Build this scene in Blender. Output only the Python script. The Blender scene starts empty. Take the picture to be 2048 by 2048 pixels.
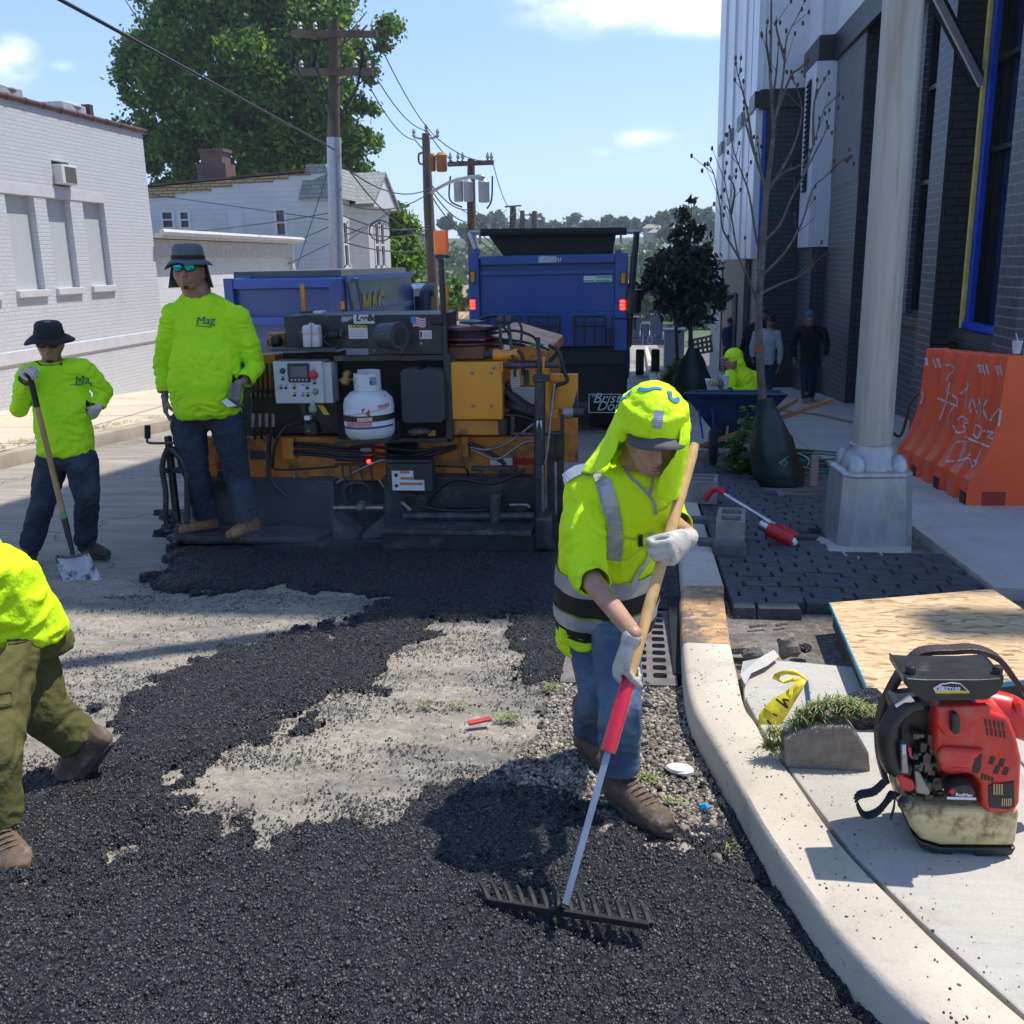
import bpy, bmesh, math, random
from mathutils import Vector, Matrix, noise
import numpy as np
random.seed(7)
D=bpy.data; SC=bpy.context.scene; COL=SC.collection
R_=math.radians
# ---------------------------------------------------------------- camera
FPX=1967.; PITCH=R_(14.3); YAW=math.atan2(259,1967); ROLL=R_(1.2); HC=1.65; SL=0.06
_fw=Vector((-math.sin(YAW)*math.cos(PITCH),math.cos(YAW)*math.cos(PITCH),-math.sin(PITCH)))
_rt0=Vector((math.cos(YAW),math.sin(YAW),0)); _up0=_rt0.cross(_fw)
_c,_s=math.cos(ROLL),math.sin(ROLL)
RT=_c*_rt0-_s*_up0; UP=_s*_rt0+_c*_up0; FW=_fw
CAM=Vector((0,0,HC))
cd=D.cameras.new('camera'); cam=D.objects.new('camera',cd); COL.objects.link(cam)
m=Matrix((RT,UP,-FW)).transposed().to_4x4(); m.translation=CAM
cam.matrix_world=m; cd.sensor_width=36; cd.lens=36*FPX/2048; cd.clip_start=.05; cd.clip_end=3000
SC.camera=cam
SC.render.resolution_x=SC.render.resolution_y=1024
# ---------------------------------------------------------------- world + sun
SUN=Vector((.41,.25,1)).normalized()      # towards the sun
EL=math.asin(SUN.z); AZ=math.atan2(SUN.x,SUN.y)
W=D.worlds.new('World'); SC.world=W; W.use_nodes=True
nt=W.node_tree; N=nt.nodes; L=nt.links; N.clear()
sky=N.new('ShaderNodeTexSky'); sky.sky_type='NISHITA'; sky.sun_disc=False
sky.sun_elevation=EL; sky.sun_rotation=AZ; sky.air_density=1.0; sky.dust_density=.35; sky.ozone_density=3.2; sky.altitude=50
bg=N.new('ShaderNodeBackground'); bg.inputs[1].default_value=.15
out=N.new('ShaderNodeOutputWorld')
# clouds: soft cumulus patches at a few directions of the sky
geo=N.new('ShaderNodeTexCoord'); 
nz=N.new('ShaderNodeTexNoise'); nz.inputs['Scale'].default_value=9; nz.inputs['Detail'].default_value=7; nz.inputs['Roughness'].default_value=.58
mp=N.new('ShaderNodeMapping'); mp.inputs['Scale'].default_value=(1,1,2.2); L.new(geo.outputs['Generated'],mp.inputs[0]); L.new(mp.outputs[0],nz.inputs[0])
def wm(op,a,b=None,c=None):
    n=N.new('ShaderNodeMath'); n.operation=op
    for i,v in enumerate((a,b,c)):
        if v is None: continue
        if isinstance(v,(int,float)): n.inputs[i].default_value=v
        else: L.new(v,n.inputs[i])
    return n.outputs[0]
def pxdir(px,py): return ((px-1024)/FPX*RT-(py-1024)/FPX*UP+FW).normalized()
tot=None
for (px,py,rx,ry,st) in ((1200,-10,190,78,1.0),(1400,15,150,60,.8),(1275,278,85,26,.62),(1200,300,55,22,.45),(20,120,62,52,.95),(125,138,38,18,.62),(60,20,60,25,.25),(770,90,30,18,.2),(1430,110,35,30,.3)):
    d=pxdir(px,py); a=Vector((d.y,-d.x,0)).normalized(); b=d.cross(a)
    def dt(vec,s):
        n=N.new('ShaderNodeVectorMath'); n.operation='DOT_PRODUCT'; L.new(geo.outputs['Generated'],n.inputs[0]); n.inputs[1].default_value=vec*s; return n.outputs['Value']
    u=dt(a,FPX/rx); v=dt(b,FPX/ry); f=dt(d,1)
    r2=wm('ADD',wm('MULTIPLY',u,u),wm('MULTIPLY',v,v))
    s1=wm('MULTIPLY',wm('SUBTRACT',1.25,wm('SQRT',r2)),wm('GREATER_THAN',f,.3))
    s1=wm('MULTIPLY',wm('MAXIMUM',s1,0),st)
    tot=s1 if tot is None else wm('MAXIMUM',tot,s1)
cl=wm('MULTIPLY',tot,wm('ADD',wm('MULTIPLY',nz.outputs[0],2.6),-.62))
rp=N.new('ShaderNodeMapRange'); rp.interpolation_type='SMOOTHSTEP'; L.new(cl,rp.inputs[0]); rp.inputs[1].default_value=.12; rp.inputs[2].default_value=.8; rp.inputs[4].default_value=.93
mx=N.new('ShaderNodeMixRGB'); 
vk=N.new('ShaderNodeVectorMath'); vk.operation='MULTIPLY_ADD'; L.new(sky.outputs[0],vk.inputs[0]); vk.inputs[1].default_value=(.17,.13,.085); vk.inputs[2].default_value=(1,1,1)
vd=N.new('ShaderNodeVectorMath'); vd.operation='DIVIDE'; L.new(sky.outputs[0],vd.inputs[0]); L.new(vk.outputs[0],vd.inputs[1])
vs_=N.new('ShaderNodeVectorMath'); vs_.operation='MULTIPLY'; L.new(vd.outputs[0],vs_.inputs[0]); vs_.inputs[1].default_value=(.96,1.0,1.13)
L.new(rp.outputs[0],mx.inputs[0]); L.new(vs_.outputs[0],mx.inputs[1]); mx.inputs[2].default_value=(5.6,5.7,5.9,1)
L.new(mx.outputs[0],bg.inputs[0]); L.new(bg.outputs[0],out.inputs[0])
sd=D.lights.new('sun','SUN'); so=D.objects.new('sun',sd); COL.objects.link(so)
sd.energy=3.0; sd.angle=R_(.5); sd.color=(1,.95,.87)
so.rotation_euler=(-SUN).to_track_quat('-Z','Y').to_euler(); so.location=(20,20,60)
SC.view_settings.view_transform='Standard'; SC.view_settings.look='None'; SC.view_settings.gamma=1; SC.view_settings.exposure=.95
SC.render.engine='CYCLES'
# ---------------------------------------------------------------- point helpers (overview coordinates: 1932 px wide)
K=2048/1932
def ray(x,y): return (x*K-1024)/FPX*RT-(y*K-1024)/FPX*UP+FW
def gr(x,y,dz=0):
    d=ray(x,y); t=(dz-HC)/(d.z+SL*d.y); return CAM+t*d
def vY(x,y,Y): d=ray(x,y); return CAM+d*(Y/d.y)
def vX(x,y,X): d=ray(x,y); return CAM+d*(X/d.x)
def gz(Y): return -SL*Y
# ---------------------------------------------------------------- mesh builder
class MB:
    def __init__(s): s.v=[]; s.f=[]; s.m=[]; s.mi=0
    def add(s,vs,fs):
        o=len(s.v); s.v+= [tuple(p) for p in vs]; s.f+=[tuple(i+o for i in f) for f in fs]; s.m+=[s.mi]*len(fs); return s
    def box(s,x0,x1,y0,y1,z0,z1):
        if x1<x0:x0,x1=x1,x0
        if y1<y0:y0,y1=y1,y0
        if z1<z0:z0,z1=z1,z0
        return s.add([(x0,y0,z0),(x1,y0,z0),(x1,y1,z0),(x0,y1,z0),(x0,y0,z1),(x1,y0,z1),(x1,y1,z1),(x0,y1,z1)],
          [(0,3,2,1),(4,5,6,7),(0,1,5,4),(1,2,6,5),(2,3,7,6),(3,0,4,7)])
    def obox(s,c,ax,ay,az):   # centre and half-axis vectors
        c=Vector(c);ax=Vector(ax);ay=Vector(ay);az=Vector(az)
        P=[c+i*ax+j*ay+k*az for k in(-1,1) for (i,j) in((-1,-1),(1,-1),(1,1),(-1,1))]
        F=[(0,3,2,1),(4,5,6,7),(0,1,5,4),(1,2,6,5),(2,3,7,6),(3,0,4,7)]
        if ax.cross(ay).dot(az)<0: F=[f[::-1] for f in F]
        return s.add(P,F)
    def bar(s,p0,p1,w,h,up=(0,0,1)):  # rectangular bar from p0 to p1
        p0=Vector(p0);p1=Vector(p1);d=p1-p0; a=d.cross(Vector(up))
        if a.length<1e-5: a=d.cross(Vector((1,0,0)))
        a.normalize(); b=a.cross(d).normalized()
        return s.obox((p0+p1)/2,a*w/2,d/2,b*h/2)
    def ring(s,c,a,b,n): return [Vector(c)+Vector(a)*math.cos(2*math.pi*i/n)+Vector(b)*math.sin(2*math.pi*i/n) for i in range(n)]
    def loft(s,secs,n=16,cap=True,e=1.0):   # sections (c, avec, bvec)
        vs=[]
        for c,a,b in secs:
            c=Vector(c);a=Vector(a);b=Vector(b)
            for i in range(n):
                t=2*math.pi*i/n; ct,st=math.cos(t),math.sin(t)
                if e!=1: ct=math.copysign(abs(ct)**e,ct); st=math.copysign(abs(st)**e,st)
                vs.append(c+a*ct+b*st)
        k=len(secs); fs=[]
        for j in range(k-1):
            for i in range(n):
                i2=(i+1)%n; fs.append((j*n+i,j*n+i2,(j+1)*n+i2,(j+1)*n+i))
        if cap: fs.append(tuple(range(n))[::-1]); fs.append(tuple(range((k-1)*n,k*n)))
        return s.add(vs,fs)
    def tube(s,pts,r,n=8,cap=True):
        pts=[Vector(p) for p in pts]; k=len(pts)
        if not isinstance(r,(list,tuple)): r=[r]*k
        secs=[]; prev=None
        for i in range(k):
            d=(pts[min(i+1,k-1)]-pts[max(i-1,0)])
            if d.length<1e-9: d=Vector((0,0,1))
            d.normalize()
            if prev is None:
                a=d.cross(Vector((0,0,1)));
                if a.length<.1: a=d.cross(Vector((1,0,0)))
            else: a=prev-d*prev.dot(d)
            a.normalize(); prev=a; b=d.cross(a)
            secs.append((pts[i],a*r[i],b*r[i]))
        return s.loft(secs,n,cap)
    def cyl(s,p0,p1,r0,r1=None,n=16): return s.tube([p0,p1],[r0,r0 if r1 is None else r1],n)
    def lathe(s,c,prof,n=24,axis=(0,0,1)):   # prof: (r,h)
        ax=Vector(axis).normalized(); a=ax.cross(Vector((0,1,0)))
        if a.length<.1: a=ax.cross(Vector((1,0,0)))
        a.normalize(); b=ax.cross(a); c=Vector(c)
        return s.loft([(c+ax*h,a*max(r,1e-4),b*max(r,1e-4)) for r,h in prof],n)
    def ell(s,c,rx,ry,rz,n=16,m=10):   # rx.. may be vectors
        c=Vector(c); ax=Vector((rx,0,0)) if isinstance(rx,(int,float)) else Vector(rx)
        ay=Vector((0,ry,0)) if isinstance(ry,(int,float)) else Vector(ry)
        az=Vector((0,0,rz)) if isinstance(rz,(int,float)) else Vector(rz)
        secs=[]
        for j in range(m+1):
            t=-math.pi/2+math.pi*j/m; q=max(math.cos(t),.02)
            secs.append((c+az*math.sin(t),ax*q,ay*q))
        return s.loft(secs,n)
    def cap(s,p0,p1,r0,r1=None,n=12):  # capsule, tapered
        p0=Vector(p0);p1=Vector(p1); r1=r0 if r1 is None else r1; d=(p1-p0); l=d.length
        d=d/l if l>1e-6 else Vector((0,0,1))
        P=[];Q=[]
        for t in (-1,-.8,-.45,0): P.append(p0+d*r0*t); Q.append(r0*math.sqrt(max(1-t*t,.0009)))
        for t in (0,.45,.8,1): P.append(p1+d*r1*t); Q.append(r1*math.sqrt(max(1-t*t,.0009)))
        if l<1e-6: P.pop(4);Q.pop(4)
        return s.tube(P,Q,n)
    def limb(s,pts,rs,n=14):
        for i in range(len(pts)-1): s.cap(pts[i],pts[i+1],rs[i],rs[i+1],n)
        return s
    def prism(s,poly,ex):  # polygon of 3-D points extruded by vector
        ex=Vector(ex); P=[Vector(p) for p in poly]; n=len(P)
        nn=Vector((0,0,0))
        for i in range(n): nn+=P[i].cross(P[(i+1)%n])
        if nn.dot(ex)<0: P=P[::-1]
        vs=P+[p+ex for p in P]
        fs=[tuple(range(n))[::-1],tuple(range(n,2*n))]+[(i,(i+1)%n,n+(i+1)%n,n+i) for i in range(n)]
        return s.add(vs,fs)
    def build(s,name,mat,parent=None,smooth=False,bevel=0,seg=2,origin=None,solid=0,sub=0):
        me=D.meshes.new(name); off=Vector((0,0,0))
        if parent is not None: off=wloc(parent)
        elif origin is not None: off=Vector(origin)
        me.from_pydata([(Vector(p)-off)[:] for p in s.v],[],s.f)
        mats=mat if isinstance(mat,(list,tuple)) else [mat]
        for q in mats: me.materials.append(q)
        if len(mats)>1: me.polygons.foreach_set('material_index',s.m)
        if smooth: me.polygons.foreach_set('use_smooth',[True]*len(me.polygons))
        me.update()
        o=D.objects.new(name,me); COL.objects.link(o)
        if parent is not None: o.parent=parent
        else: o.location=off
        if smooth and smooth!='all':
            try: me.set_sharp_from_angle(angle=R_(40 if smooth is True else smooth))
            except Exception: pass
        if bevel:
            b=o.modifiers.new('b','BEVEL'); b.width=bevel; b.segments=seg; b.limit_method='ANGLE'; b.angle_limit=R_(35)
        if solid:
            b=o.modifiers.new('s','SOLIDIFY'); b.thickness=solid; b.offset=0
        return o
def wloc(o):
    v=Vector((0,0,0))
    while o is not None: v+=o.location; o=o.parent
    return v
def tag(o,label=None,cat=None,group=None,kind=None):
    if label: o['label']=label
    if cat: o['category']=cat
    if group: o['group']=group
    if kind: o['kind']=kind
    return o
def thing(name,loc,label,cat,group=None):
    o=D.objects.new(name,None); o.empty_display_size=.2; COL.objects.link(o); o.location=loc
    return tag(o,label,cat,group)
def bare(name,loc,parent):
    o=D.objects.new(name,None); COL.objects.link(o); o.parent=parent; o.location=Vector(loc)-wloc(parent); return o
def copy_tree(o,parent=None):
    c=o.copy(); COL.objects.link(c); c.parent=parent
    for ch in [x for x in D.objects if x.parent==o]: copy_tree(ch,c)
    return c
def struct(o): o['kind']='structure'; return o
def bake(o):   # evaluate the modifiers into plain mesh data
    dg=bpy.context.evaluated_depsgraph_get(); dg.update()
    me=D.meshes.new_from_object(o.evaluated_get(dg)); o.modifiers.clear(); old=o.data; o.data=me
    me.name=o.name; D.meshes.remove(old); return o
def text_mb(s,size,origin,right,up,depth=.004,shear=0,mb=None,bold=0,align='LEFT'):
    c=D.curves.new('t','FONT'); c.body=s; c.size=size; c.extrude=depth/2; c.shear=shear; c.offset=bold; c.align_x=align; c.resolution_u=4
    o=D.objects.new('t',c); COL.objects.link(o)
    dg=bpy.context.evaluated_depsgraph_get(); dg.update(); me=D.meshes.new_from_object(o.evaluated_get(dg)); me.calc_loop_triangles()
    r=Vector(right).normalized(); u=Vector(up).normalized(); n=r.cross(u)
    mb=mb or MB(); mb.add([Vector(origin)+r*v.co.x+u*v.co.y+n*v.co.z for v in me.vertices],[tuple(p.vertices) for p in me.loop_triangles])
    D.objects.remove(o); D.curves.remove(c); D.meshes.remove(me); return mb
# ---------------------------------------------------------------- materials
MC={}
def _nodes(name):
    m=D.materials.new(name); m.use_nodes=True; nt=m.node_tree; return m,nt.nodes,nt.links,nt.nodes['Principled BSDF']
def math_(N,L,op,a,b=None):
    n=N.new('ShaderNodeMath'); n.operation=op
    for i,v in enumerate((a,b)):
        if v is None: continue
        if isinstance(v,(int,float)): n.inputs[i].default_value=v
        else: L.new(v,n.inputs[i])
    return n.outputs[0]
def ramp(N,L,src,lo,hi,smooth=True):
    r=N.new('ShaderNodeMapRange'); r.interpolation_type='SMOOTHSTEP' if smooth else 'LINEAR'
    L.new(src,r.inputs[0]); r.inputs[1].default_value=lo; r.inputs[2].default_value=hi; return r.outputs[0]
def mixc(N,L,f,a,b):
    n=N.new('ShaderNodeMixRGB')
    for i,v in enumerate((f,a,b)):
        if isinstance(v,(int,float)): n.inputs[i].default_value=v
        elif isinstance(v,tuple): n.inputs[i].default_value=(v+(1,))[:4]
        else: L.new(v,n.inputs[i])
    return n.outputs[0]
def noise_(N,L,co,sc,det=4,ro=.55,stretch=None):
    if stretch:
        mp=N.new('ShaderNodeMapping'); mp.inputs['Scale'].default_value=stretch; L.new(co,mp.inputs[0]); co=mp.outputs[0]
    n=N.new('ShaderNodeTexNoise'); n.inputs['Scale'].default_value=sc; n.inputs['Detail'].default_value=det; n.inputs['Roughness'].default_value=ro; L.new(co,n.inputs[0]); return n.outputs[0]
def bump_(N,L,bs,h,st,dist=.01,nrm=None):
    b=N.new('ShaderNodeBump'); b.inputs['Strength'].default_value=st; b.inputs['Distance'].default_value=dist; L.new(h,b.inputs['Height'])
    if nrm: L.new(nrm,b.inputs['Normal'])
    L.new(b.outputs[0],bs.inputs['Normal']); return b.outputs[0]
def mat(name,c,rough=.6,metal=0,var=.12,vs=6,bump=0,bs=60,dirt=None,dlo=.55,dhi=.75,ds=4,stretch=None,spec=None,coat=0,emit=0,alpha=None):
    if name in MC: return MC[name]
    m,N,L,B=_nodes(name); tc=N.new('ShaderNodeTexCoord').outputs['Object']
    n1=noise_(N,L,tc,vs,5,.6,stretch)
    a=tuple(x*(1-var) for x in c); b=tuple(min(x*(1+var),1) for x in c)
    col=mixc(N,L,ramp(N,L,n1,.3,.7),a,b)
    if dirt:
        n2=noise_(N,L,tc,ds,8,.68,stretch); f=ramp(N,L,n2,dlo,dhi); col=mixc(N,L,f,col,dirt)
    L.new(col,B.inputs['Base Color']); B.inputs['Roughness'].default_value=rough; B.inputs['Metallic'].default_value=metal
    rr=noise_(N,L,tc,vs*3,4); L.new(math_(N,L,'ADD',math_(N,L,'MULTIPLY',rr,.25),max(rough-.125,.02)),B.inputs['Roughness'])
    if spec is not None: B.inputs['Specular IOR Level'].default_value=spec
    if coat: B.inputs['Coat Weight'].default_value=coat; B.inputs['Coat Roughness'].default_value=.08
    if emit: B.inputs['Emission Color'].default_value=c+(1,); B.inputs['Emission Strength'].default_value=emit
    if bump: bump_(N,L,B,noise_(N,L,tc,bs,5,.6,stretch),bump,.01)
    MC[name]=m; return m
def brick(name,c1,c2,mortar,bw,bh,msz,axis='Y',bump=.6,rough=.7,var=.1,flip=None,dirt=None,off=.5):
    m,N,L,B=_nodes(name); tc=N.new('ShaderNodeTexCoord').outputs['Object']
    sx=N.new('ShaderNodeSeparateXYZ'); L.new(tc,sx.inputs[0]); cx=N.new('ShaderNodeCombineXYZ')
    if axis=='XY':   # follows either wall direction: X+Y works on walls along X or Y
        L.new(math_(N,L,'ADD',sx.outputs[0],sx.outputs[1]),cx.inputs[0])
    else: L.new(sx.outputs['Y' if axis=='Y' else 'X'],cx.inputs[0])
    L.new(sx.outputs['Z'],cx.inputs[1])
    b=N.new('ShaderNodeTexBrick'); L.new(cx.outputs[0],b.inputs[0]); b.inputs['Scale'].default_value=1
    b.inputs['Brick Width'].default_value=bw; b.inputs['Row Height'].default_value=bh; b.inputs['Mortar Size'].default_value=msz; b.inputs['Mortar Smooth'].default_value=.25
    b.offset=off; b.inputs['Color1'].default_value=c1+(1,); b.inputs['Color2'].default_value=c2+(1,); b.inputs['Mortar'].default_value=mortar+(1,); b.inputs['Bias'].default_value=0
    n1=noise_(N,L,tc,2.2,5); col=mixc(N,L,math_(N,L,'MULTIPLY',ramp(N,L,n1,.3,.75),var*3),b.outputs[0],tuple(x*.72 for x in c1))
    if dirt:
        col=mixc(N,L,math_(N,L,'MULTIPLY',ramp(N,L,noise_(N,L,tc,.9,7,.7,(1,1,.35)),.55,.8),.5),col,dirt)
    L.new(col,B.inputs['Base Color']); B.inputs['Roughness'].default_value=rough
    h=math_(N,L,'ADD',math_(N,L,'MULTIPLY',b.outputs['Fac'],-1.),math_(N,L,'MULTIPLY',noise_(N,L,tc,40,4),.35))
    bump_(N,L,B,h,bump,.012); MC[name]=m; return m
# ================================================================ SETTING
def vnoise(x,y,seed=0):   # smooth value noise on arrays
    xi=np.floor(x).astype(np.int64); yi=np.floor(y).astype(np.int64); xf=x-xi; yf=y-yi
    def h(a,b):
        n=(a*374761393+b*668265263+seed*1442695041)&0xffffffff
        n=((n^(n>>13))*1274126177)&0xffffffff; n=n^(n>>16); return (n&0xffff)/65535.
    u=xf*xf*(3-2*xf); v=yf*yf*(3-2*yf)
    return (h(xi,yi)*(1-u)+h(xi+1,yi)*u)*(1-v)+(h(xi,yi+1)*(1-u)+h(xi+1,yi+1)*u)*v
def fbm(x,y,oct=4,seed=0,g=.5):
    s=0;a=1;t=0
    for i in range(oct): s=s+a*vnoise(x*2**i,y*2**i,seed+i*7); t+=a; a*=g
    return s/t
def grid_obj(name,X,Y,Z,mt,mask=None,smooth=False):
    ny,nx=X.shape; me=D.meshes.new(name)
    co=np.stack([X,Y,Z],-1).reshape(-1,3)
    i=np.arange(ny*nx).reshape(ny,nx); q=np.stack([i[:-1,:-1],i[:-1,1:],i[1:,1:],i[1:,:-1]],-1)
    if mask is not None:
        mk=mask[:-1,:-1]|mask[1:,:-1]|mask[:-1,1:]|mask[1:,1:]; q=q[mk]
    q=q.reshape(-1,4)
    me.vertices.add(len(co)); me.vertices.foreach_set('co',co.astype(np.float32).ravel())
    me.loops.add(q.size); me.loops.foreach_set('vertex_index',q.ravel().astype(np.int32))
    me.polygons.add(len(q)); me.polygons.foreach_set('loop_start',(np.arange(len(q))*4).astype(np.int32))
    if smooth: me.polygons.foreach_set('use_smooth',np.ones(len(q),bool))
    me.materials.append(mt); me.update(); me.validate()
    o=D.objects.new(name,me); COL.objects.link(o); return o
def zt(Y):  # terrain height
    P=[(-60,3.6),(0,0),(70,-4.2),(110,-6.2),(150,-7.6),(190,-6),(240,-1),(300,4.6),(360,9),(420,11),(520,11.5),(900,11)]
    return np.interp(Y,[p[0] for p in P],[p[1] for p in P])
def inpoly(px,py,poly):
    c=np.zeros(px.shape,bool); n=len(poly); j=n-1
    for i in range(n):
        xi,yi=poly[i]; xj,yj=poly[j]
        c^=((yi>py)!=(yj>py))&(px<(xj-xi)*(py-yi)/((yj-yi) or 1e-9)+xi); j=i
    return c
def box2(a,k):
    for ax in (0,1):
        c=np.cumsum(np.insert(a,0,0,axis=ax) if ax else np.vstack([np.zeros((1,a.shape[1])),a]),axis=ax)
        pad=k; ap=np.pad(a,[(pad,pad) if q==ax else (0,0) for q in (0,1)],mode='edge')
        cs=np.cumsum(ap,axis=ax); z=np.zeros_like(np.take(cs,[0],axis=ax)); cs=np.concatenate([z,cs],axis=ax)
        n=a.shape[ax]; w=2*pad+1
        a=(np.take(cs,range(w,w+n),axis=ax)-np.take(cs,range(0,n),axis=ax))/w
    return a
# --- materials of the ground
def m_aggregate(name,dark,light,scale,fine,rough,bst,tint=None,tscale=1.2,dist=.006,glint=.0):
    m,N,L,B=_nodes(name); tc=N.new('ShaderNodeTexCoord').outputs['Object']
    vo=N.new('ShaderNodeTexVoronoi'); vo.inputs['Scale'].default_value=scale; vo.inputs['Randomness'].default_value=1; L.new(tc,vo.inputs[0])
    v2=N.new('ShaderNodeTexVoronoi'); v2.inputs['Scale'].default_value=scale*2.3; L.new(tc,v2.inputs[0])
    sp=N.new('ShaderNodeSeparateXYZ'); L.new(vo.outputs['Color'],sp.inputs[0])
    n1=noise_(N,L,tc,fine,6,.7)
    f=math_(N,L,'MULTIPLY',ramp(N,L,sp.outputs[0],.25,1.,False),ramp(N,L,n1,.25,.75))
    col=mixc(N,L,f,dark,light)
    if tint: col=mixc(N,L,math_(N,L,'MULTIPLY',ramp(N,L,noise_(N,L,tc,tscale,7,.7,(.6,1.5,1)),.42,.72),.75),col,tint)
    L.new(col,B.inputs['Base Color']); B.inputs['Roughness'].default_value=rough
    L.new(math_(N,L,'ADD',math_(N,L,'MULTIPLY',sp.outputs[1],.35),rough-.2),B.inputs['Roughness'])
    h=math_(N,L,'ADD',math_(N,L,'MULTIPLY',vo.outputs['Distance'],-1.1),math_(N,L,'ADD',math_(N,L,'MULTIPLY',v2.outputs['Distance'],-.5),math_(N,L,'MULTIPLY',sp.outputs[2],.8)))
    bump_(N,L,B,h,bst,dist); MC[name]=m; return m
M_hot=m_aggregate('hot_asphalt',(.008,.008,.010),(.085,.085,.095),85,140,.42,1.0,dist=.013)
M_base=m_aggregate('milled_base',(.25,.22,.175),(.43,.385,.32),60,14,.9,.45,tint=(.085,.08,.075),tscale=2.6,dist=.005)
M_gravel=m_aggregate('gravel_bed',(.06,.052,.04),(.26,.225,.175),45,25,.9,1.,dist=.01)
def m_road():
    m,N,L,B=_nodes('old_road'); tc=N.new('ShaderNodeTexCoord').outputs['Object']
    st=noise_(N,L,tc,2.3,7,.66,(.35,2.2,1)); lo=noise_(N,L,tc,.5,5,.6); fi=noise_(N,L,tc,60,5,.7)
    col=mixc(N,L,ramp(N,L,st,.32,.68),(.20,.172,.135),(.34,.30,.245))
    col=mixc(N,L,math_(N,L,'MULTIPLY',ramp(N,L,lo,.42,.7),.6),col,(.13,.12,.11))
    col=mixc(N,L,math_(N,L,'MULTIPLY',ramp(N,L,fi,.35,.7),.45),col,(.40,.37,.32))
    wl=noise_(N,L,tc,1.1,8,.75,(.8,1.6,1)); col=mixc(N,L,math_(N,L,'MULTIPLY',ramp(N,L,wl,.64,.7),.75),col,(.62,.60,.57))
    cr=N.new('ShaderNodeTexVoronoi'); cr.feature='DISTANCE_TO_EDGE'; cr.inputs['Scale'].default_value=.55
    wa=N.new('ShaderNodeVectorMath'); wa.operation='ADD'; L.new(tc,wa.inputs[0])
    nn=N.new('ShaderNodeTexNoise'); nn.inputs['Scale'].default_value=1.5; nn.inputs['Detail'].default_value=6; L.new(tc,nn.inputs[0]); L.new(nn.outputs['Color'],wa.inputs[1]); L.new(wa.outputs[0],cr.inputs[0])
    ck=math_(N,L,'SUBTRACT',1.,ramp(N,L,cr.outputs['Distance'],.0,.012)); col=mixc(N,L,math_(N,L,'MULTIPLY',ck,.6),col,(.05,.045,.04))
    L.new(col,B.inputs['Base Color']); B.inputs['Roughness'].default_value=.88
    h=math_(N,L,'ADD',math_(N,L,'MULTIPLY',st,.7),math_(N,L,'ADD',math_(N,L,'MULTIPLY',fi,.35),math_(N,L,'MULTIPLY',ck,-.5)))
    bump_(N,L,B,h,.8,.02); return m
M_road=m_road()
def m_conc(name,c1,c2,broom=None,stain=(.24,.20,.15),st=.75,bs=.35):
    m,N,L,B=_nodes(name); tc=N.new('ShaderNodeTexCoord').outputs['Object']
    a=noise_(N,L,tc,1.3,7,.62); f=noise_(N,L,tc,90,4,.7); sp=noise_(N,L,tc,26,3,.6)
    col=mixc(N,L,ramp(N,L,a,.3,.7),c1,c2); col=mixc(N,L,math_(N,L,'MULTIPLY',ramp(N,L,f,.35,.75),.22),col,tuple(x*.6 for x in c1))
    col=mixc(N,L,math_(N,L,'MULTIPLY',ramp(N,L,sp,.66,.72),st),col,stain)
    g=noise_(N,L,tc,4,8,.75); col=mixc(N,L,math_(N,L,'MULTIPLY',ramp(N,L,g,.50,.72),.5),col,stain)
    h=f
    if broom: 
        br=noise_(N,L,tc,1,6,.7,broom); h=math_(N,L,'ADD',h,math_(N,L,'MULTIPLY',br,1.2)); col=mixc(N,L,math_(N,L,'MULTIPLY',ramp(N,L,br,.4,.7),.16),col,tuple(x*.6 for x in c1))
    L.new(col,B.inputs['Base Color']); B.inputs['Roughness'].default_value=.85; bump_(N,L,B,h,bs,.006); MC[name]=m; return m
M_conc=m_conc('sidewalk_concrete',(.39,.36,.31),(.48,.45,.395),broom=(2,38,2))
M_kerb=m_conc('kerb_concrete',(.47,.41,.32),(.57,.51,.415))
M_ply=mat('plywood_strip',(.42,.25,.11),.75,var=.35,vs=9,dirt=(.14,.11,.085),dlo=.48,dhi=.6,ds=6,bump=.3)
M_dirt=m_aggregate('dirt',(.09,.075,.06),(.24,.21,.17),40,20,.95,.9,tint=(.30,.29,.27),tscale=2,dist=.01)
M_grassland=mat('grassland',(.055,.085,.022),.95,var=.5,vs=.08,dirt=(.16,.14,.08),ds=.04)
# --- terrain
ys=np.concatenate([np.linspace(-60,110,60),np.linspace(115,900,110)]); xs=np.concatenate([np.linspace(-700,-14,60),np.linspace(-12,12,6),np.linspace(14,700,60)])
X,Y=np.meshgrid(xs,ys); Z=zt(Y)-.06+np.where(Y>130,(fbm(X/70,Y/70,3,3)-.5)*6*np.clip((Y-130)/150,0,1),0)
struct(grid_obj('ground',X,Y,Z,M_grassland,smooth=True))
ys=np.linspace(-8,130,200); X,Y=np.meshgrid(np.linspace(-7.7,1.2,4),ys); struct(grid_obj('road',X,Y,zt(Y)-.03,M_road))
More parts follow.
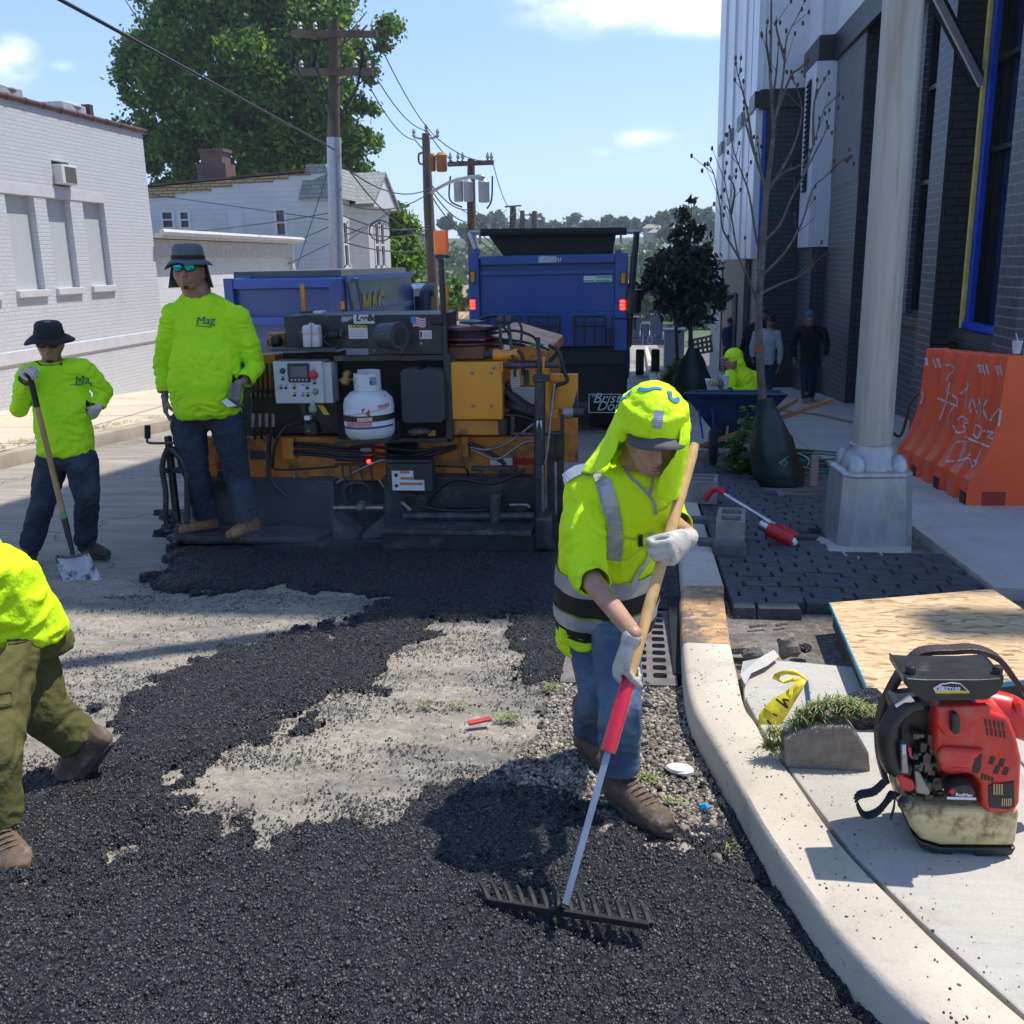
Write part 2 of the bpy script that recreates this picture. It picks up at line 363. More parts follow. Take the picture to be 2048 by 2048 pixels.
# --- fresh asphalt, bare milled patches where it has not been spread yet (ground polygons)
GP=lambda pts:[(gr(*p).x,gr(*p).y) for p in pts]
bare=[GP([(-80,1075),(110,1120),(235,1128),(330,1122),(480,1112),(640,1118),(700,1130),(660,1165),(560,1185),(470,1215),(330,1265),(250,1300),(240,1330),(150,1345),(-60,1420)]),
 GP([(830,1165),(960,1150),(985,1180),(940,1280),(935,1310),(1010,1345),(985,1400),(930,1455),(850,1480),(740,1525),(620,1555),(500,1560),(360,1535),(300,1500),(330,1450),(420,1430),(500,1400),(580,1380),(660,1345),(730,1310),(780,1230)]),
 GP([(-80,1350),(150,1352),(225,1345),(250,1362),(235,1400),(130,1450),(60,1462),(-80,1490)]),
 GP([(270,1480),(350,1500),(420,1545),(330,1550),(270,1520)]),
 GP([(470,1330),(570,1325),(560,1360),(480,1370)]),GP([(560,1120),(700,1125),(680,1160),(580,1150)])]
gravelzone=GP([(1050,1295),(1290,1300),(1300,1400),(1345,1480),(1420,1610),(1330,1600),(1270,1560),(1180,1520),(1060,1520),(960,1480),(950,1450),(1020,1400),(1030,1340)])
step=.0125; xs=np.arange(-4.6,1.25,step); ys=np.arange(.9,8.2,step); X,Y=np.meshgrid(xs,ys)
cov=np.ones(X.shape)
for p in bare: cov[inpoly(X,Y,p)]=0.
edge=GP([(-300,1340),(60,1335),(235,1250),(350,1215),(300,1135),(250,1120),(300,1080),(300,900),(-600,900),(-600,1340)])
cov[inpoly(X,Y,edge)]=0
cov[inpoly(X,Y,gravelzone)]=.0
cov=box2(box2(cov,15),11)
big=fbm(X*3.1,Y*3.1,5,11,.62); fine=fbm(X*38,Y*38,3,5,.7); mid=fbm(X*11,Y*11,3,9,.6)
cv=cov+(big-.5)*.9+(mid-.5)*.85+(fine-.5)*.75
thick=np.clip((cv-.62)*3,-1,1)
h=np.where(thick>0,.010+.022*thick**.6,-.03)
lump=fbm(X*45,Y*45,2,21,.6)
rake=(fbm(X*1.2,Y*5,3,31)-.5)*.014
Z=zt(Y)+h+(lump-.5)*.010+rake*np.clip(thick,0,1)+(fbm(X*80,Y*80,1,41)-.5)*.005
mask=(box2((thick>0).astype(float),2)>.42)&(X<1.3)
Z=np.where(mask&(thick<=0),zt(Y)+.008,Z)
# keep inside the kerb line
KO=[(1289,1190),(1289,1212),(1296,1278),(1308,1327),(1327,1364),(1368,1432),(1437,1557),(1512,1669),(1563,1737),(1614,1795),(1682,1863),(1751,1925),(1830,1990),(2060,2190),(2500,2600)]
KI=[(1376,1190),(1378,1215),(1390,1270),(1404,1330),(1425,1361),(1448,1405),(1486,1450),(1560,1557),(1614,1622),(1682,1690),(1785,1791),(1932,1918),(2050,2010),(2330,2230),(2900,2640)]
ko=[gr(*p,dz=.14) for p in KO]; ki=[gr(*p,dz=.14) for p in KI]
kx=np.interp(Y,[p.y for p in ko[::-1]],[p.x for p in ko[::-1]])
mask&=(X<kx+.03)
DR=(gr(1048,1292).x+.02,gr(1048,1292).y,gr(1276,1158).y)
mask&=~((X>DR[0]-.0)&(Y>DR[1]-.0)&(Y<DR[2]+.0))
AG=(xs,ys,Z,mask,cov,big,mid); fa=grid_obj('fresh_asphalt',X,Y,Z,M_hot,mask); struct(fa)
# milled base sheet under the fresh mat
xs=np.arange(-4.75,1.3,.03); ys=np.arange(.8,7.6,.03); X,Y=np.meshgrid(xs,ys)
b=GP([(-500,1000),(240,1090),(300,1110),(760,1085),(1100,1090),(1150,1300),(1420,1700),(1900,2100),(-600,2100)])
mm=inpoly(X,Y,b)
Z=zt(Y)-.004+(fbm(X*14,Y*5,4,3)-.5)*.010
struct(grid_obj('road_milled_base',X,Y,np.where(mm,Z,Z-.05),M_base,box2(mm.astype(float),1)>.01,True))
X,Y=np.meshgrid(np.arange(-.9,1.1,.02),np.arange(1.5,5.,.02)); kx=np.interp(Y,[p.y for p in ko[::-1]],[p.x for p in ko[::-1]])
gm=(box2(inpoly(X,Y,gravelzone).astype(float),3)+(fbm(X*9,Y*9,3,2)-.5)*.5>.45)&(X<kx+.03)&~((X>DR[0])&(Y>DR[1]))
gut=np.clip(1-np.abs(kx-X)/.22,0,1)*.0
Z=zt(Y)+.008+(fbm(X*16,Y*16,4,8)-.5)*.03
struct(grid_obj('gutter_gravel_bed',X,Y,Z,M_gravel,gm,True))
# --- kerb
ks=[(ko[0].x,Yk) for Yk in (60,30,20,14,10,8,6.5,5.5)]; n0=len(ks)
KOW=[Vector((.30-.03*0,y,gz(y)+.14)) for x,y in ks]; KIW=[Vector((.50,y,gz(y)+.14)) for x,y in ks]
KOW[-1].x=.27; KOW[-2].x=.29
split=5.5
def kerb_mesh(outer,inner,name,mt,h=.2,parent=None):
    mb=MB(); n=len(outer)
    prof=[]
    for o,i in zip(outer,inner):
        w=(i-o); w.z=0; w.normalize()
        prof.append([o+w*-.012+Vector((0,0,-h)),o+w*-.006+Vector((0,0,-.028)),o+w*.004+Vector((0,0,-.008)),o+w*.022,i-w*.012,i+w*0+Vector((0,0,-.01)),i+Vector((0,0,-h))])
    vs=[p for r in prof for p in r]; k=7
    fs=[(a*k+b,(a+1)*k+b,(a+1)*k+b+1,a*k+b+1) for a in range(n-1) for b in range(k-1)]
    fs+= [tuple(range(k)),tuple(range((n-1)*k,n*k))[::-1]]
    mb.add(vs,fs); return mb.build(name,mt,parent,smooth=True)
def refine(P,m=4):
    out=[]
    for i in range(len(P)-1):
        p0=P[max(i-1,0)];p1=P[i];p2=P[i+1];p3=P[min(i+2,len(P)-1)]
        for j in range(m):
            t=j/m; out.append(.5*((2*p1)+(p2-p0)*t+(2*p0-5*p1+4*p2-p3)*t*t+(3*p1-p0-3*p2+p3)*t**3))
    return out+[P[-1]]
k_near=kerb_mesh(refine(ko[1:]),refine(ki[1:]),'kerb',M_kerb); struct(k_near)
k_far=kerb_mesh(KOW,KIW,'kerb',M_kerb); struct(k_far)
a=[KOW[-1],ko[1]+Vector((0,.004,0))]; b=[KIW[-1],ki[1]+Vector((0,.004,0))]
struct(kerb_mesh([KOW[-1]-Vector((0,.004,0)),gr(1284,1130,.14),ko[1]+Vector((0,.004,0))],[KIW[-1]-Vector((0,.004,0)),gr(1366,1130,.14),ki[1]+Vector((0,.004,0))],'kerb_form_board',M_ply))
# left kerb and left pavement
lk=[Vector((-7.7,y,gz(y)+.16)) for y in (2,6,10,13,16,20,30,60)]; lki=[Vector((-7.9,y,gz(y)+.16)) for y in (2,6,10,13,16,20,30,60)]
M_oldk=m_conc('old_kerb',(.30,.25,.19),(.42,.37,.30),st=.8,bs=.6); struct(kerb_mesh(lk,lki,'left_kerb',M_oldk))
M_lwalk=m_conc('left_pavement_concrete',(.52,.42,.30),(.62,.51,.38),stain=(.26,.2,.14))
mb=MB(); 
for a,b in zip(range(-2,60,2),range(0,62,2)): mb.add([(-11.9,a,gz(a)+.15),(-7.92,a,gz(a)+.15),(-7.92,b-.02,gz(b)+.15),(-11.9,b-.02,gz(b)+.15)],[(0,1,2,3)])
struct(mb.build('left_pavement',M_lwalk))
# --- right pavement: bed, walkway slabs, apron
mb=MB(); 
Yb=[-3,1.5,2,2.5,3,3.5,4,4.46,5.5,8,12,20,40,60]
kxi=lambda y: float(np.interp(y,[p.y for p in ki[::-1]],[p.x for p in ki[::-1]])) if y<4.46 else .45
for a,b in zip(Yb[:-1],Yb[1:]): mb.add([(kxi(a)-.05,a,gz(a)+.055),(8,a,gz(a)+.055),(8,b,gz(b)+.055),(kxi(b)-.05,b,gz(b)+.055)],[(0,1,2,3)])
struct(mb.build('pavement_bed',M_dirt))
sl=MB()
def slab(poly,th=.09,dz=.135):
    P=[Vector((x,y,gz(y)+dz-th)) for x,y in poly]; sl.prism(P,(0,0,th))
# walkway slabs along the wall
yy=5.62
while yy<34:
    for xa,xb in ((2.02,3.3),(3.31,5.6)):
        slab([(xa,yy),(xb,yy),(xb,yy+1.5),(xa,yy+1.5)])
    yy+=1.508
for a,b in ((11.7,14.2),(14.2,16.8),(16.8,19.4),(19.4,22),(22,26),(26,34)): 
    slab([(.52,a+.01),(2.01,a+.01),(2.01,b),(.52,b)])
# near apron along the kerb
ys_=[-1,1.2,1.6,1.95,2.3,2.6,2.9,3.2,3.5,3.78]
slab([(kxi(y)+.012,y) for y in ys_]+[(1.32,3.78),(1.32,-1)][:2])
slab([(1.328,-1),(2.6,-1),(2.6,3.78),(1.328,3.78)]); slab([(2.27,3.79),(2.6,3.79),(2.6,5.6),(2.27,5.6)]); slab([(2.61,-1),(8,-1),(8,5.6),(2.61,5.6)])
slab([(kxi(3.8)+.012,3.79),(.93,3.79),(.97,4.25),(.60,4.32),(.47,4.2)],dz=.115)
o=sl.build('pavement',M_conc,bevel=.006); struct(o)
# dark cobble setts (real blocks on the bed)
M_cob=mat('dark_setts',(.047,.050,.060),.62,var=.35,vs=14,bump=.7,bs=30,dirt=(.12,.115,.11),dlo=.62,dhi=.8,ds=20)
cb=MB(); rowh=.115; r=0; y=5.02
rnd=random.Random(3)
while y<11.5:
    x=.52+(-.1 if r%2 else 0)-rnd.random()*.04
    # row follows the street cross direction; lower edge slants
    while x<2.0:
        w=.19+rnd.random()*.05; x0=max(x,.52); x1=min(x+w-.006,2.0)
        sk=(x-.5)*.5 if y<5.9 else 0
        pit=(1.02<x0<1.95 and 8.7<y<10.6)
        low=y-5.02 < (x-.45)*.42
        post=(1.22<(x0+x1)/2<2.0 and 6.45<y<7.3)
        if x1-x0>.05 and not pit and not low and not post:
            zz=gz(y)+.115+rnd.uniform(-.004,.004); t1=rnd.uniform(-.004,.004)
            a,b,c,d=x0,x1,y,y+rowh-.006; e=.007
            j=lambda:rnd.uniform(-.0022,.0022)
            lo=[(a,c,zz-.09),(b,c,zz-.09),(b,d,zz-.09),(a,d,zz-.09)]
            m1=[(a+j(),c+j(),zz-.016),(b+j(),c+j(),zz-.016),(b+j(),d+j(),zz-.016),(a+j(),d+j(),zz-.016)]
            up=[(a+e+j(),c+e+j(),zz+j()),(b-e+j(),c+e+j(),zz+t1),(b-e+j(),d-e+j(),zz+t1),(a+e+j(),d-e+j(),zz+j())]
            cb.add(lo+m1+up,[(0,1,5,4),(1,2,6,5),(2,3,7,6),(3,0,4,7),(4,5,9,8),(5,6,10,9),(6,7,11,10),(7,4,8,11),(8,9,10,11)])
        x+=w
    y+=rowh; r+=1
struct(cb.build('pavement_setts',M_cob,smooth=30))
# ================================================================ BUILDINGS
def wall_open(mb,P,u0,u1,v0,v1,ops,depth,back=None):
    """P(u,v,d) -> point; front face at d=0, openings cut back by depth (P with d=depth)"""
    us=sorted({u0,u1}|{o[0] for o in ops}|{o[1] for o in ops}); vs=sorted({v0,v1}|{o[2] for o in ops}|{o[3] for o in ops})
    us=[u for u in us if u0<=u<=u1]; vs=[v for v in vs if v0<=v<=v1]
    for a,b in zip(us[:-1],us[1:]):
        for c,d in zip(vs[:-1],vs[1:]):
            mu,mv=(a+b)/2,(c+d)/2
            if any(o[0]<mu<o[1] and o[2]<mv<o[3] for o in ops): continue
            mb.add([P(a,c,0),P(b,c,0),P(b,d,0),P(a,d,0)],[(0,1,2,3)])
    for (a,b,c,d) in ops:
        q=[(a,c),(b,c),(b,d),(a,d)]
        for i in range(4):
            p,r=q[i],q[(i+1)%4]; mb.add([P(*p,0),P(*r,0),P(*r,depth),P(*p,depth)],[(0,1,2,3)])
M_wbrick=brick('white_painted_brick',(.56,.575,.60),(.52,.535,.56),(.50,.515,.54),.215,.078,.010,'Y',bump=.7,rough=.55,var=.04,dirt=(.40,.40,.40))
M_wpaint=mat('white_paint',(.55,.55,.57),.5,var=.05,vs=3,bump=.12,bs=30)
M_panel=mat('light_grey_panel',(.47,.49,.50),.45,var=.03)
M_terra=mat('terracotta_coping',(.085,.035,.032),.55,var=.3,vs=4)
M_dark=mat('dark_metal',(.02,.02,.022),.45,var=.3)
M_black=mat('black_paint',(.012,.012,.013),.4,var=.3,dirt=(.06,.05,.045),dlo=.6,dhi=.78,ds=7)
M_silver=mat('silver_coating',(.42,.42,.42),.45,var=.2,metal=.3)
M_glass=mat('window_glass',(.012,.015,.02),.06,var=.2,spec=.8)
lb=thing('brick_building',(-11.8,20,gz(20)),'single storey white painted brick building with bricked-up windows beside the left pavement','building')
PX=lambda X,s=-1: (lambda u,v,d:(X+s*d,u,v))
mb=MB(); ops=[(17.93,18.85,1.29,3.07),(19.26,20.12,1.30,3.07),(20.60,21.48,1.31,3.07),(15.9,17.35,1.27,3.07),(12.5,14.6,1.27,3.07),(19.62,20.25,3.33,3.82)]
wall_open(mb,PX(-11.8),4,23.62,-2.4,4.80,ops,.16)
mb.add([(-11.8,23.62,-2.4),(-30,23.62,-2.4),(-30,23.62,4.8),(-11.8,23.62,4.8)],[(3,2,1,0)]); mb.add([(-11.8,4,-2.4),(-30,4,-2.4),(-30,4,4.8),(-11.8,4,4.8)],[(0,1,2,3)]); mb.add([(-11.8,4,4.6),(-30,4,4.6),(-30,23.62,4.6),(-11.8,23.62,4.6)],[(3,2,1,0)])
mb.build('wall',M_wbrick,lb)
for i,(a,b,c,d) in enumerate(ops[:5]):
    MB().box(-11.99,-11.93,a-.01,b+.01,c-.01,d+.01).build('window_infill',M_panel,lb)
    MB().box(-11.95,-11.73,a-.05,b+.05,c-.13,c+.005).build('sill',M_wpaint,lb,bevel=.01)
MB().box(-11.9,-11.785,4,21.5,3.08,3.28).build('lintel_band',M_wpaint,lb)
MB().box(-11.9,-11.765,4,23.3,-.06,.18).build('string_course',M_wpaint,lb,bevel=.01)
mb=MB(); y=4.
while y<23.6: mb.tube([(-11.78,y+.01,4.83),(-11.78,min(y+.58,23.68),4.83)],.055,10); mb.tube([(-11.78,y+.54,4.83),(-11.78,min(y+.60,23.68),4.83)],.065,10); y+=.6
mb.box(-12.1,-11.78,4,23.65,4.78,4.88); mb.build('coping',M_terra,lb,smooth=True)
mb=MB(); mb.box(-12.3,-11.62,19.66,20.22,3.36,3.74); ac=mb.build('air_conditioner',mat('ac_case',(.6,.6,.58),.5,var=.08),lb,bevel=.015)
mb=MB(); mb.box(-11.63,-11.612,19.78,20.18,3.40,3.70); mb.build('grille',mat('ac_grille',(.10,.095,.09),.7),ac)
mb=MB(); mb.box(-12.05,-11.95,19.6,20.26,3.3,3.84); mb.build('vent_opening',M_dark,lb)
for yy,w in ((19.0,.9),(21.3,.9)):
    mb=MB(); mb.box(-12.7,-12.1,yy-w/2,yy+w/2,4.8,5.12); mb.ell((-12.4,yy+.1,5.08),.35,w*.55,.12,10,6)
    mb.build('roof_vent',M_silver,lb,smooth=True,bevel=.02)
mb=MB(); mb.box(-12.3,-12.1,21.9,22.05,4.8,5.2); mb.build('roof_vent',M_terra,lb)
# --- flat roofed garage
M_pblock=brick('peeling_block_wall',(.64,.65,.66),(.60,.61,.62),(.52,.53,.54),.8,.32,.012,'Y',bump=.5,rough=.6,var=.05,dirt=(.36,.34,.31))
gb=thing('garage',(-11.9,29,gz(29)),'low flat roofed white block garage between the brick building and the house','building')
mb=MB(); mb.box(-22,-11.95,23.75,33.9,-3,2.35); mb.build('wall',M_pblock,gb)
mb=MB(); mb.box(-22.1,-11.6,23.68,34.05,2.38,2.5); mb.tube([(-11.58,23.66,2.52),(-11.58,34.08,2.52)],.07,8); mb.build('roof',mat('roof_edge_metal',(.62,.61,.58),.35,var=.1,dirt=(.25,.2,.16),dlo=.6,dhi=.75),gb)
MB().box(-11.94,-11.86,23.76,33.85,1.95,2.36).build('fascia',mat('fascia_grey',(.48,.48,.49),.6),gb)
MB().box(-11.95,-11.84,33.62,33.88,-3,2.36).build('corner_pilaster',M_wpaint,gb)
# --- two storey house
def siding(name,c,axis,rowh=.2):
    m,N,L,B=_nodes(name); tc=N.new('ShaderNodeTexCoord').outputs['Object']; sx=N.new('ShaderNodeSeparateXYZ'); L.new(tc,sx.inputs[0])
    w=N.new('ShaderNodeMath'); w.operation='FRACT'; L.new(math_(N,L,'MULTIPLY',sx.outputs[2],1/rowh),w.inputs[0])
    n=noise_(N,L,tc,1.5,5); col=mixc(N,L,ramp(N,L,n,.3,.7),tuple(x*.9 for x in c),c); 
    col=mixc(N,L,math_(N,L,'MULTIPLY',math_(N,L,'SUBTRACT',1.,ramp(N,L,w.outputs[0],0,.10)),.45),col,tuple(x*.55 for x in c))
    L.new(col,B.inputs['Base Color']); B.inputs['Roughness'].default_value=.55
    bump_(N,L,B,w.outputs[0],.8,-.03 if False else .03); return m
M_sidw=siding('house_siding_shade_tint',(.52,.55,.60),'X',.2)  # bluish shade of the side wall put into its colour
hs=thing('house',(-11.8,42,gz(42)),'two storey house with pale siding, mansard corner and a stripped roof edge beyond the garage','house')
YH=38.9
PYm=lambda Y,s=1:(lambda u,v,d:(u,Y+s*d,v))
mb=MB()
wz=[vY(775/2.415*.94337,1015/2.415*.94337,YH)]
def hz(x,y): return vY(x*.39063,y*.39063,YH)   # 800-px zoom reading -> overview coordinates
def rect(x0,y0,x1,y1):
    a=hz(x0,y0);b=hz(x1,y1); return (a.x,b.x,b.z,a.z)
hops=[rect(775,1018,845,1105),rect(862,1018,922,1105),rect(1325,1008,1388,1142)]
top0=hz(720,885).z; top1=hz(1500,810).z
wall_open(mb,PYm(YH),-20.6,-11.8,-3,4.75,hops,.1)
mb.add([(-20.6,YH,4.75),(-11.8,YH,4.75),(-11.8,YH,5.05),(-13.2,YH,5.12),(-20.6,YH,4.62+.1)],[(0,1,2,3,4)])
mb.add([(-20.6,YH,-3),(-20.6,YH+12,-3),(-20.6,YH+12,4.7),(-20.6,YH,4.7)],[(0,1,2,3)])
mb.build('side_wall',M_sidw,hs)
for o in hops:
    a,b,c,d=o; f=MB(); t=.07
    for q in ((a-.05,a+t,c-.05,d+.05),(b-t,b+.05,c-.05,d+.05),(a+t,b-t,c-.05,c+t),(a+t,b-t,d-t,d+.05),(a+t,b-t,(c+d)/2-.03,(c+d)/2+.03)): f.box(q[0],q[1],YH-.03,YH+.05,q[2],q[3])
    fr=f.build('window',M_wpaint,hs); MB().box(a+.02,b-.02,YH+.06,YH+.075,c+.02,d-.02).build('pane',M_glass,fr)
MB().box(hz(1100,1010).x,hz(1170,1010).x,YH-.02,YH+.02,hz(1100,1130).z,hz(1100,1010).z).build('boarded_window',mat('blank_panel',(.50,.53,.57),.5,var=.03),hs)
# stripped roof edge: exposed lath and sheathing
mb=MB(); rr=random.Random(5); x=-20.6
while x<-12.8:
    w=rr.uniform(.5,1.3); t=4.72+(x+20.6)/7.8*.42; bt=t-.38*max(.12,1-(x+20.6)/8.2)-rr.uniform(0,.08)
    mb.box(x,min(x+w,-12.7),YH-.035-rr.uniform(0,.02),YH-.004,bt,t); x+=w
mb.build('exposed_sheathing',brick('lath',(.45,.33,.16),(.36,.26,.13),(.08,.05,.03),.4,.11,.02,'X',bump=.5,dirt=(.12,.07,.04)),hs)
mb=MB(); mb.add([(-20.8,YH-.15,4.74),(-12.9,YH-.15,5.18),(-12.9,YH-.15,5.26),(-20.8,YH-.15,4.80),(-20.8,YH+12,4.74),(-12.9,YH+12,5.18),(-12.9,YH+12,5.26),(-20.8,YH+12,4.80)],[(0,1,2,3),(4,7,6,5),(3,2,6,7),(0,4,5,1),(1,5,6,2)])
mb.build('roof',mat('old_roof_boards',(.11,.06,.045),.8,var=.5,vs=3),hs)
M_shing=brick('grey_shingles',(.30,.31,.29),(.22,.23,.21),(.10,.10,.10),.3,.16,.012,'XY',bump=.8,var=.2)
mb=MB(); a=hz(1478,948); 
x0=-13.15
mb.add([(x0-.1,YH-.12,4.15),(-11.55,YH-.30,4.15),(-12.15,YH+.1,5.45),(x0+.25,YH+.1,5.45)],[(0,1,2,3)])
mb.add([(-11.55,YH-.30,4.15),(-11.55,YH+6.6,4.15),(-12.15,YH+6.4,5.45),(-12.15,YH+.1,5.45)],[(0,1,2,3)])
mb.add([(x0+.25,YH+.1,5.45),(-12.15,YH+.1,5.45),(-12.15,YH+6.4,5.45),(x0+.25,YH+6.4,5.45)],[(0,1,2,3)])
mb.add([(x0-.1,YH-.12,4.15),(x0+.25,YH+.1,5.45),(x0+.25,YH+6.4,5.45),(x0-.1,YH+6.4,4.15)],[(0,1,2,3)])
mb.build('mansard_roof',M_shing,hs)
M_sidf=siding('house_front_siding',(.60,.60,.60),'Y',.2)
mb=MB(); fops=[(39.6,40.25,1.55,3.35),(42.2,42.9,1.5,3.4),(43.15,43.85,1.5,3.4)]
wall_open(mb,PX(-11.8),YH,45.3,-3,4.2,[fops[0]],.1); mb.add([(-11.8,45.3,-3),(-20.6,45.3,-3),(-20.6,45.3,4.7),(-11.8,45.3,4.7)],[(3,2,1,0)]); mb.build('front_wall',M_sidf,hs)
mb=MB(); wall_open(mb,PX(-11.2),41.3,44.9,.9,3.95,fops[1:],.1)
for ya,yb in ((41.3,40.7),(44.9,45.2)): mb.add([(-11.2,ya,.9),(-11.8,yb,.9),(-11.8,yb,3.95),(-11.2,ya,3.95)],[(0,1,2,3)])
mb.build('bay_window_wall',M_sidf,hs)
for (a,b,c,d),xx in ((fops[0],-11.8),(fops[1],-11.2),(fops[2],-11.2)):
    f=MB(); t=.08
    for q in ((a-.06,a+t,c,d),(b-t,b+.06,c,d),(a-.06,b+.06,c-.08,c+t),(a-.06,b+.06,d-t,d+.08),(a+t,b-t,(c+d)/2-.04,(c+d)/2+.04)): f.box(xx-.06,xx+.04,q[0],q[1],q[2],q[3])
    fr=f.build('window',M_wpaint,hs); MB().box(xx-.09,xx-.07,a+.02,b-.02,c+.02,d-.02).build('pane',M_glass,fr)
mb=MB(); mb.prism([(-11.8,40.5,.9),(-11.1,41.2,.9),(-11.1,45.0,.9),(-11.8,45.3,.9)],(0,0,-.12)); mb.loft([((-11.5,43,.78),(.42,0,0),(0,2.0,0)),((-11.75,43,.35),(.12,0,0),(0,1.8,0))],4)
mb.build('bay_skirt',M_wpaint,hs)
mb=MB(); mb.prism([(-10.9,41.0,3.95),(-10.9,45.4,3.95),(-10.9,43.2,5.25)],(-1.2,0,0)); mb.build('gable',M_wpaint,hs)
mb=MB(); 
for s,(ya,yb) in enumerate(((40.85,43.2),(45.55,43.2))): mb.prism([(-10.8,ya,3.9),(-10.8,ya,4.05),(-10.8,yb,5.45),(-10.8,yb,5.3)],(-1.5,0,0))
mb.build('gable_roof',M_shing,hs)
c0=hz(1005,850); cc=vY(1042*.39063,850*.39063,YH+1.6)
mb=MB(); mb.box(cc.x-.62,cc.x+.62,YH+1.2,YH+2.2,4.4,cc.z+.45); mb.box(cc.x-.42,cc.x+.48,YH+1.25,YH+2.1,cc.z+.45,cc.z+.95); mb.box(cc.x-.5,cc.x+.56,YH+1.2,YH+2.15,cc.z+.9,cc.z+1.02)
mb.build('chimney',brick('chimney_brick',(.13,.055,.04),(.10,.045,.035),(.18,.16,.14),.22,.08,.012,'XY',bump=.6,var=.3,dirt=(.2,.2,.19)),hs)
# --- dark brick apartment building on the right
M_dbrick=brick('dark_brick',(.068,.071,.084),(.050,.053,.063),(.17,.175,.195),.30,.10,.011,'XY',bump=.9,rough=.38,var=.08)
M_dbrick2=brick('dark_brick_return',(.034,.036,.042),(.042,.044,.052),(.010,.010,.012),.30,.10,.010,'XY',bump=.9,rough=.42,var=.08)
M_wmetal=mat('white_metal_panel',(.60,.63,.68),.35,var=.03,metal=.1)
M_bmetal=mat('black_metal_band',(.014,.014,.015),.4,var=.2)
M_stucco=mat('dark_stucco',(.12,.125,.135),.6,var=.2,vs=8,bump=.8,bs=14)
ab=thing('apartment_building',(3.7,20,gz(20)),'tall dark brick apartment building with white metal panel bays beside the right pavement','building')
TOP=20.4; BASE=-3.5
mb=MB(); Wn=[]
# base plane X=4.06 between pilasters with window openings
w1=(11.32,13.2,.72,5.3); w2=(14.7,16.1,.75,5.3)
PXr=lambda X:(lambda u,v,d:(X+d,u,v))
wall_open(mb,PXr(4.06),11.07,13.35,-1.6,TOP,[w1]+[(11.4,13.1,z,z+2.2) for z in (6.6,9.6,12.6,15.6)],.18)
wall_open(mb,PXr(4.06),14.0,18.39,-2,TOP,[w2]+[(14.8,16.6,z,z+2.2) for z in (6.6,9.6,12.6,15.6)],.18)
def pil(y0,y1,X=3.7,z1=TOP):
    mb.add([(X,y0,BASE),(X,y1,BASE),(X,y1,z1),(X,y0,z1)],[(0,1,2,3)])
    mb.add([(X,y1,BASE),(4.06,y1,BASE),(4.06,y1,z1),(X,y1,z1)],[(0,1,2,3)])
pil(10.45,11.07); pil(13.35,14.0); pil(18.39,21.04)
mb.add([(3.7,10.45,BASE),(26,10.45,BASE),(26,10.45,TOP),(3.7,10.45,TOP)],[(0,1,2,3)])
mb.add([(3.42,21.04,BASE),(3.42,22.86,BASE),(3.42,22.86,TOP),(3.42,21.04,TOP)],[(0,1,2,3)])
mb.add([(2.56,22.87,BASE),(2.56,35.5,BASE),(2.56,35.5,TOP),(2.56,22.87,TOP)],[(0,1,2,3)])
mb.add([(2.56,35.5,BASE),(26,35.5,BASE),(26,35.5,TOP),(2.56,35.5,TOP)],[(0,1,2,3)]); mb.add([(26,10.45,BASE),(26,35.5,BASE),(26,35.5,TOP),(26,10.45,TOP)],[(0,1,2,3)])
mb.build('brick_wall',M_dbrick,ab)
mb=MB()
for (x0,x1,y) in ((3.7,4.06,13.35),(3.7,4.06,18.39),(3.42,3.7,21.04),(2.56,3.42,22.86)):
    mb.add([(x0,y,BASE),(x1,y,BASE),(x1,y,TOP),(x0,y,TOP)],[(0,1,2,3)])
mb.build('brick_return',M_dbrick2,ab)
mb=MB(); mb.box(2.6,26,10.4,35.5,TOP,TOP+.4); mb.build('roof_slab',M_bmetal,ab)
MB().box(9.7,16,9.5,9.9,TOP-.4,TOP).build('added_shade_beam',M_bmetal,ab);  # unseen beam, added to cast the shadow stripe across the chipboard
mb=MB(); mb.box(12,12.3,9.91,10.4,TOP-.35,TOP-.05); mb.build('added_beam_bracket',M_bmetal,ab)  # added bracket joining the unseen beam to the roof
# windows near
def bwin(a,b,c,d,X=4.16,mull=(.5,),rows=(2.0,3.0)):
    f=MB(); t=.055
    f.box(X-.03,X+.05,a,a+t,c,d); f.box(X-.03,X+.05,b-t,b,c,d); f.box(X-.03,X+.05,a+t,b-t,c,c+t); f.box(X-.03,X+.05,a+t,b-t,d-t,d)
    for q in mull: f.box(X-.02,X+.04,a+(b-a)*q-.03,a+(b-a)*q+.03,c+t,d-t)
    for r in rows: f.box(X-.025,X+.045,a+t,b-t,c+r-.03,c+r+.03)
    fr=f.build('window',M_bmetal,ab); MB().box(X+.055,X+.065,a+.02,b-.02,c+.02,d-.02).build('pane',M_glass,fr); return fr
bwin(*w1,rows=(2.1,3.1,4.0)); bwin(*w2,rows=(1.9,3.2))
for z in (6.6,9.6,12.6,15.6): bwin(11.4,13.1,z,z+2.2,rows=()); bwin(14.8,16.6,z,z+2.2,rows=())
M_blue=mat('blue_membrane',(.015,.06,.50),.5,var=.2,vs=10,dirt=(.25,.4,.7),dlo=.66,dhi=.72,ds=12)
M_yel=mat('yellow_foam_board',(.72,.62,.16),.6,var=.15,dirt=(.08,.07,.05),dlo=.66,dhi=.72,ds=9)
mb=MB(); mb.box(4.06,4.12,13.06,13.18,.78,5.29); mb.box(4.02,4.15,11.33,13.19,.725,.80); mb.box(4.0,4.155,14.71,14.80,.78,1.2); mb.build('blue_membrane_strip',M_blue,ab)
mb=MB(); mb.box(4.02,4.058,13.21,13.3,.72,5.4); mb.build('yellow_foam_strip',M_yel,ab)
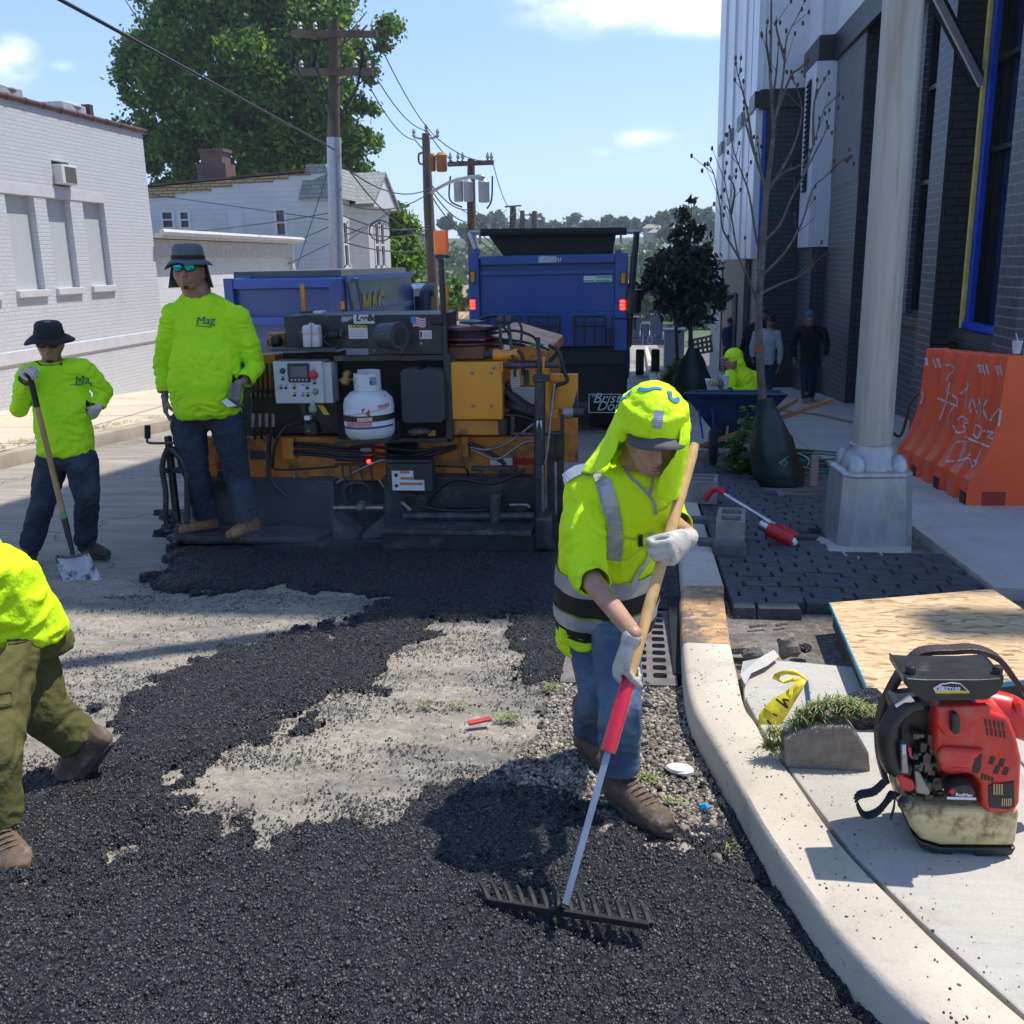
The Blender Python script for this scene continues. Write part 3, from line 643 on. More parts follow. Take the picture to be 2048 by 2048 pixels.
MB().box(3.9,4.15,11.2,13.34,.56,.715).build('brick_sill',M_dbrick2,ab,bevel=.008); MB().box(3.9,4.15,14.6,16.2,.6,.745).build('brick_sill',M_dbrick2,ab,bevel=.008)
# textured upper part of the pilaster
MB().box(3.69,3.7,18.42,21.0,2.9,5.24).build('stucco_panel',M_stucco,ab)
# black band stepping round the bays
mb=MB(); mb.box(3.62,3.70,14.6,21.04,5.25,5.70); mb.box(3.34,3.42,20.96,22.86,5.25,5.70); mb.box(3.42,3.71,20.96,21.035,5.25,5.70)
mb.box(2.47,2.555,22.80,24.0,4.68,5.05); mb.box(2.555,3.42,22.78,22.855,4.68,5.05); mb.build('black_band',M_bmetal,ab)
def zpx(y): return 0
# white panels above the band and hanging column boxes
mb=MB(); mb.box(3.66,3.70,14.6,21.03,5.71,TOP-.1); 
mb.build('metal_panel',M_wmetal,ab)
mb=MB(); mb.box(3.37,3.415,20.98,22.85,5.71,TOP-.1); mb.box(3.42,3.69,20.985,21.03,5.71,TOP-.1); mb.build('metal_panel',M_wmetal,ab)
mb=MB(); mb.box(2.56,3.42,22.80,22.85,5.06,TOP-.1); mb.box(2.50,2.555,22.80,24.1,5.06,TOP-.1); mb.build('metal_panel',M_wmetal,ab)
mb=MB(); mb.box(3.30,3.42,20.92,22.2,1.80,5.24); mb.box(3.42,3.73,20.92,21.035,1.80,5.24); mb.build('column_cladding',M_wmetal,ab,bevel=.01)
lv=MB(); 
def louver(mb,X,y0,y1,z0,z1):
    z=z0
    while z<z1-.04: mb.add([(X-.05,y0,z),(X-.05,y1,z),(X-.01,y1,z+.07),(X-.01,y0,z+.07)],[(0,1,2,3)]); mb.add([(X-.05,y0,z),(X-.05,y1,z),(X-.02,y1,z-.012),(X-.02,y0,z-.012)],[(0,1,2,3)]); z+=.095
    mb.box(X-.012,X-.004,y0,y1,z0,z1)
louver(lv,3.29,21.35,21.75,2.9,5.0); lv.build('louver',M_bmetal,ab)
# far bays on X=2.5: alternating piers, windows and louvers, lower edge at z 1.6
MB().box(2.50,2.555,22.87,23.9,1.62,4.67).build('blue_membrane_panel',M_blue,ab) if False else None
MB().box(2.57,2.62,22.835,22.86,1.3,4.66).build('blue_membrane_strip',M_blue,ab)
y=23.0
for (a,b,step) in ((23.0,26.1,0),(26.1,29.2,.03),(29.2,32.3,.03),(32.3,35.4,.03)):
    X=2.52+step*.6; col=MB(); zb=1.6-.02*(a-23)
    wy0,wy1=a+1.15,a+1.9
    zb2=5.0
    for (p,q) in ((a,wy0),(wy1,b)): col.box(X-.10 if p==a else X-.04,2.56,p,q,zb,zb2); col.box(X-.10 if p==a else X-.04,2.56,p,q,zb2,TOP-.1)
    col.box(X,2.56,wy0,wy1,zb,2.85); col.build('bay_cladding',M_wmetal,ab)
    lv=MB(); louver(lv,X+.02,wy0,wy1,2.87,4.7); lv.build('louver',M_bmetal,ab)
    MB().box(X-.14,X-.03,a-.02,wy0,4.72,5.05).build('black_band',M_bmetal if a<24 else mat('grey_band',(.2,.2,.2),.5),ab)
    for z in (5.2,8.3,11.4,14.5):
        MB().box(X-.02,X+.02,wy0+.04,wy1-.04,z,z+2.6).build('window',M_glass,ab)
        MB().box(X-.03,X+.03,wy0,wy1,z+2.6,z+3.1).build('spandrel_panel',M_wmetal,ab)
# brown siding wall, service door and roller grille on the far ground floor
M_bsid=siding('brown_siding',(.13,.125,.12),'Y',.12)
MB().box(2.42,2.54,24.2,30.2,-2.5,1.58).build('siding_wall',M_bsid,ab)
MB().box(2.38,2.43,25.6,26.7,-1.62,.75).build('doorway',mat('dark_doorway',(.008,.008,.009),.7),ab)
lv=MB(); louver(lv,2.42,30.4,34.5,-2.1,1.45); lv.build('roller_grille',M_bmetal,ab)
# awning strut by the near window
a=vY(1742,20,12.2); b=vX(1850,160,4.02)
mb=MB(); mb.bar(Vector((2.7,12.4,5.2)),Vector((4.0,13.28,3.62)),.14,.10); mb.build('awning_strut',mat('strut_black',(.03,.03,.032),.4),ab)
mb=MB(); mb.bar(Vector((2.7,12.33,5.16)),Vector((4.0,13.21,3.58)),.03,.10); mb.build('strut_trim',M_wpaint,ab)
mb=MB(); mb.box(2.6,4.0,11.2,13.3,5.2,5.35); mb.build('awning',M_bmetal,ab)
# ================================================================ TREES
def leafmat(name,c,tr=.35):
    m,N,L,B=_nodes(name); oc=N.new('ShaderNodeTexCoord').outputs['Object']
    n=noise_(N,L,oc,1.3,3); col=mixc(N,L,ramp(N,L,n,.3,.7),tuple(x*.7 for x in c),tuple(x*1.25 for x in c))
    L.new(col,B.inputs['Base Color']); B.inputs['Roughness'].default_value=.5
    t=N.new('ShaderNodeBsdfTranslucent'); L.new(mixc(N,L,.5,col,(c[0]*1.9,c[1]*2.0,c[2]*.9)),t.inputs[0]); ms=N.new('ShaderNodeMixShader'); ms.inputs[0].default_value=tr
    o=N['Material Output']; L.new(B.outputs[0],ms.inputs[1]); L.new(t.outputs[0],ms.inputs[2]); L.new(ms.outputs[0],o.inputs[0]); MC[name]=m; return m
LG=[leafmat('leaf_green',(.115,.205,.028)),leafmat('leaf_green_light',(.20,.30,.04)),leafmat('leaf_green_deep',(.05,.105,.018))]
LF=[leafmat('far_leaf',(.075,.12,.040),.3),leafmat('far_leaf_light',(.11,.155,.05),.3),leafmat('far_leaf_deep',(.045,.08,.03),.3)]
LB=[leafmat('bush_leaf',(.13,.26,.03)),leafmat('bush_leaf_light',(.19,.34,.045)),leafmat('bush_leaf_deep',(.06,.14,.02))]
LP=[leafmat('plum_leaf',(.058,.055,.048),.25),leafmat('plum_leaf_light',(.10,.12,.06),.3),leafmat('plum_leaf_deep',(.03,.022,.026),.15)]
M_bark=mat('bark',(.20,.17,.13),.9,var=.3,vs=5,bump=.8,bs=12,stretch=(1,1,.25))
M_bark2=mat('dark_bark',(.07,.055,.045),.9,var=.3,vs=5,bump=.5,bs=20)
def leaves(name,mats,blobs,n,size,rng,parent,sub=14,spread=.34,asp=.55,shell=.55,droop=0):
    pts=[];tot=sum(b[1]*b[2]*b[3] for b in blobs)
    for c,rx,ry,rz in blobs:
        k=max(3,int(sub*(rx*ry*rz/tot)**.66*len(blobs)**.34)) if len(blobs)>1 else sub
        u=rng.normal(size=(k,3)); u/=np.linalg.norm(u,axis=1,keepdims=True); rad=rng.uniform(shell,1.0,(k,1)); cen=u*rad
        m=int(n*rx*ry*rz/tot); idx=rng.integers(0,k,m); 
        sz=rng.uniform(.6,1.25,k)[idx][:,None]
        p=cen[idx]+rng.normal(size=(m,3))*spread*sz*.6
        pts.append(np.array(c)+p*np.array([rx,ry,rz]))
    P=np.concatenate(pts); m=len(P)
    a=rng.normal(size=(m,3)); a[:,2]-=droop; a/=np.linalg.norm(a,axis=1,keepdims=True); b=np.cross(a,rng.normal(size=(m,3))); b/=np.linalg.norm(b,axis=1,keepdims=True)
    s=size*rng.uniform(.6,1.35,(m,1)); a=a*s; b=b*s*asp
    V=np.stack([P-a,P+b*1.0,P+a,P-b],1).reshape(-1,3)
    me=D.meshes.new(name); off=np.array(wloc(parent)[:]); V-=off
    me.vertices.add(len(V)); me.vertices.foreach_set('co',V.astype(np.float32).ravel())
    me.loops.add(4*m); me.loops.foreach_set('vertex_index',np.arange(4*m,dtype=np.int32)); me.polygons.add(m); me.polygons.foreach_set('loop_start',(np.arange(m)*4).astype(np.int32))
    for q in mats: me.materials.append(q)
    me.polygons.foreach_set('material_index',rng.choice(3,m,p=[.5,.3,.2]).astype(np.int32)); me.update()
    o=D.objects.new(name,me); COL.objects.link(o); o.parent=parent; return o
def tree(name,label,cat,base,trunk,blobs,n,size,mats,seed,r=.2,barkm=None,group=None,limbs=True,**kw):
    rng=np.random.default_rng(seed); t=thing(name,base,label,cat,group); rr=random.Random(seed)
    mb=MB(); base=Vector(base); top=Vector(trunk); 
    mb.tube([base-Vector((0,0,.3)),base.lerp(top,.4)+Vector((rr.uniform(-.1,.1)*r*3,0,0)),top],[r*1.25,r*.85,r*.45],10)
    if limbs:
        for c,rx,ry,rz in blobs:
            s=base.lerp(top,rr.uniform(.45,.95)); e=Vector(c)+Vector((rr.uniform(-.3,.3)*rx,rr.uniform(-.3,.3)*ry,rz*.3)); mid=s.lerp(e,.5)+Vector((0,0,-.1*(e-s).length))
            mb.tube([s,mid,e],[r*.4,r*.26,r*.06],6)
            for q in range(3):
                e2=Vector(c)+Vector((rr.uniform(-.8,.8)*rx,rr.uniform(-.8,.8)*ry,rr.uniform(-.5,.8)*rz)); mb.tube([mid,mid.lerp(e2,.5)+Vector((0,0,.05*rz)),e2],[r*.2,r*.12,r*.03],5)
    mb.build('trunk',barkm or M_bark,t,smooth=True)
    leaves('crown',mats,blobs,n,size,rng,t,**kw); return t
# big plane tree behind the house
YT=64.
def bl(x,y,Y,r,sy=1,sz=1): 
    c=vY(x,y,Y); R=r*K/FPX*Y; return (c,R,R*sy,R*sz)
B=[bl(300,60,YT,75),bl(400,30,YT+2,90),bl(520,20,YT,90),bl(620,40,YT-1,80),bl(700,60,YT,48,1,.8),bl(270,150,YT,62),bl(360,150,YT-2,85),bl(470,130,YT-3,85),bl(570,130,YT-2,80),bl(650,130,YT,62),
   bl(265,240,YT,55),bl(340,250,YT-1,75),bl(440,240,YT-2,85),bl(540,230,YT-2,80),bl(630,220,YT-1,72),bl(670,290,YT,50),bl(310,310,YT,60),bl(400,320,YT,80),bl(520,320,YT,80),bl(610,310,YT,70),bl(440,-60,YT,120),bl(560,-50,YT,100),bl(690,200,YT,34)]
bt=vY(470,560,YT); bt.z=zt(YT)
tree('plane_tree','huge leafy green tree rising behind the two storey house','tree',bt,vY(480,60,YT),B,170000,.165,LG,4,r=.9,sub=46,spread=.29,asp=.62)
# mid green trees beside pole and in the yard
bt=vY(752,560,52); bt.z=zt(52)
tree('tree','rounded bright green tree right of the tall utility pole','tree',bt,vY(750,430,52),[bl(735,400,52,34,1,1.2),bl(760,440,52,38,1,1.2),bl(740,500,52,48),bl(775,500,52,34),bl(725,450,52,34),bl(760,550,52,45)],9000,.16,LG[1:2]+LB[:1]+LG[:1],5,r=.2,sub=20)
bt=vY(862,585,58); bt.z=zt(58)
tree('bush','bright green bush in front of the beige roofed bungalow','bush',bt,vY(862,560,58),[bl(858,545,58,20,1,1),bl(845,560,58,16),bl(878,562,58,18),bl(862,570,58,20)],2500,.12,LB,6,r=.08,sub=12)
bt=vY(770,560,46); bt.z=zt(46)
tree('bush','low leafy bush at the foot of the leaning utility pole','bush',bt,vY(770,540,46),[bl(755,570,46,26),bl(780,585,46,22),bl(742,590,46,22)],2200,.12,LG,8,r=.08,sub=12)
# hill trees, one by one
rr=random.Random(11); hill=[(843,414,300,17,.9),(905,412,320,24,.8),(935,405,330,24,.8),(1010,412,330,26,.8),(1045,425,300,22,.8),(1085,415,330,28,.75),(1110,420,310,22,.8),(1145,412,330,26,.75),(1172,418,310,22,.8),(1200,418,340,18,.8),(1225,420,320,20,1),(1250,412,310,26,1),(1275,400,320,18,1),(1300,398,320,26,1),(1330,400,310,24,1),(962,430,290,26,.7),(1130,440,270,30,.6),(1260,436,280,24,.8),(985,420,330,20,.8),(880,428,280,22,.7),(1345,420,300,26,1)]
ordn=['first','second','third','fourth','fifth','sixth','seventh','eighth','ninth','tenth','eleventh','twelfth','thirteenth','fourteenth','fifteenth','sixteenth','seventeenth','eighteenth','nineteenth','twentieth','last']
hn=['small rounded','spreading','tall rounded','broad','bushy','flat topped','dense','wide','low domed','narrow']
for i,(x,y,Y,r,sy) in enumerate(hill):
    r*=.72; y+=6; b=[bl(x,y,Y,r*.75,1,sy),bl(x-r*.55,y+r*.35,Y,r*.55,1,sy),bl(x+r*.5,y+r*.4,Y,r*.55,1,sy),bl(x,y+r*.6,Y,r*.6,1,.7),bl(x+rr.uniform(-.3,.3)*r,y-r*.35*sy,Y,r*.45,1,sy)]
    bt=vY(x,y+r,Y); bt.z=float(zt(Y))-.5
    tree('hill_tree','%s green tree, %s from the left among the crest trees of the far hill'%(hn[i%10],ordn[sorted(range(len(hill)),key=lambda k:hill[k][0]).index(i)]),'tree',bt,vY(x,y,Y),b,1300,1.0,LF,100+i,r=.5,barkm=M_bark2,group='trees along the crest of the far hill',sub=10,spread=.42)
# hillside woods as one mass
bb=[]
for i in range(170):
    x=rr.uniform(760,1420); Y=rr.uniform(120,270); y=rr.uniform(430,500) if Y>180 else rr.uniform(455,545); c=vY(x,y,Y); 
    g_=float(zt(Y)); c.z=min(c.z,g_+3.5); c.z=max(c.z,g_+1.)
    R=rr.uniform(1.8,3.4); bb.append((c,R*1.3,R,R*.85))
wd=thing('tmp',(0,0,0),None,None); o=leaves('hillside_woods',LF,bb,60000,.62,np.random.default_rng(3),wd,sub=300,spread=.4); o.parent=None; o.matrix_world=Matrix.Identity(4); D.objects.remove(wd); tag(o,'mass of green trees covering the lower hillside','woods',kind='stuff')
# ================================================================ FAR HOUSES
M_beige=mat('beige_wall',(.38,.35,.30),.7); M_broof=mat('beige_roof',(.27,.235,.19),.8,var=.15,bump=.3); M_groof=mat('grey_roof',(.17,.17,.18),.8,var=.2)
def far_house(x,y,w,h,Y,wm,rm,label,group=None,name='far_house'):
    c=vY(x,y,Y); s=K/FPX*Y; W2=w*s/2; H2=h*s; g0=float(zt(Y))-3; t=thing(name,(c.x,Y,g0+3),label,'house',group)
    MB().box(c.x-W2,c.x+W2,Y,Y+W2*1.6,g0,c.z).build('wall',wm,t)
    mb=MB(); a=W2+.4; d=W2*1.6+.4; mb.add([(c.x-a,Y-.4,c.z-.05),(c.x+a,Y-.4,c.z-.05),(c.x+a,Y+d,c.z-.05),(c.x-a,Y+d,c.z-.05),(c.x-a*.55,Y+d/2,c.z+H2),(c.x+a*.55,Y+d/2,c.z+H2)],[(0,1,5,4),(2,3,4,5),(1,2,5),(3,0,4),(3,2,1,0)]); mb.build('roof',rm,t)
    for k in (-.5,.35): MB().box(c.x+W2*k,c.x+W2*(k+.25),Y-.06,Y,c.z-1.6,c.z-.5).build('window',M_glass,t)
far_house(845,562,105,22,66,M_beige,M_broof,'beige roofed bungalow beyond the utility poles',None,'bungalow')
MB_=None
for i,(x,y,w,h,Y,a,b,l) in enumerate([(1255,438,60,8,290,M_beige,M_broof,'wide cream house under the far hill trees'),(1232,430,34,7,305,M_beige,M_broof,'small cream house left of the wide cream one on the far hill'),(1325,432,40,9,300,M_wpaint,M_groof,'white grey roofed house at the right end of the far hill'),
  (1300,462,44,10,230,M_beige,M_groof,'grey roofed house low on the far hillside'),(1268,470,38,9,210,M_wpaint,M_groof,'white walled house lowest on the far hillside'),(805,440,40,9,290,M_beige,M_groof,'grey roofed house behind the leaning pole on the far hill'),(1328,482,46,12,190,M_wpaint,M_groof,'white walled house nearest the purple tree')]):
    far_house(x,y,w,h,Y,a,b,l,'houses on the far hillside')
# straw covered lot and concrete block fence in the middle distance
mb=MB(); P=[vY(x,y,Y) for x,y,Y in ((740,588,62),(900,588,62),(905,640,50),(720,640,50))]; 
struct(mb.add([(p.x,p.y,p.z) for p in P]+[(p.x,p.y+(-3 if i>1 else 3),-7) for i,p in enumerate(P)],[(3,2,1,0),(3,2,6,7),(0,1,5,4),(2,1,5,6),(3,0,4,7)]).build('straw_lot',mat('straw',(.40,.27,.14),.95,var=.25,vs=3,bump=.5)))
MBx=MB(); a=vY(860,600,46); 
# ================================================================ UTILITY POLES AND WIRES
M_pole=mat('weathered_pole',(.115,.085,.065),.9,var=.3,vs=3,bump=.5,bs=14,stretch=(1,1,.15),dirt=(.2,.18,.16),dlo=.55,dhi=.8)
M_ceram=mat('insulator',(.30,.30,.31),.3); M_wire=mat('wire',(.03,.03,.033),.6,var=.1); M_gal=mat('galvanised',(.42,.43,.45),.4,metal=.5,var=.1)
M_rust=mat('rusty_orange_paint',(.42,.14,.03),.7,var=.3,dirt=(.16,.06,.03),dlo=.45,dhi=.7,ds=3,stretch=(1,1,.3))
def Z1(x,y,Y): return vY(x*.39063,y*.39063,Y)
def Z2(x,y,Y): return vY((800+x*.31056)/K,(200+y*.31056)/K,Y)
def upole(pts,r0,r1,label,sleeve=None):
    base=Vector(pts[0]); base.z=float(zt(base.y)); t=thing('utility_pole',base,label,'utility pole'); 
    MB().tube([base-Vector((0,0,.3))]+[Vector(p) for p in pts[1:]],[r0]*(len(pts)-1)+[r1],12).build('pole',M_pole,t,smooth=True); return t
Yp=27.
p1=upole([Z1(1610,1320,Yp),Z1(1612,650,Yp),Z1(1614,105,Yp)],.17,.13,'tallest utility pole with two wooden crossarms behind the blue tipper')
MB().tube([Vector((Z1(1610,1320,Yp).x,Yp,zt(Yp)+.3)),Z1(1612,665,Yp)],[.21,.19],14).build('metal_sleeve',M_gal,p1,smooth=True)
for (x0,x1,y) in ((1410,1822,163),(1420,1802,347)):
    a=Z1(x0,y,Yp-.2);b=Z1(x1,y+3,Yp-.2); ar=MB().bar(a,b,.12,.16).build('crossarm',M_pole,p1)
    for f in (.1,.28,.78,.95): 
        q=a.lerp(b,f); MB().lathe(q+Vector((0,0,.08)),[(.03,0),(.07,.04),(.04,.09),(.07,.13),(.03,.2)],10).build('insulator',M_ceram,p1,smooth=True)
    c=a.lerp(b,.5)
    MB().bar(a.lerp(b,.75),Z1(1614,y+80,Yp-.18),.05,.03).build('brace',M_pole,p1); MB().bar(a.lerp(b,.25),Z1(1614,y+80,Yp-.18),.05,.03).build('brace',M_pole,p1)
for x,y in ((1410,285),(1512,290),(1745,292)): MB().tube([Z1(x,y-60,Yp-.3),Z1(x+6,y,Yp-.3),Z1(x-8,y+30,Yp-.3)],[.05,.07,.06],8).build('cutout_fuse',M_black,p1,smooth=True)
for P in (((1745,300),(1720,430),(1640,560)),((1410,290),(1470,400),(1560,540)),((1515,300),(1570,450),(1610,600))): MB().tube(refine([Z1(x,y,Yp-.25) for x,y in P]),.03,6).build('drop_cable',M_wire,p1)
Yq=38.
p2=upole([Z2(225,1340,Yq),Z2(185,700,Yq),Z2(165,215,Yq)],.2,.14,'leaning utility pole carrying rusty orange transformers')
MB().tube([Z2(90,240,Yq),Z2(165,255,Yq),Z2(245,235,Yq)],.04,6).build('bracket',M_ceram,p2)
for x in (90,170,243): MB().lathe(Z2(x,240 if x!=170 else 210,Yq),[(.03,0),(.08,.06),(.04,.12),(.08,.18),(.02,.3)],8).build('insulator',M_ceram,p2,smooth=True)
for (a,b,y0,y1) in ((190,232,345,460),(236,304,338,462)):
    m0=Z2((a+b)/2,y1,Yq-.4); m1=Z2((a+b)/2+4,y0,Yq-.4); r=(b-a)/2*.31056/FPX*Yq; MB().lathe(m0,[(r*.8,0),(r,.05),(r,(m1-m0).length-.15),(r*1.08,(m1-m0).length-.1),(r*.6,(m1-m0).length)],16).build('transformer',M_rust,p2,smooth=True)
MB().tube(refine([Z2(150,340,Yq),Z2(122,350,Yq),Z2(124,405,Yq),Z2(155,415,Yq)]),.04,6).build('bracket',M_pole,p2)
MB().tube(refine([Z2(200,595,Yq-.3),Z2(320,530,Yq-.6),Z2(430,500,Yq-.8),Z2(480,497,Yq-.9)]),.06,8).build('lamp_arm',M_gal,p2,smooth=True)
h0=Z2(475,497,Yq-.9);h1=Z2(548,495,Yq-1); MB().loft([(h0,(0,.05,0),(0,0,.05)),(h0.lerp(h1,.3),(0,.16,0),(0,0,.10)),(h0.lerp(h1,.7)+Vector((0,0,-.02)),(0,.2,0),(0,0,.13)),(h1,(0,.08,0),(0,0,.05))],12).build('lamp_head',M_gal,p2,smooth=True)
Yr=46.
p3=upole([Z2(458,1000,Yr),Z2(458,600,Yr),Z2(458,380,Yr)],.2,.16,'utility pole with three grey transformers right of the leaning one')
MB().bar(Z2(308,414,Yr-.3),Z2(604,402,Yr-.3),.14,.2).build('crossarm',M_pole,p3)
for x in (325,375,405,565,590): MB().lathe(Z2(x,400,Yr-.3),[(.03,0),(.09,.06),(.04,.12),(.09,.2),(.02,.42)],8).build('insulator',M_ceram,p3,smooth=True)
M_tg=mat('transformer_grey',(.36,.39,.42),.4,var=.08)
for (a,b,y0,y1) in ((350,408,500,655),(412,470,505,655),(508,577,505,660)):
    m0=Z2((a+b)/2,y1,Yr-.5); m1=Z2((a+b)/2,y0,Yr-.5); r=(b-a)/2*.31056/FPX*Yr; l=(m1-m0).length; MB().lathe(m0,[(r*.85,0),(r,.05),(r,l-.2),(r*1.06,l-.16),(r*.5,l)],18).build('transformer',M_tg,p3,smooth=True)
for P in (((325,490),(320,640),(400,690)),((595,490),(590,640),(560,700))): MB().tube(refine([Z2(x,y,Yr-.5) for x,y in P]),.04,6).build('drop_cable',M_wire,p3)
for (x,y0,Y,l) in ((728,680,72,'short distant utility pole nearest the three transformers'),(788,712,92,'thin distant utility pole between two others'),(867,715,92,'distant greenish utility pole standing furthest right')):
    q=upole([Z2(x,1000,Y),Z2(x,850,Y),Z2(x,y0,Y)],.3,.2,l)
    if x==728: MB().bar(Z2(675,688,Y),Z2(780,680,Y),.15,.1).build('crossarm',M_pole,q)
    if x==788: MB().bar(Z2(800,740,Y),Z2(865,740,Y),.15,.1).build('crossarm',M_pole,q)
WG='overhead wires between the utility poles'
WN=['first','second','third','fourth','fifth','sixth','seventh','eighth','ninth','tenth','eleventh','twelfth','thirteenth']
WC={}
def wlab(a,b):
    n=lambda p:('tallest pole' if abs(p.y-27)<1.5 else 'leaning pole' if abs(p.y-38)<1.2 else 'grey transformer pole' if abs(p.y-46)<1 else 'distant poles' if p.y>55 else 'plum tree' if p.x>0 else 'house wall')
    k=(n(a),n(b)); WC[k]=WC.get(k,0)+1; return '%s thin wire from the %s to the %s, counted from the top'%(WN[(WC[k]-1)%13],k[0],k[1])
def wire(pts,r=.014,sag=0,label=None):
    P=[Vector(p) for p in pts]; Q=[]
    for a,b in zip(P[:-1],P[1:]):
        for i in range(8):
            t=i/8; q=a.lerp(b,t); q.z-=sag*4*t*(1-t); Q.append(q)
    Q.append(P[-1]); o=MB().tube(Q,r,5).build('overhead_wire',M_wire); tag(o,label or wlab(P[0],P[-1]),'wire',WG if not label else None); return o
wire([vY(100,-8,9.5),Z1(1615,722,Yp-.2)],.022,0,'thick bundled cable crossing the top left sky down to the tallest pole')
U=vY
for a,b,s in [((711,72,Yp),(826,262,Yq),.3),((712,150,Yp),(806,246,Yq),.3),((700,168,Yp),(783,264,Yq),.3),((826,262,Yq),(926,303,Yr),.25),((806,246,Yq),(868,313,Yr),.2),((783,264,Yq),(860,310,Yr),.3),
  ((931,312,Yr),(967,391,72),.6),((888,392,Yr),(957,394,72),.5),((870,395,Yr),(975,396,72),.7),((967,392,72),(1010,425,92),.4),((978,393,72),(1000,420,92),.3)]: wire([U(*a),U(*b)],.02 if a[2]>30 else .016,s)
for a,b,s in [((632,283,Yp),(805,445,Yq),.5),((632,300,Yp),(812,355,Yq),.5),((632,400,Yp),(812,425,Yq),.3),((632,420,Yp),(812,430,Yq),.35),((632,452,Yp),(812,470,Yq),.2),((632,380,Yp),(812,362,Yq),.4),((632,450,Yp),(735,398,Yq),.1)]: wire([U(*a),U(*b)],.02,s)
for a,b,s in [((815,350,Yq),(888,395,Yr),.3),((815,360,Yq),(888,420,Yr),.3),((816,372,Yq),(888,430,Yr),.4),((818,440,Yq),(888,480,Yr),.1),((820,455,Yq),(888,505,Yr),.1)]: wire([U(*a),U(*b)],.025,s)
for a,b,s in [((888,400,Yr),(1010,478,110),.8),((888,410,Yr),(1010,485,110),.8),((888,425,Yr),(1010,492,110),.6),((888,440,Yr),(1008,500,110),.6),((888,460,Yr),(1005,510,110),.4),((888,480,Yr),(1000,515,110),.3)]: wire([U(*a),U(*b)],.03,s)
for a,b,s in [((284,367,38.6),(631,416,Yp),.0),((300,440,36),(631,400,Yp),.1),((557,452,38),(631,422,Yp),.05),((500,520,38),(631,455,Yp),0),((631,470,Yp),(742,398,Yq),0),((631,285,Yp),(560,505,38),0)]: wire([U(*a),U(*b)],.014,s)
for y in (478,492,505,520): wire([vY(1180,y,60),vY(1345,y-6,34)],.022,.2,None)
mb=MB(); mb.tube(refine([Z1(1838,1115,Yp+3)+Vector((.35*math.cos(t),0,.30*math.sin(t))) for t in np.linspace(0,6.28,9)],2),.02,6); tag(mb.build('cable_coil',M_wire),'looped coil of black cable hanging on the low wires','cable')
# ================================================================ TRUCKS
M_tblue=mat('truck_blue',(.016,.065,.26),.32,var=.12,vs=1.5,coat=.3,dirt=(.05,.07,.16),dlo=.55,dhi=.8,ds=2)
M_tblue2=mat('truck_blue_trim',(.03,.09,.40),.35,var=.08)
M_rubber=mat('rubber',(.014,.014,.014),.8,var=.3,bump=.2)
M_amber=mat('amber_lens',(.65,.22,.01),.2); M_red=mat('red_lamp',(.9,.02,.015),.3,emit=5.0); M_redo=mat('red_lens',(.35,.01,.01),.3)
M_white=mat('white_decal',(.66,.66,.66),.5,var=.04); M_green=mat('green_decal',(.03,.38,.22),.5)
M_tarp=mat('black_tarp',(.010,.010,.011),.75,var=.3,bump=.4,bs=5)
def T1(x,y,Y=14.5): return Z2(x,y,Y)
t1=thing('dump_truck',(-1.3,14.5,gz(14.5)),'blue dump truck seen from behind with black tarp rolled above its tailgate','truck')
def bxp(mb,x0,y0,x1,y1,Y,d,f=T1):   # box with its rear face at depth Y between two picture readings
    a=f(x0,y0,Y);b=f(x1,y1,Y);c=f(x0,y1,Y);e=f(x1,y0,Y)
    mb.box((a.x+c.x)/2,(b.x+e.x)/2,Y,Y+d,(b.z+c.z)/2,(a.z+e.z)/2); return mb
mb=MB(); bxp(mb,480,1010,1420,1590,14.62,5.2); mb.build('dump_body',M_tblue,t1)
tg=MB(); bxp(tg,515,1120,1385,1370,14.56,.06); bxp(tg,515,1370,1385,1590,14.54,.08); bxp(tg,518,998,1384,1056,14.50,.12); bxp(tg,515,1100,1385,1126,14.52,.1)
tgo=tg.build('tailgate',M_tblue,t1,bevel=.008)
for (a,b) in ((445,512),(1385,1465)):
    mb=MB(); bxp(mb,a,985,b,1600,14.47,.3); mb.build('corner_post',M_tblue,t1,bevel=.015)
mb=MB(); bxp(mb,470,958,516,1000,14.47,.1); bxp(mb,1385,962,1425,1000,14.47,.1); mb.build('hinge_bracket',M_tblue,t1,bevel=.01)
for i,(a,b) in enumerate(((560,768),(822,1024),(1118,1318))):
    mb=MB(); z0,z1=1590,1392
    for x in (a,b): mb.tube([T1(x,z0 if i!=0 else 1470,14.5),T1(x,z1,14.5)],.018,6)
    mb.tube([T1(a-8,z1,14.5),T1(b+5,z1,14.5)],.016,6); mb.tube([T1(a,z1+62,14.49),T1(b,z1+62,14.49)],.012,6)
    for f in (.33,.66): mb.tube([T1(a+(b-a)*f,z1,14.49),T1(a+(b-a)*f,z0-15,14.49)],.009,5)
    mb.build('chute_guard',M_dark,t1)
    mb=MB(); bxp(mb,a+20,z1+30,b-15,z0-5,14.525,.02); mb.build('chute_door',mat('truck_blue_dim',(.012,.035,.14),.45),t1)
mb=MB(); bxp(mb,1380,1420,1460,1612,14.44,.08); mb.build('latch_plate',M_tblue,t1)
mb=MB(); bxp(mb,1345,1470,1378,1570,14.4,.05); bxp(mb,1505,1400,1520,1480,14.3,.05); mb.tube([T1(1385,1405,14.4),T1(1530,1408,14.4)],.016,6); mb.tube([T1(1365,1390,14.42),T1(1362,1480,14.42)],.014,6); mb.build('latch_handle',M_black,t1)
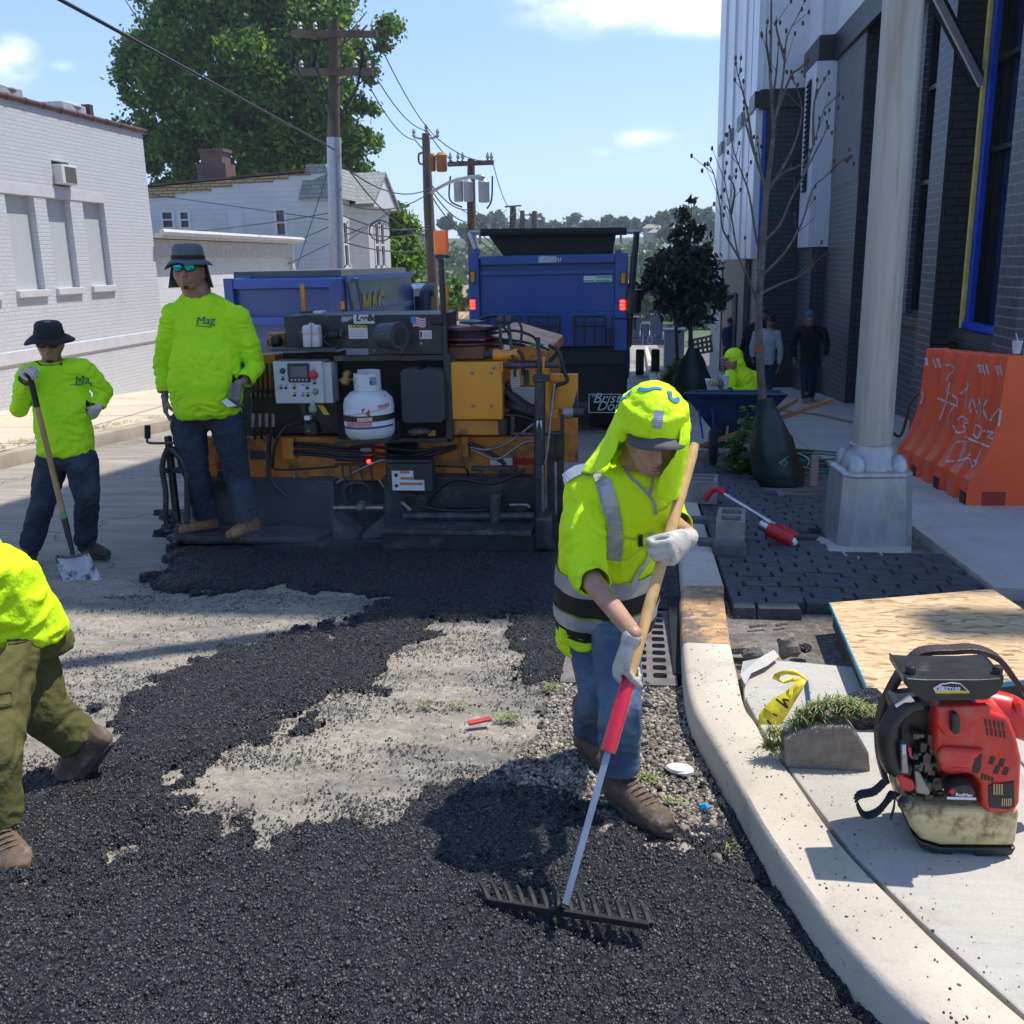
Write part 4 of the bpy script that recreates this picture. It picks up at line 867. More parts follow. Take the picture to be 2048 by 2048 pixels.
for a,b,y0,y1,m in ((455,480,1105,1175,M_amber),(1425,1451,1112,1184,M_amber)): bxp(MB(),a-4,y0-6,b+4,y1+6,14.455,.03).build('lamp_bezel',M_black,t1); bxp(MB(),a,y0,b,y1,14.44,.02).build('marker_lamp',m,t1,bevel=.006)
for a,b,y0,y1 in ((450,485,1285,1350),(1415,1451,1285,1355)):
    bz=bxp(MB(),a,y0,b,y1,14.455,.03).build('tail_lamp',M_redo,t1,bevel=.006); mb=MB()
    for k in range(3):
        for j in range(2): 
            q=T1(a+(b-a)*(.3+.4*j),y0+(y1-y0)*(.18+.32*k),14.45); mb.cyl(q,q-Vector((0,.012,0)),.022,n=8)
    mb.build('lamp_diodes',M_red,bz)
# tarp and its roller
mb=MB(); P=[T1(x,y,14.7) for x,y in ((548,846),(1395,840),(1362,992),(690,992))]; mb.prism([P[0]+Vector((0,0,0)),P[1],P[2]+Vector((0,.0,-.1)),P[3]+Vector((0,0,-.1))],(0,.05,0)); mb.build('tarp',M_tarp,t1)
mb=MB(); mb.tube([T1(445,853,14.62),T1(1540,850,14.62)],.03,10); mb.build('tarp_roller',M_gal,t1)
mb=MB(); mb.tube([T1(520,853,14.6),T1(1460,845,14.6)],.055,10); mb.build('rolled_tarp',M_tarp,t1)
mb=MB(); mb.tube([T1(1525,850,14.6),T1(1500,1100,14.55),T1(1470,1590,14.5)],.045,8); mb.build('tarp_arm',M_black,t1,smooth=True)
mb=MB(); mb.tube([T1(1508,1218,14.5),T1(1495,1370,14.5)],.12,12); mb.build('tarp_motor',M_black,t1,smooth=True)
mb=MB(); mb.tube([T1(450,853,14.6),T1(490,960,14.55)],.04,8); mb.build('tarp_arm',M_gal,t1)
# plates and writing
pl=bxp(MB(),890,1005,1005,1048,14.485,.01).build('maker_plate',mat('plate_blue',(.30,.40,.55),.4),t1); c=T1(898,1041,14.48); text_mb('Bibeau',.115,c,(1,0,0),(0,0,1),.006,.25).build('lettering',M_white,pl)
pl=bxp(MB(),1183,1132,1366,1172,14.545,.01).build('sticker',M_white,t1); mb=MB(); bxp(mb,1258,1136,1362,1145,14.538,.004); bxp(mb,1186,1160,1250,1168,14.538,.004); bxp(mb,1262,1158,1355,1168,14.538,.004); mb.build('sticker_lines',M_green,pl)
# lower structure
mb=MB(); bxp(mb,560,1595,1452,1700,14.75,.4); mb.build('rear_beam',M_black,t1); 
mb=MB(); mb.box(-2.1,-.55,15.2,22.5,-.35,.05); mb.build('chassis',M_black,t1)
mb=MB(); bxp(mb,985,1690,1452,1945,14.85,.02); fl=mb.build('mud_flap',M_rubber,t1)
mb=MB(); bxp(mb,470,1690,800,1945,14.85,.02); mb.build('mud_flap',M_rubber,t1)
a=Z2(1222,1975,14.8); text_mb('The',.08,T1(1226,1915,14.84),(1,0,0),(0,0,1),.004,.3,).build('lettering',M_white,fl)
text_mb('Bristol',.215,T1(1240,1950,14.84),(1,0,0),(0,0,1),.004,.35).build('lettering',M_white,fl); text_mb('Donald',.2,T1(1265,1998,14.84),(1,0,0),(0,0,1),.004,.35).build('lettering',M_white,fl)
mb=MB()
for q in ((1215,1893,1425,1897),(1215,2010,1425,2014),(1215,1893,1219,2014),(1421,1893,1425,2014)): bxp(mb,*q,14.84,.005)
mb.build('flap_border',M_white,fl)
def wheel(parent,x,y,z,r=.5,w=.3):
    wl=MB().lathe((x-w/2,y,z),[(r*.6,0),(r*.93,.0),(r,.04),(r,w-.04),(r*.93,w),(r*.6,w)],28,axis=(1,0,0)).build('wheel',M_rubber,parent,smooth=True)
    MB().lathe((x-w/2+.02,y,z),[(.05,0),(r*.58,0),(r*.6,w-.04),(.05,w-.04)],20,axis=(1,0,0)).build('rim',M_gal,wl,smooth=True)
for y in (15.6,17.0,20.6):
    for x in (-2.15,-.5): wheel(t1,x,y,gz(y)+.5,.5,.5)
mb=MB(); mb.box(-2.4,-.2,20.2,22.3,-.75,1.2); mb.build('cab',M_tblue,t1,bevel=.08)
for o in list(D.objects):
    pass
# second truck
def T2(x,y,Y=18.): return Z1(x,y,Y)
t2=thing('dump_truck',(-6.5,18,gz(18)),'blue dump truck standing behind the workers with yellow lettering on its side','truck')
a=T2(1095,1350);b=T2(1665,1330); X0,X1=a.x,b.x; zt_=b.z; Y0=18.
mb=MB(); mb.box(X0,X1,Y0+.05,Y0+5.4,-.35,zt_-.03); mb.build('dump_body',M_tblue,t2)
mb=MB(); bxp(mb,1140,1395,1590,1400,Y0-.02,.05,T2); bxp(mb,1095,1345,1640,1392,Y0-.08,.13,T2); bxp(mb,1100,1530,1640,1570,Y0-.1,.15,T2); bxp(mb,1105,1700,1640,1740,Y0-.1,.15,T2); mb.build('tailgate_rail',M_tblue2,t2,bevel=.01)
for (p,q) in ((1095,1140),(1600,1665)): bxp(MB(),p,1345,q,1780,Y0-.1,.2,T2).build('corner_post',M_tblue,t2,bevel=.015)
bxp(MB(),1150,1330,1200,1345,Y0-.05,.3,T2).build('hinge_bracket',M_tblue,t2)
mb=MB(); mb.box(X1,X1+.06,Y0,Y0+5.4,zt_-.12,zt_); mb.box(X1,X1+.05,Y0,Y0+5.4,zt_-.75,zt_-.65); mb.build('side_rail',M_tblue2,t2)
mb=MB(); mb.box(X0+.1,X1-.1,Y0+.1,Y0+5.3,zt_-.02,zt_+.10); mb.build('load_cover',mat('grey_tarp',(.10,.11,.12),.8,bump=.5,bs=4),t2)
mb=MB(); mb.tube([T2(1440,1330,Y0),vX(672,525,X1+.1),Vector((X1+.1,Y0+1.1,-.05))][1:],.03,8); mb.build('tarp_arm',M_gal,t2)
text_mb('MAG',.80,Vector((X1+.012,vX(682,570,X1).y,vX(690,607,X1).z)),(0,1,0),(0,0,1),.01,.1,bold=.02).build('lettering',mat('yellow_lettering',(.9,.58,.03),.5),t2)
bxp(MB(),1645,1455,1665,1495,Y0-.13,.03,T2).build('marker_lamp',M_amber,t2,bevel=.01)
mb=MB(); mb.box(X0+.1,X1-.1,Y0+.4,Y0+5,-.9,-.35); mb.build('chassis',M_black,t2)
for y in (18.9,20.3): 
    for x in (X0+.3,X1-.3): wheel(t2,x,y,gz(y)+.5,.5,.5)
mb=MB(); mb.box(X0+.1,X1-.05,Y0+5.7,Y0+7.6,-.9,1.15); cb_=mb.build('cab',M_tblue,t2,bevel=.1)
mb=MB(); p=[Z2(165,1375,24.),Z2(165,1270,24.),Z2(180,1225,24.),Z2(225,1222,24.)]; mb.tube(refine(p),.16,12); mb.build('exhaust_stack',mat('exhaust_grey',(.13,.14,.15),.45,metal=.4),t2,smooth=True)
bxp(MB(),92,1262,132,1370,23.5,.08,Z2).build('wing_mirror',M_black,t2,bevel=.03)
# cabinets, crate and pallet beyond the first truck
M_cab=mat('cabinet_grey',(.24,.26,.28),.5,var=.08)
for i,(x0,y0,x1,y1,l) in enumerate(((1490,1398,1545,1535,'left grey electrical cabinet on the platform right of the truck'),(1548,1440,1605,1532,'short grey electrical cabinet in the middle of the platform'),(1612,1380,1692,1535,'tallest grey electrical cabinet on the right of the platform'))):
    a=Z2(x0,y1,30);b=Z2(x1,y0,30); cbn=thing('electrical_cabinet',((a.x+b.x)/2,30,a.z),l,'cabinet','grey electrical cabinets'); MB().box(a.x,b.x,30,30.7,a.z,b.z).build('box',M_cab,cbn,bevel=.02); MB().box(a.x+.06,b.x-.06,29.98,29.998,a.z+.08,b.z-.08).build('door',M_cab,cbn)
a=Z2(1480,1580,29.6);b=Z2(1650,1540,29.6); pf=thing('trailer',((a.x+b.x)/2,29.6,gz(29.6)),'low grey flatbed trailer marked 10 carrying the electrical cabinets','trailer')
MB().box(a.x,b.x+.6,29.6,31.5,a.z,b.z-.01).build('deck',M_cab,pf); text_mb("10'",.42,Z2(1540,1576,29.58),(1,0,0),(0,0,1),.01).build('lettering',M_white,pf)
for x in (a.x+.3,b.x): wheel(pf,x,30.6,gz(30.6)+.4,.4,.25)
a=Z2(1702,1592,28.5);b=Z2(1832,1490,28.5); o=thing('utility_box',((a.x+b.x)/2,28.5,gz(28.5)),'wide grey utility box standing nearest the purple tree','cabinet'); MB().box(a.x,b.x,28.5,29.2,gz(28.5)+.13,b.z).build('box',M_cab,o,bevel=.02); MB().box(a.x-.04,b.x+.04,28.46,29.24,b.z,b.z+.06).build('lid',M_cab,o)
def Z4(x,y,Y): return vY((1350+x*.3624)/K,(550+y*.3624)/K,Y)
cr=thing('wooden_crate',Z4(140,450,24.),'weathered wooden lattice crate tipped against the far wall','crate'); mb=MB()
M_crate=mat('crate_wood',(.20,.15,.11),.85,var=.3)
for f in range(6): mb.bar(Z4(75+f*24,365-f*5,24.),Z4(85+f*24,445-f*4,24.),.10,.05)
cr_s=mb.build('slats',M_crate,cr); mb=MB()
for f in range(4): mb.bar(Z4(72,365+f*26,24.06),Z4(205,335+f*28,24.06),.08,.05)
mb.build('rails',M_crate,cr)
# young trees on the right pavement
def bag(base,label,h=.75,w=.26,lean=(0,0),name='watering_bag'):
    mb=MB(); b=Vector(base); s=[]
    for i,(f,r) in enumerate(((0,1),(.12,1.08),(.4,.95),(.7,.66),(.9,.36),(1,.3))):
        s.append((b+Vector((lean[0]*f,lean[1]*f,h*f)),Vector((w*r,0,0)),Vector((0,w*r*.7,0))))
    mb.loft(refine_s(s),18); 
    o=mb.build(name,M_bag,smooth=True,origin=b); 
    for v in o.data.vertices:
        p=v.co; k=(noise.noise(Vector((p.x*9,p.y*9,p.z*3)))*.03+abs(noise.noise(Vector((p.x*22+5,p.y*22,p.z*5))))*-.02); v.co+=v.normal*k
    tag(o,label,'tree bag'); return o
def refine_s(s,m=4):
    out=[]
    for a,b in zip(s[:-1],s[1:]):
        for j in range(m): t=j/m; out.append(tuple(Vector(p).lerp(Vector(q),t) for p,q in zip(a,b)))
    return out+[s[-1]]
M_bag=mat('green_bag',(.010,.028,.022),.42,var=.3,bump=.3,bs=12)
YP=19.5; bs=Z4(95,640,YP); bs.z=gz(YP)+.13
bag(bs,'dark green watering bag round the purple leaved tree',1.0,.38)
def c4(x,y,r,sz=1.2,Y=YP): R=r*.3624/FPX*Y; return (Z4(x,y,Y),R,R,R*sz)
tree('plum_tree','young purple leaved tree rising from a green watering bag','tree',bs,Z4(80,-300,YP),[c4(x,y,r*.85,1) for x,y,r in ((90,-420,25),(60,-330,45),(120,-250,55),(20,-220,55),(90,-120,80),(-30,-110,65),(170,-100,75),(-100,-20,75),(50,0,90),(180,20,80),(-150,60,55),(-50,110,80),(90,130,90),(220,120,75),(260,60,50),(-80,200,55),(50,230,65),(150,230,55))],3900,.085,LP,21,r=.05,barkm=M_bark2,sub=16,spread=.62,asp=.38,droop=.3)
b2=Z4(20,575,YP+3); b2.z=gz(YP+3)+.13
bag(b2,'crumpled green watering bag at the base of the thin tree behind the purple one',.7,.42)
MBt=thing('sapling',b2,'thin bare stemmed sapling behind the purple leaved tree','tree'); mb=MB(); mb.tube([b2,Z4(0,150,YP+3)],[.05,.03],8); mb.build('trunk',M_bark2,MBt)
leaves('crown',LB,[(Z4(-10,590,YP+2.8)+Vector((0,0,.1)),.25,.2,.35)],160,.06,np.random.default_rng(4),MBt)
# bare tree in the tree pit
YB=9.6
def Z3(x,y,Y): return vY((1350+x*.3624)/K,(y*.3624)/K,Y)
root=Z4(600,1120,YB-.05); root.z=gz(YB)+.08
bt=thing('bare_tree',root,'thin bare leafless tree with red tag growing out of the leaning green bag','tree')
M_bbark=mat('young_bark',(.12,.10,.085),.8,var=.3,vs=12,bump=.4,bs=50,dirt=(.20,.19,.17),dlo=.5,dhi=.75,ds=14)
br=[([(505,2560),(482,2200),(466,1920),(462,1700),(482,1400),(497,1150),(512,1010),(535,820)],  .045,.020),([(535,820),(545,700),(535,560),(525,400),(530,180),(532,-60)],.020,.008)]
tw=[[(468,1730),(430,1600),(390,1500),(345,1390),(310,1180),(275,1000),(285,900)],[(462,1660),(400,1530),(340,1400),(265,1270),(250,1150),(215,960),(180,905)],[(480,1450),(445,1300),(410,1080),(370,960),(320,820),(300,700)],[(505,1040),(440,850),(405,640),(372,500),(345,400),(335,320)],
 [(480,1520),(600,1400),(700,1230),(760,1040),(860,950),(970,820)],[(492,1330),(580,1240),(640,1100),(700,980),(765,800),(825,600),(905,520)],[(510,1040),(590,960),(700,905),(745,830)],[(545,700),(590,480),(605,330),(620,200),(700,50)],[(535,570),(560,400),(572,240)],
 [(475,1620),(600,1560),(680,1530),(760,1470)],[(560,620),(640,420),(690,380),(735,330)],[(500,1100),(470,900),(455,760)],[(440,850),(395,700),(380,600)],[(700,980),(800,790),(845,700)],[(530,400),(505,240),(510,120)],[(605,330),(560,160),(560,90)],[(310,1180),(330,1050),(300,980)],[(860,950),(900,900),(965,870)],[(765,800),(770,560),(850,400)],[(512,1060),(650,820),(700,600),(650,430)]]
mb=MB(); rr=random.Random(9)
for p,r0,r1 in br: 
    P=refine([Z3(x,y,YB) for x,y in p]); mb.tube(P,[r0+(r1-r0)*i/(len(P)-1) for i in range(len(P))],8)
mb.build('trunk',M_bbark,bt,smooth=True)
tips=[]
for p in tw:
    dy=rr.uniform(-.7,.7); P=refine([Z3(x,y,YB+dy*min(1,i/(len(p)-1))) for i,(x,y) in enumerate(p)],3); n=len(P)
    mb=MB(); mb.tube(P,[.014-.011*i/(n-1) for i in range(n)],5)
    for q in range(int(n/3)):
        i=rr.randrange(n//3,n-1); d=(P[i+1]-P[i]).normalized()+Vector((rr.uniform(-.7,.7),rr.uniform(-.7,.7),rr.uniform(0,.7))); e=P[i]+d*rr.uniform(.08,.2); mb.tube([P[i],e],[.004,.002],4); tips.append(e)
    mb.build('branch',M_bbark,bt); tips.append(P[-1])
    for _ in range(2): tips.append(P[-1]+Vector((rr.uniform(-.05,.05),0,rr.uniform(-.12,0))))
mb=MB()
for e in tips:
    if rr.random()<.75: mb.ell(e,.012,.012,.022,6,4)
tag(mb.build('buds',mat('seed_pods',(.09,.045,.04),.8),bt),kind='stuff'); 
MB().tube([Z3(466,1690+225,YB),Z3(466,1715+225,YB)],.045,8).build('red_tag',mat('tag_red',(.5,.05,.03),.5),bt)
# ================================================================ NEAR PROPS
from mathutils.bvhtree import BVHTree
def bvh_of(mb): return BVHTree.FromPolygons([Vector(v) for v in mb.v],mb.f)
def hit(tree,x,y,off=.002):   # point of a surface seen at an overview reading
    d=ray(x,y).normalized(); p,n,i,t=tree.ray_cast(CAM,d)
    if p is None: return None
    if n.dot(d)>0: n=-n
    return p+n*off,n
def strokes(mb,tree,lines,w=.006,off=.002,n=6):
    for L_ in lines:
        P=refine([Vector((x,y,0)) for x,y in L_],n) if len(L_)>2 else [Vector((*L_[0],0)).lerp(Vector((*L_[1],0)),i/5) for i in range(6)]
        H=[hit(tree,p.x,p.y,off) for p in P]; H=[h for h in H if h]
        for a,b in zip(H[:-1],H[1:]):
            d=b[0]-a[0]
            if d.length<1e-5 or d.length>.12: continue
            s=d.cross(a[1]).normalized()*w/2; e=d.normalized()*w*.2; mb.add([a[0]-s-e,b[0]-s+e,b[0]+s+e,a[0]+s-e],[(0,1,2,3)])
    return mb
def Q4(x,y): return ((1350+x*.3624)/K,(550+y*.3624)/K)
def G4(x,y,dz=.12): return gr(*Q4(x,y),dz)
# --- street lamp post with cast base
LX,LY=1.60,6.95; LZ=gz(LY)+.10
lp=thing('lamp_post',(LX,LY,LZ),'tall pale metal lamp post on a cast square base among the dark setts','lamp post')
M_alu=mat('cast_aluminium',(.36,.37,.38),.42,metal=.55,var=.14,vs=9,bump=.15,bs=30,dirt=(.22,.20,.17),dlo=.52,dhi=.75,ds=3,stretch=(1,1,.4))
M_alup=mat('brushed_pole',(.40,.375,.33),.5,metal=.2,var=.12,vs=6,stretch=(2,2,.12),dirt=(.30,.25,.19),dlo=.5,dhi=.72,ds=5)
def oct_(c,w,ch,z): 
    P=[]; 
    for sx,sy in ((1,-1),(1,1),(-1,1),(-1,-1)):
        if sx*sy<0: P+=[(sx*(w-ch),sy*w),(sx*w,sy*(w-ch))]
        else: P+=[(sx*w,sy*(w-ch)),(sx*(w-ch),sy*w)]
    a=.10; return [(c[0]+x*math.cos(a)-y*math.sin(a),c[1]+x*math.sin(a)+y*math.cos(a),z) for x,y in P]
mb=MB(); rings=[(.255,.07,0),(.26,.075,.02),(.235,.075,.50),(.240,.08,.515),(.235,.08,.53),(.20,.08,.545)]
vs=[];fs=[]
for w,ch,z in rings: vs+=oct_((LX,LY),w,ch,LZ+z)
for j in range(len(rings)-1):
    for i in range(8): fs.append((j*8+i,j*8+(i+1)%8,(j+1)*8+(i+1)%8,(j+1)*8+i))
mb.add(vs,fs); mb.build('base_casting',M_alu,lp,bevel=.012)
mb=MB()
for sx in (-1,1):
    for sy in (-1,1):
        a=.10; dx=(sx*math.cos(a)-sy*math.sin(a)); dy=(sx*math.sin(a)+sy*math.cos(a))
        mb.ell((LX+dx*.14,LY+dy*.14,LZ+.535),.068,.068,.115,14,8)
mb.lathe((LX,LY,LZ+.50),[(.21,0),(.205,.06),(.17,.13),(.15,.17),(.148,.20),(.14,.205)],24); mb.build('base_collar',M_alu,lp,smooth=True)
MB().tube([(LX,LY,LZ+.55),(LX,LY,LZ+3.5),(LX,LY,LZ+11.6)],[.132,.122,.085],28).build('shaft',M_alup,lp,smooth=True)
mb=MB(); mb.tube(refine([Vector((LX,LY,LZ+11.3)),Vector((LX-.6,LY,LZ+11.75)),Vector((LX-1.6,LY,LZ+11.85))]),.035,8); mb.build('lamp_arm',M_alup,lp)
mb=MB(); mb.ell((LX-1.9,LY,LZ+11.83),.38,.15,.08,14,8); mb.build('lamp_head',M_alu,lp,smooth=True)
mb=MB(); P=[]
for x,y in ((780,1465),(800,1450),(860,1470),(900,1430),(1300,1450),(1305,1530),(1180,1555),(1100,1560),(1010,1575),(890,1590),(830,1560),(800,1510)): g=G4(x,y,.1); P.append(Vector((g.x,g.y,gz(g.y)+.03)))
mb.prism(P,(0,0,.085)); o=mb.build('lamp_foundation',M_conc,bevel=.01); struct(o)
# --- orange plastic barrier
BX=2.98; BY0,BY1=8.2,10.45; 
def bprof(rib):   # half profile (x offset, z) from ground up
    r=.085 if rib else 0
    r*=.75; return [(.25+r,0),(.25+r,.10),(.24+r,.165),(.195+r,.215),(.14+r,.31),(.095+r,.43),(.07+r,.56),(.055+r,.72),(.045+r,.92),(.035+r,.97)]
bar=MB(); ys=[];n=6;L0=BY1-BY0
for i in range(n):
    a=BY0+L0*i/n; ys+= [(a+.0,1),(a+L0/n*.50,1),(a+L0/n*.58,0),(a+L0/n*.90,0),(a+L0/n*.97,1)]
ys=[(BY0,1)]+ys[1:]+[(BY1,1)]
sec=[]
for y,rib in ys:
    p=[(x,z*1.24) for x,z in bprof(rib)]; z0=gz(y)+.135; sec.append([(BX-x,y,z0+z) for x,z in p]+[(BX+x,y,z0+z) for x,z in p[::-1]])
k=len(sec[0]); vs=[p for s in sec for p in s]; fs=[]
for j in range(len(sec)-1):
    for i in range(k):
        fs.append((j*k+i,j*k+(i+1)%k,(j+1)*k+(i+1)%k,(j+1)*k+i))
fs+=[tuple(range(k)),tuple(range((len(sec)-1)*k,len(sec)*k))[::-1]]
bar.add(vs,fs)
M_orange=mat('orange_plastic',(.90,.115,.026),.42,var=.08,vs=2,dirt=(.46,.10,.06),dlo=.55,dhi=.8,ds=5,bump=.08,bs=60)
bt_=thing('plastic_barrier',(BX,BY0,gz(BY0)+.135),'orange ribbed plastic barrier with white graffiti on the pavement by the dark wall','barrier')
bar.build('shell',M_orange,bt_,smooth=28,bevel=.012)
for i in (0,2,4):
    a=BY0+L0*(i+.26)/n; MB().box(BX-.322,BX-.314,a-.07,a+.07,gz(a)+.136,gz(a)+.235).build('forklift_slot',mat('slot_dark',(.06,.008,.004),.7),bt_)
mb=MB(); mb.box(BX-.2,BX-.02,BY0-.004,BY0-.001,gz(BY0)+.136,gz(BY0)+.25); mb.build('end_notch',mat('orange_dark',(.36,.03,.012),.5),bt_)
bv=bvh_of(bar)
graf=[[(1495,500),(1520,498),(1545,520),(1510,555),(1500,585)],[(1515,595),(1495,700),(1460,800)],[(1450,680),(1500,700),(1560,725)],[(1500,640),(1560,690),(1520,760),(1505,830)],[(1575,655),(1620,620),(1618,590)],[(1618,600),(1610,680),(1612,740)],[(1635,760),(1625,720),(1645,690),(1670,760),(1680,700)],[(1680,680),(1690,740),(1675,800)],[(1720,690),(1705,740),(1720,790),(1750,800)],[(1750,790),(1795,740),(1785,830)],
 [(1560,800),(1590,780),(1612,800)],[(1535,830),(1560,870),(1600,860),(1595,820),(1620,815)],[(1650,880),(1665,830),(1690,850),(1670,900),(1650,880)],[(1690,860),(1760,870),(1730,890),(1755,905)],[(1600,890),(1650,915),(1690,930),(1735,950)],[(1575,1000),(1610,920),(1605,960),(1580,1010)],[(1500,1030),(1550,930),(1600,920)],[(1500,1030),(1590,1020),(1630,990)],[(1570,1060),(1620,1010),(1650,1060),(1690,965)],[(1650,1020),(1670,1040),(1640,1070)],[(1345,640),(1370,660),(1355,710)]]
mb=MB(); strokes(mb,bv,[[Q4(*p) for p in l] for l in graf],.016,.004); mb.build('graffiti',mat('white_spray',(.62,.58,.62),.6,var=.15,vs=30),bt_)
mb=MB()
for (x0,x1,y0,y1) in ((1375,1395,460,498),(1425,1470,465,508),(1675,1740,497,545),(1775,1812,505,550)):
    m=max(2,int((x1-x0)/18)); mb=MB(); strokes(mb,bv,[[Q4(x0+(x1-x0)*(i+.1)/m,y0),Q4(x0+(x1-x0)*(i+.75)/m,y1)] for i in range(m)],.026,.004); mb.build('reflective_stripes',M_white,bt_)
cp=vY(1921,632,8.9); cp.z=gz(8.9)+.135+1.203
mb=MB(); mb.lathe(cp,[(.03,0),(.042,.10),(.045,.105),(.0,.105)],20); o=thing('paper_cup',cp,'white drinks cup with straw left on top of the orange barrier','cup'); mb.build('cup',M_white,o,smooth=True); MB().cyl(cp+Vector((.005,0,.1)),cp+Vector((-.02,0,.17)),.004,n=6).build('straw',M_white,o)
# --- concrete blocks and loose setts
M_cmu=mat('concrete_block',(.27,.25,.22),.9,var=.18,vs=12,bump=.9,bs=70,dirt=(.15,.14,.125),dlo=.6,dhi=.75,ds=25)
def cmu(c,rot,label,w=.19,l=.39,h=.19):
    c=Vector(c); R=Matrix.Rotation(rot,3,'Z'); mb=MB()
    P=lambda x,y,z:c+R@Vector((x,y,z))
    # outer shell with two cores
    t=.03; ops=[(-w/2+t,w/2-t,-l/2+t,-t/2),(-w/2+t,w/2-t,t/2,l/2-t)]
    wall_open(mb,lambda u,v,d:P(u,v,h-d),-w/2,w/2,-l/2,l/2,ops,h-.01)
    q=[(-w/2,-l/2),(w/2,-l/2),(w/2,l/2),(-w/2,l/2)]
    for i in range(4): a,b=q[i],q[(i+1)%4]; mb.add([P(*a,0),P(*b,0),P(*b,h),P(*a,h)],[(0,1,2,3)])
    o=mb.build('concrete_block',M_cmu,origin=c); return tag(o,label,'concrete block')
g=G4(320,1512,.125); cmu(g+Vector((.0,.20,0)),-.12,'hollow concrete block standing on the dark setts nearest the marking wand can')
g=G4(175,1270,.125); cmu(g+Vector((-.02,.2,0)),-.1,'hollow concrete block further back beside the plants and the red pistol grip',w=.24,l=.32)
M_sett=mat('loose_sett',(.11,.11,.115),.8,var=.3,bump=.7,bs=35,dirt=(.2,.19,.18),dlo=.5,dhi=.8)
for (x,y,w,h,l,r) in ((115,1402,.22,.09,'loose dark sett lying on the kerb side nearest the gap between both concrete blocks',0),(303,1565,.28,.11,'loose grey sett leaning against the front of the nearer concrete block',.05),(190,1532,.2,.09,'loose dark sett just left of the nearer concrete block',-.1)):
    g=G4(x,y,.10); mb=MB(); R=Matrix.Rotation(r,3,'Z'); mb.obox(g+Vector((0,.06,h*.42)),R@Vector((w*.38,0,0)),R@Vector((0,.055,0)),(0,0,h*.42)); tag(mb.build('loose_sett',M_sett,origin=g,bevel=.005),l,'paving sett')
# --- marking wand
M_redp=mat('red_plastic',(.50,.012,.02),.4,var=.1); M_chrome=mat('chrome',(.6,.6,.6),.2,metal=.9,var=.1)
w0=G4(545,1470,.13); wa=thing('marking_wand',w0,'red handled silver marking wand lying against the concrete blocks','marking tool')
pc=lambda x,y,Y:vY(*Q4(x,y),Y)
Yw=w0.y
MB().tube([pc(270,1205,Yw+.25),pc(552,1378,Yw+.02)],.014,8).build('shaft',M_chrome,wa)
MB().tube(refine([pc(165,1245,Yw+.3),pc(190,1205,Yw+.29),pc(225,1180,Yw+.28),pc(275,1205,Yw+.25)]),[.022]*12+[.018],8).build('handle',M_redp,wa,smooth=True)
a=pc(515,1400,Yw+.03);b=pc(655,1465,Yw-.06)
MB().tube([a,b],[.052,.05],16).build('can_holder',M_redp,wa,smooth=True)
MB().tube([pc(470,1375,Yw+.06),a],.036,16).build('spray_can',M_chrome,wa,smooth=True)
MB().tube([b,pc(640,1478,Yw-.075)],[.036,.03],16).build('can_base',mat('white_can',(.7,.7,.7),.3),wa,smooth=True)
P=[pc(560,1362,Yw-.0),pc(690,1428,Yw-.08),pc(600,1505,Yw-.06)]; MB().prism([P[0],P[1],pc(650,1450,Yw-.07)],(0,.006,0)).build('fin',M_redp,wa); MB().prism([pc(500,1420,Yw),P[2],pc(610,1480,Yw-.07)],(0,.006,0)).build('fin',M_redp,wa)
# --- chipboard sheet over a hole
M_osb=None
def m_osb():
    m,N,L,B=_nodes('chipboard'); tc=N.new('ShaderNodeTexCoord').outputs['Object']
    mp=N.new('ShaderNodeMapping'); mp.inputs['Scale'].default_value=(16,85,16); mp.inputs['Rotation'].default_value=(0,0,.06)
    n0=N.new('ShaderNodeTexNoise'); n0.inputs['Scale'].default_value=7; n0.inputs['Detail'].default_value=2; L.new(tc,n0.inputs[0])
    ad=N.new('ShaderNodeMixRGB'); ad.blend_type='ADD'; ad.inputs[0].default_value=.14; L.new(tc,ad.inputs[1]); L.new(n0.outputs['Color'],ad.inputs[2]); L.new(ad.outputs[0],mp.inputs[0])
    v=N.new('ShaderNodeTexVoronoi'); v.inputs['Scale'].default_value=1.; L.new(mp.outputs[0],v.inputs[0]); sp=N.new('ShaderNodeSeparateXYZ'); L.new(v.outputs['Color'],sp.inputs[0])
    col=mixc(N,L,sp.outputs[0],(.42,.27,.13),(.66,.50,.29)); col=mixc(N,L,ramp(N,L,sp.outputs[1],.86,.9),col,(.25,.13,.05))
    col=mixc(N,L,math_(N,L,'MULTIPLY',ramp(N,L,noise_(N,L,tc,2,5),.5,.7),.35),col,(.62,.40,.20))
    L.new(col,B.inputs['Base Color']); B.inputs['Roughness'].default_value=.7; bump_(N,L,B,sp.outputs[2],.35,.003); return m
M_osb=m_osb()
A=gr(1566,1137,.22);Bc=gr(1872,1111,.22);Cc=gr(1643,1310,.22); Dd=Cc+(Bc-A)+Vector((.15,.02,0)); 
Dd.z=gz(Dd.y)+.22
ob=thing('chipboard_sheet',A,'pale chipboard sheet with blue painted edges covering the hole in the pavement','board')
th=.018
mb=MB(); mb.prism([A,Bc,Dd,Cc],(0,0,-th)); mb.build('board',M_osb,ob)
mb=MB(); 
def side(p,q,z0,z1,t=.012): d=(q-p).normalized(); n_=Vector((d.y,-d.x,0)); mb.prism([p+Vector((0,0,z0)),q+Vector((0,0,z0)),q+Vector((0,0,z1)),p+Vector((0,0,z1))],n_*t)
side(A+Vector((.02,0,0)),Cc+Vector((.02,0,0)),-.13,-th-.001,-.02); side(Cc+Vector((0,.02,0)),Dd+Vector((0,.02,0)),-.13,-th-.001,-.02); mb.build('frame',mat('dark_lumber',(.05,.045,.04),.8),ob)
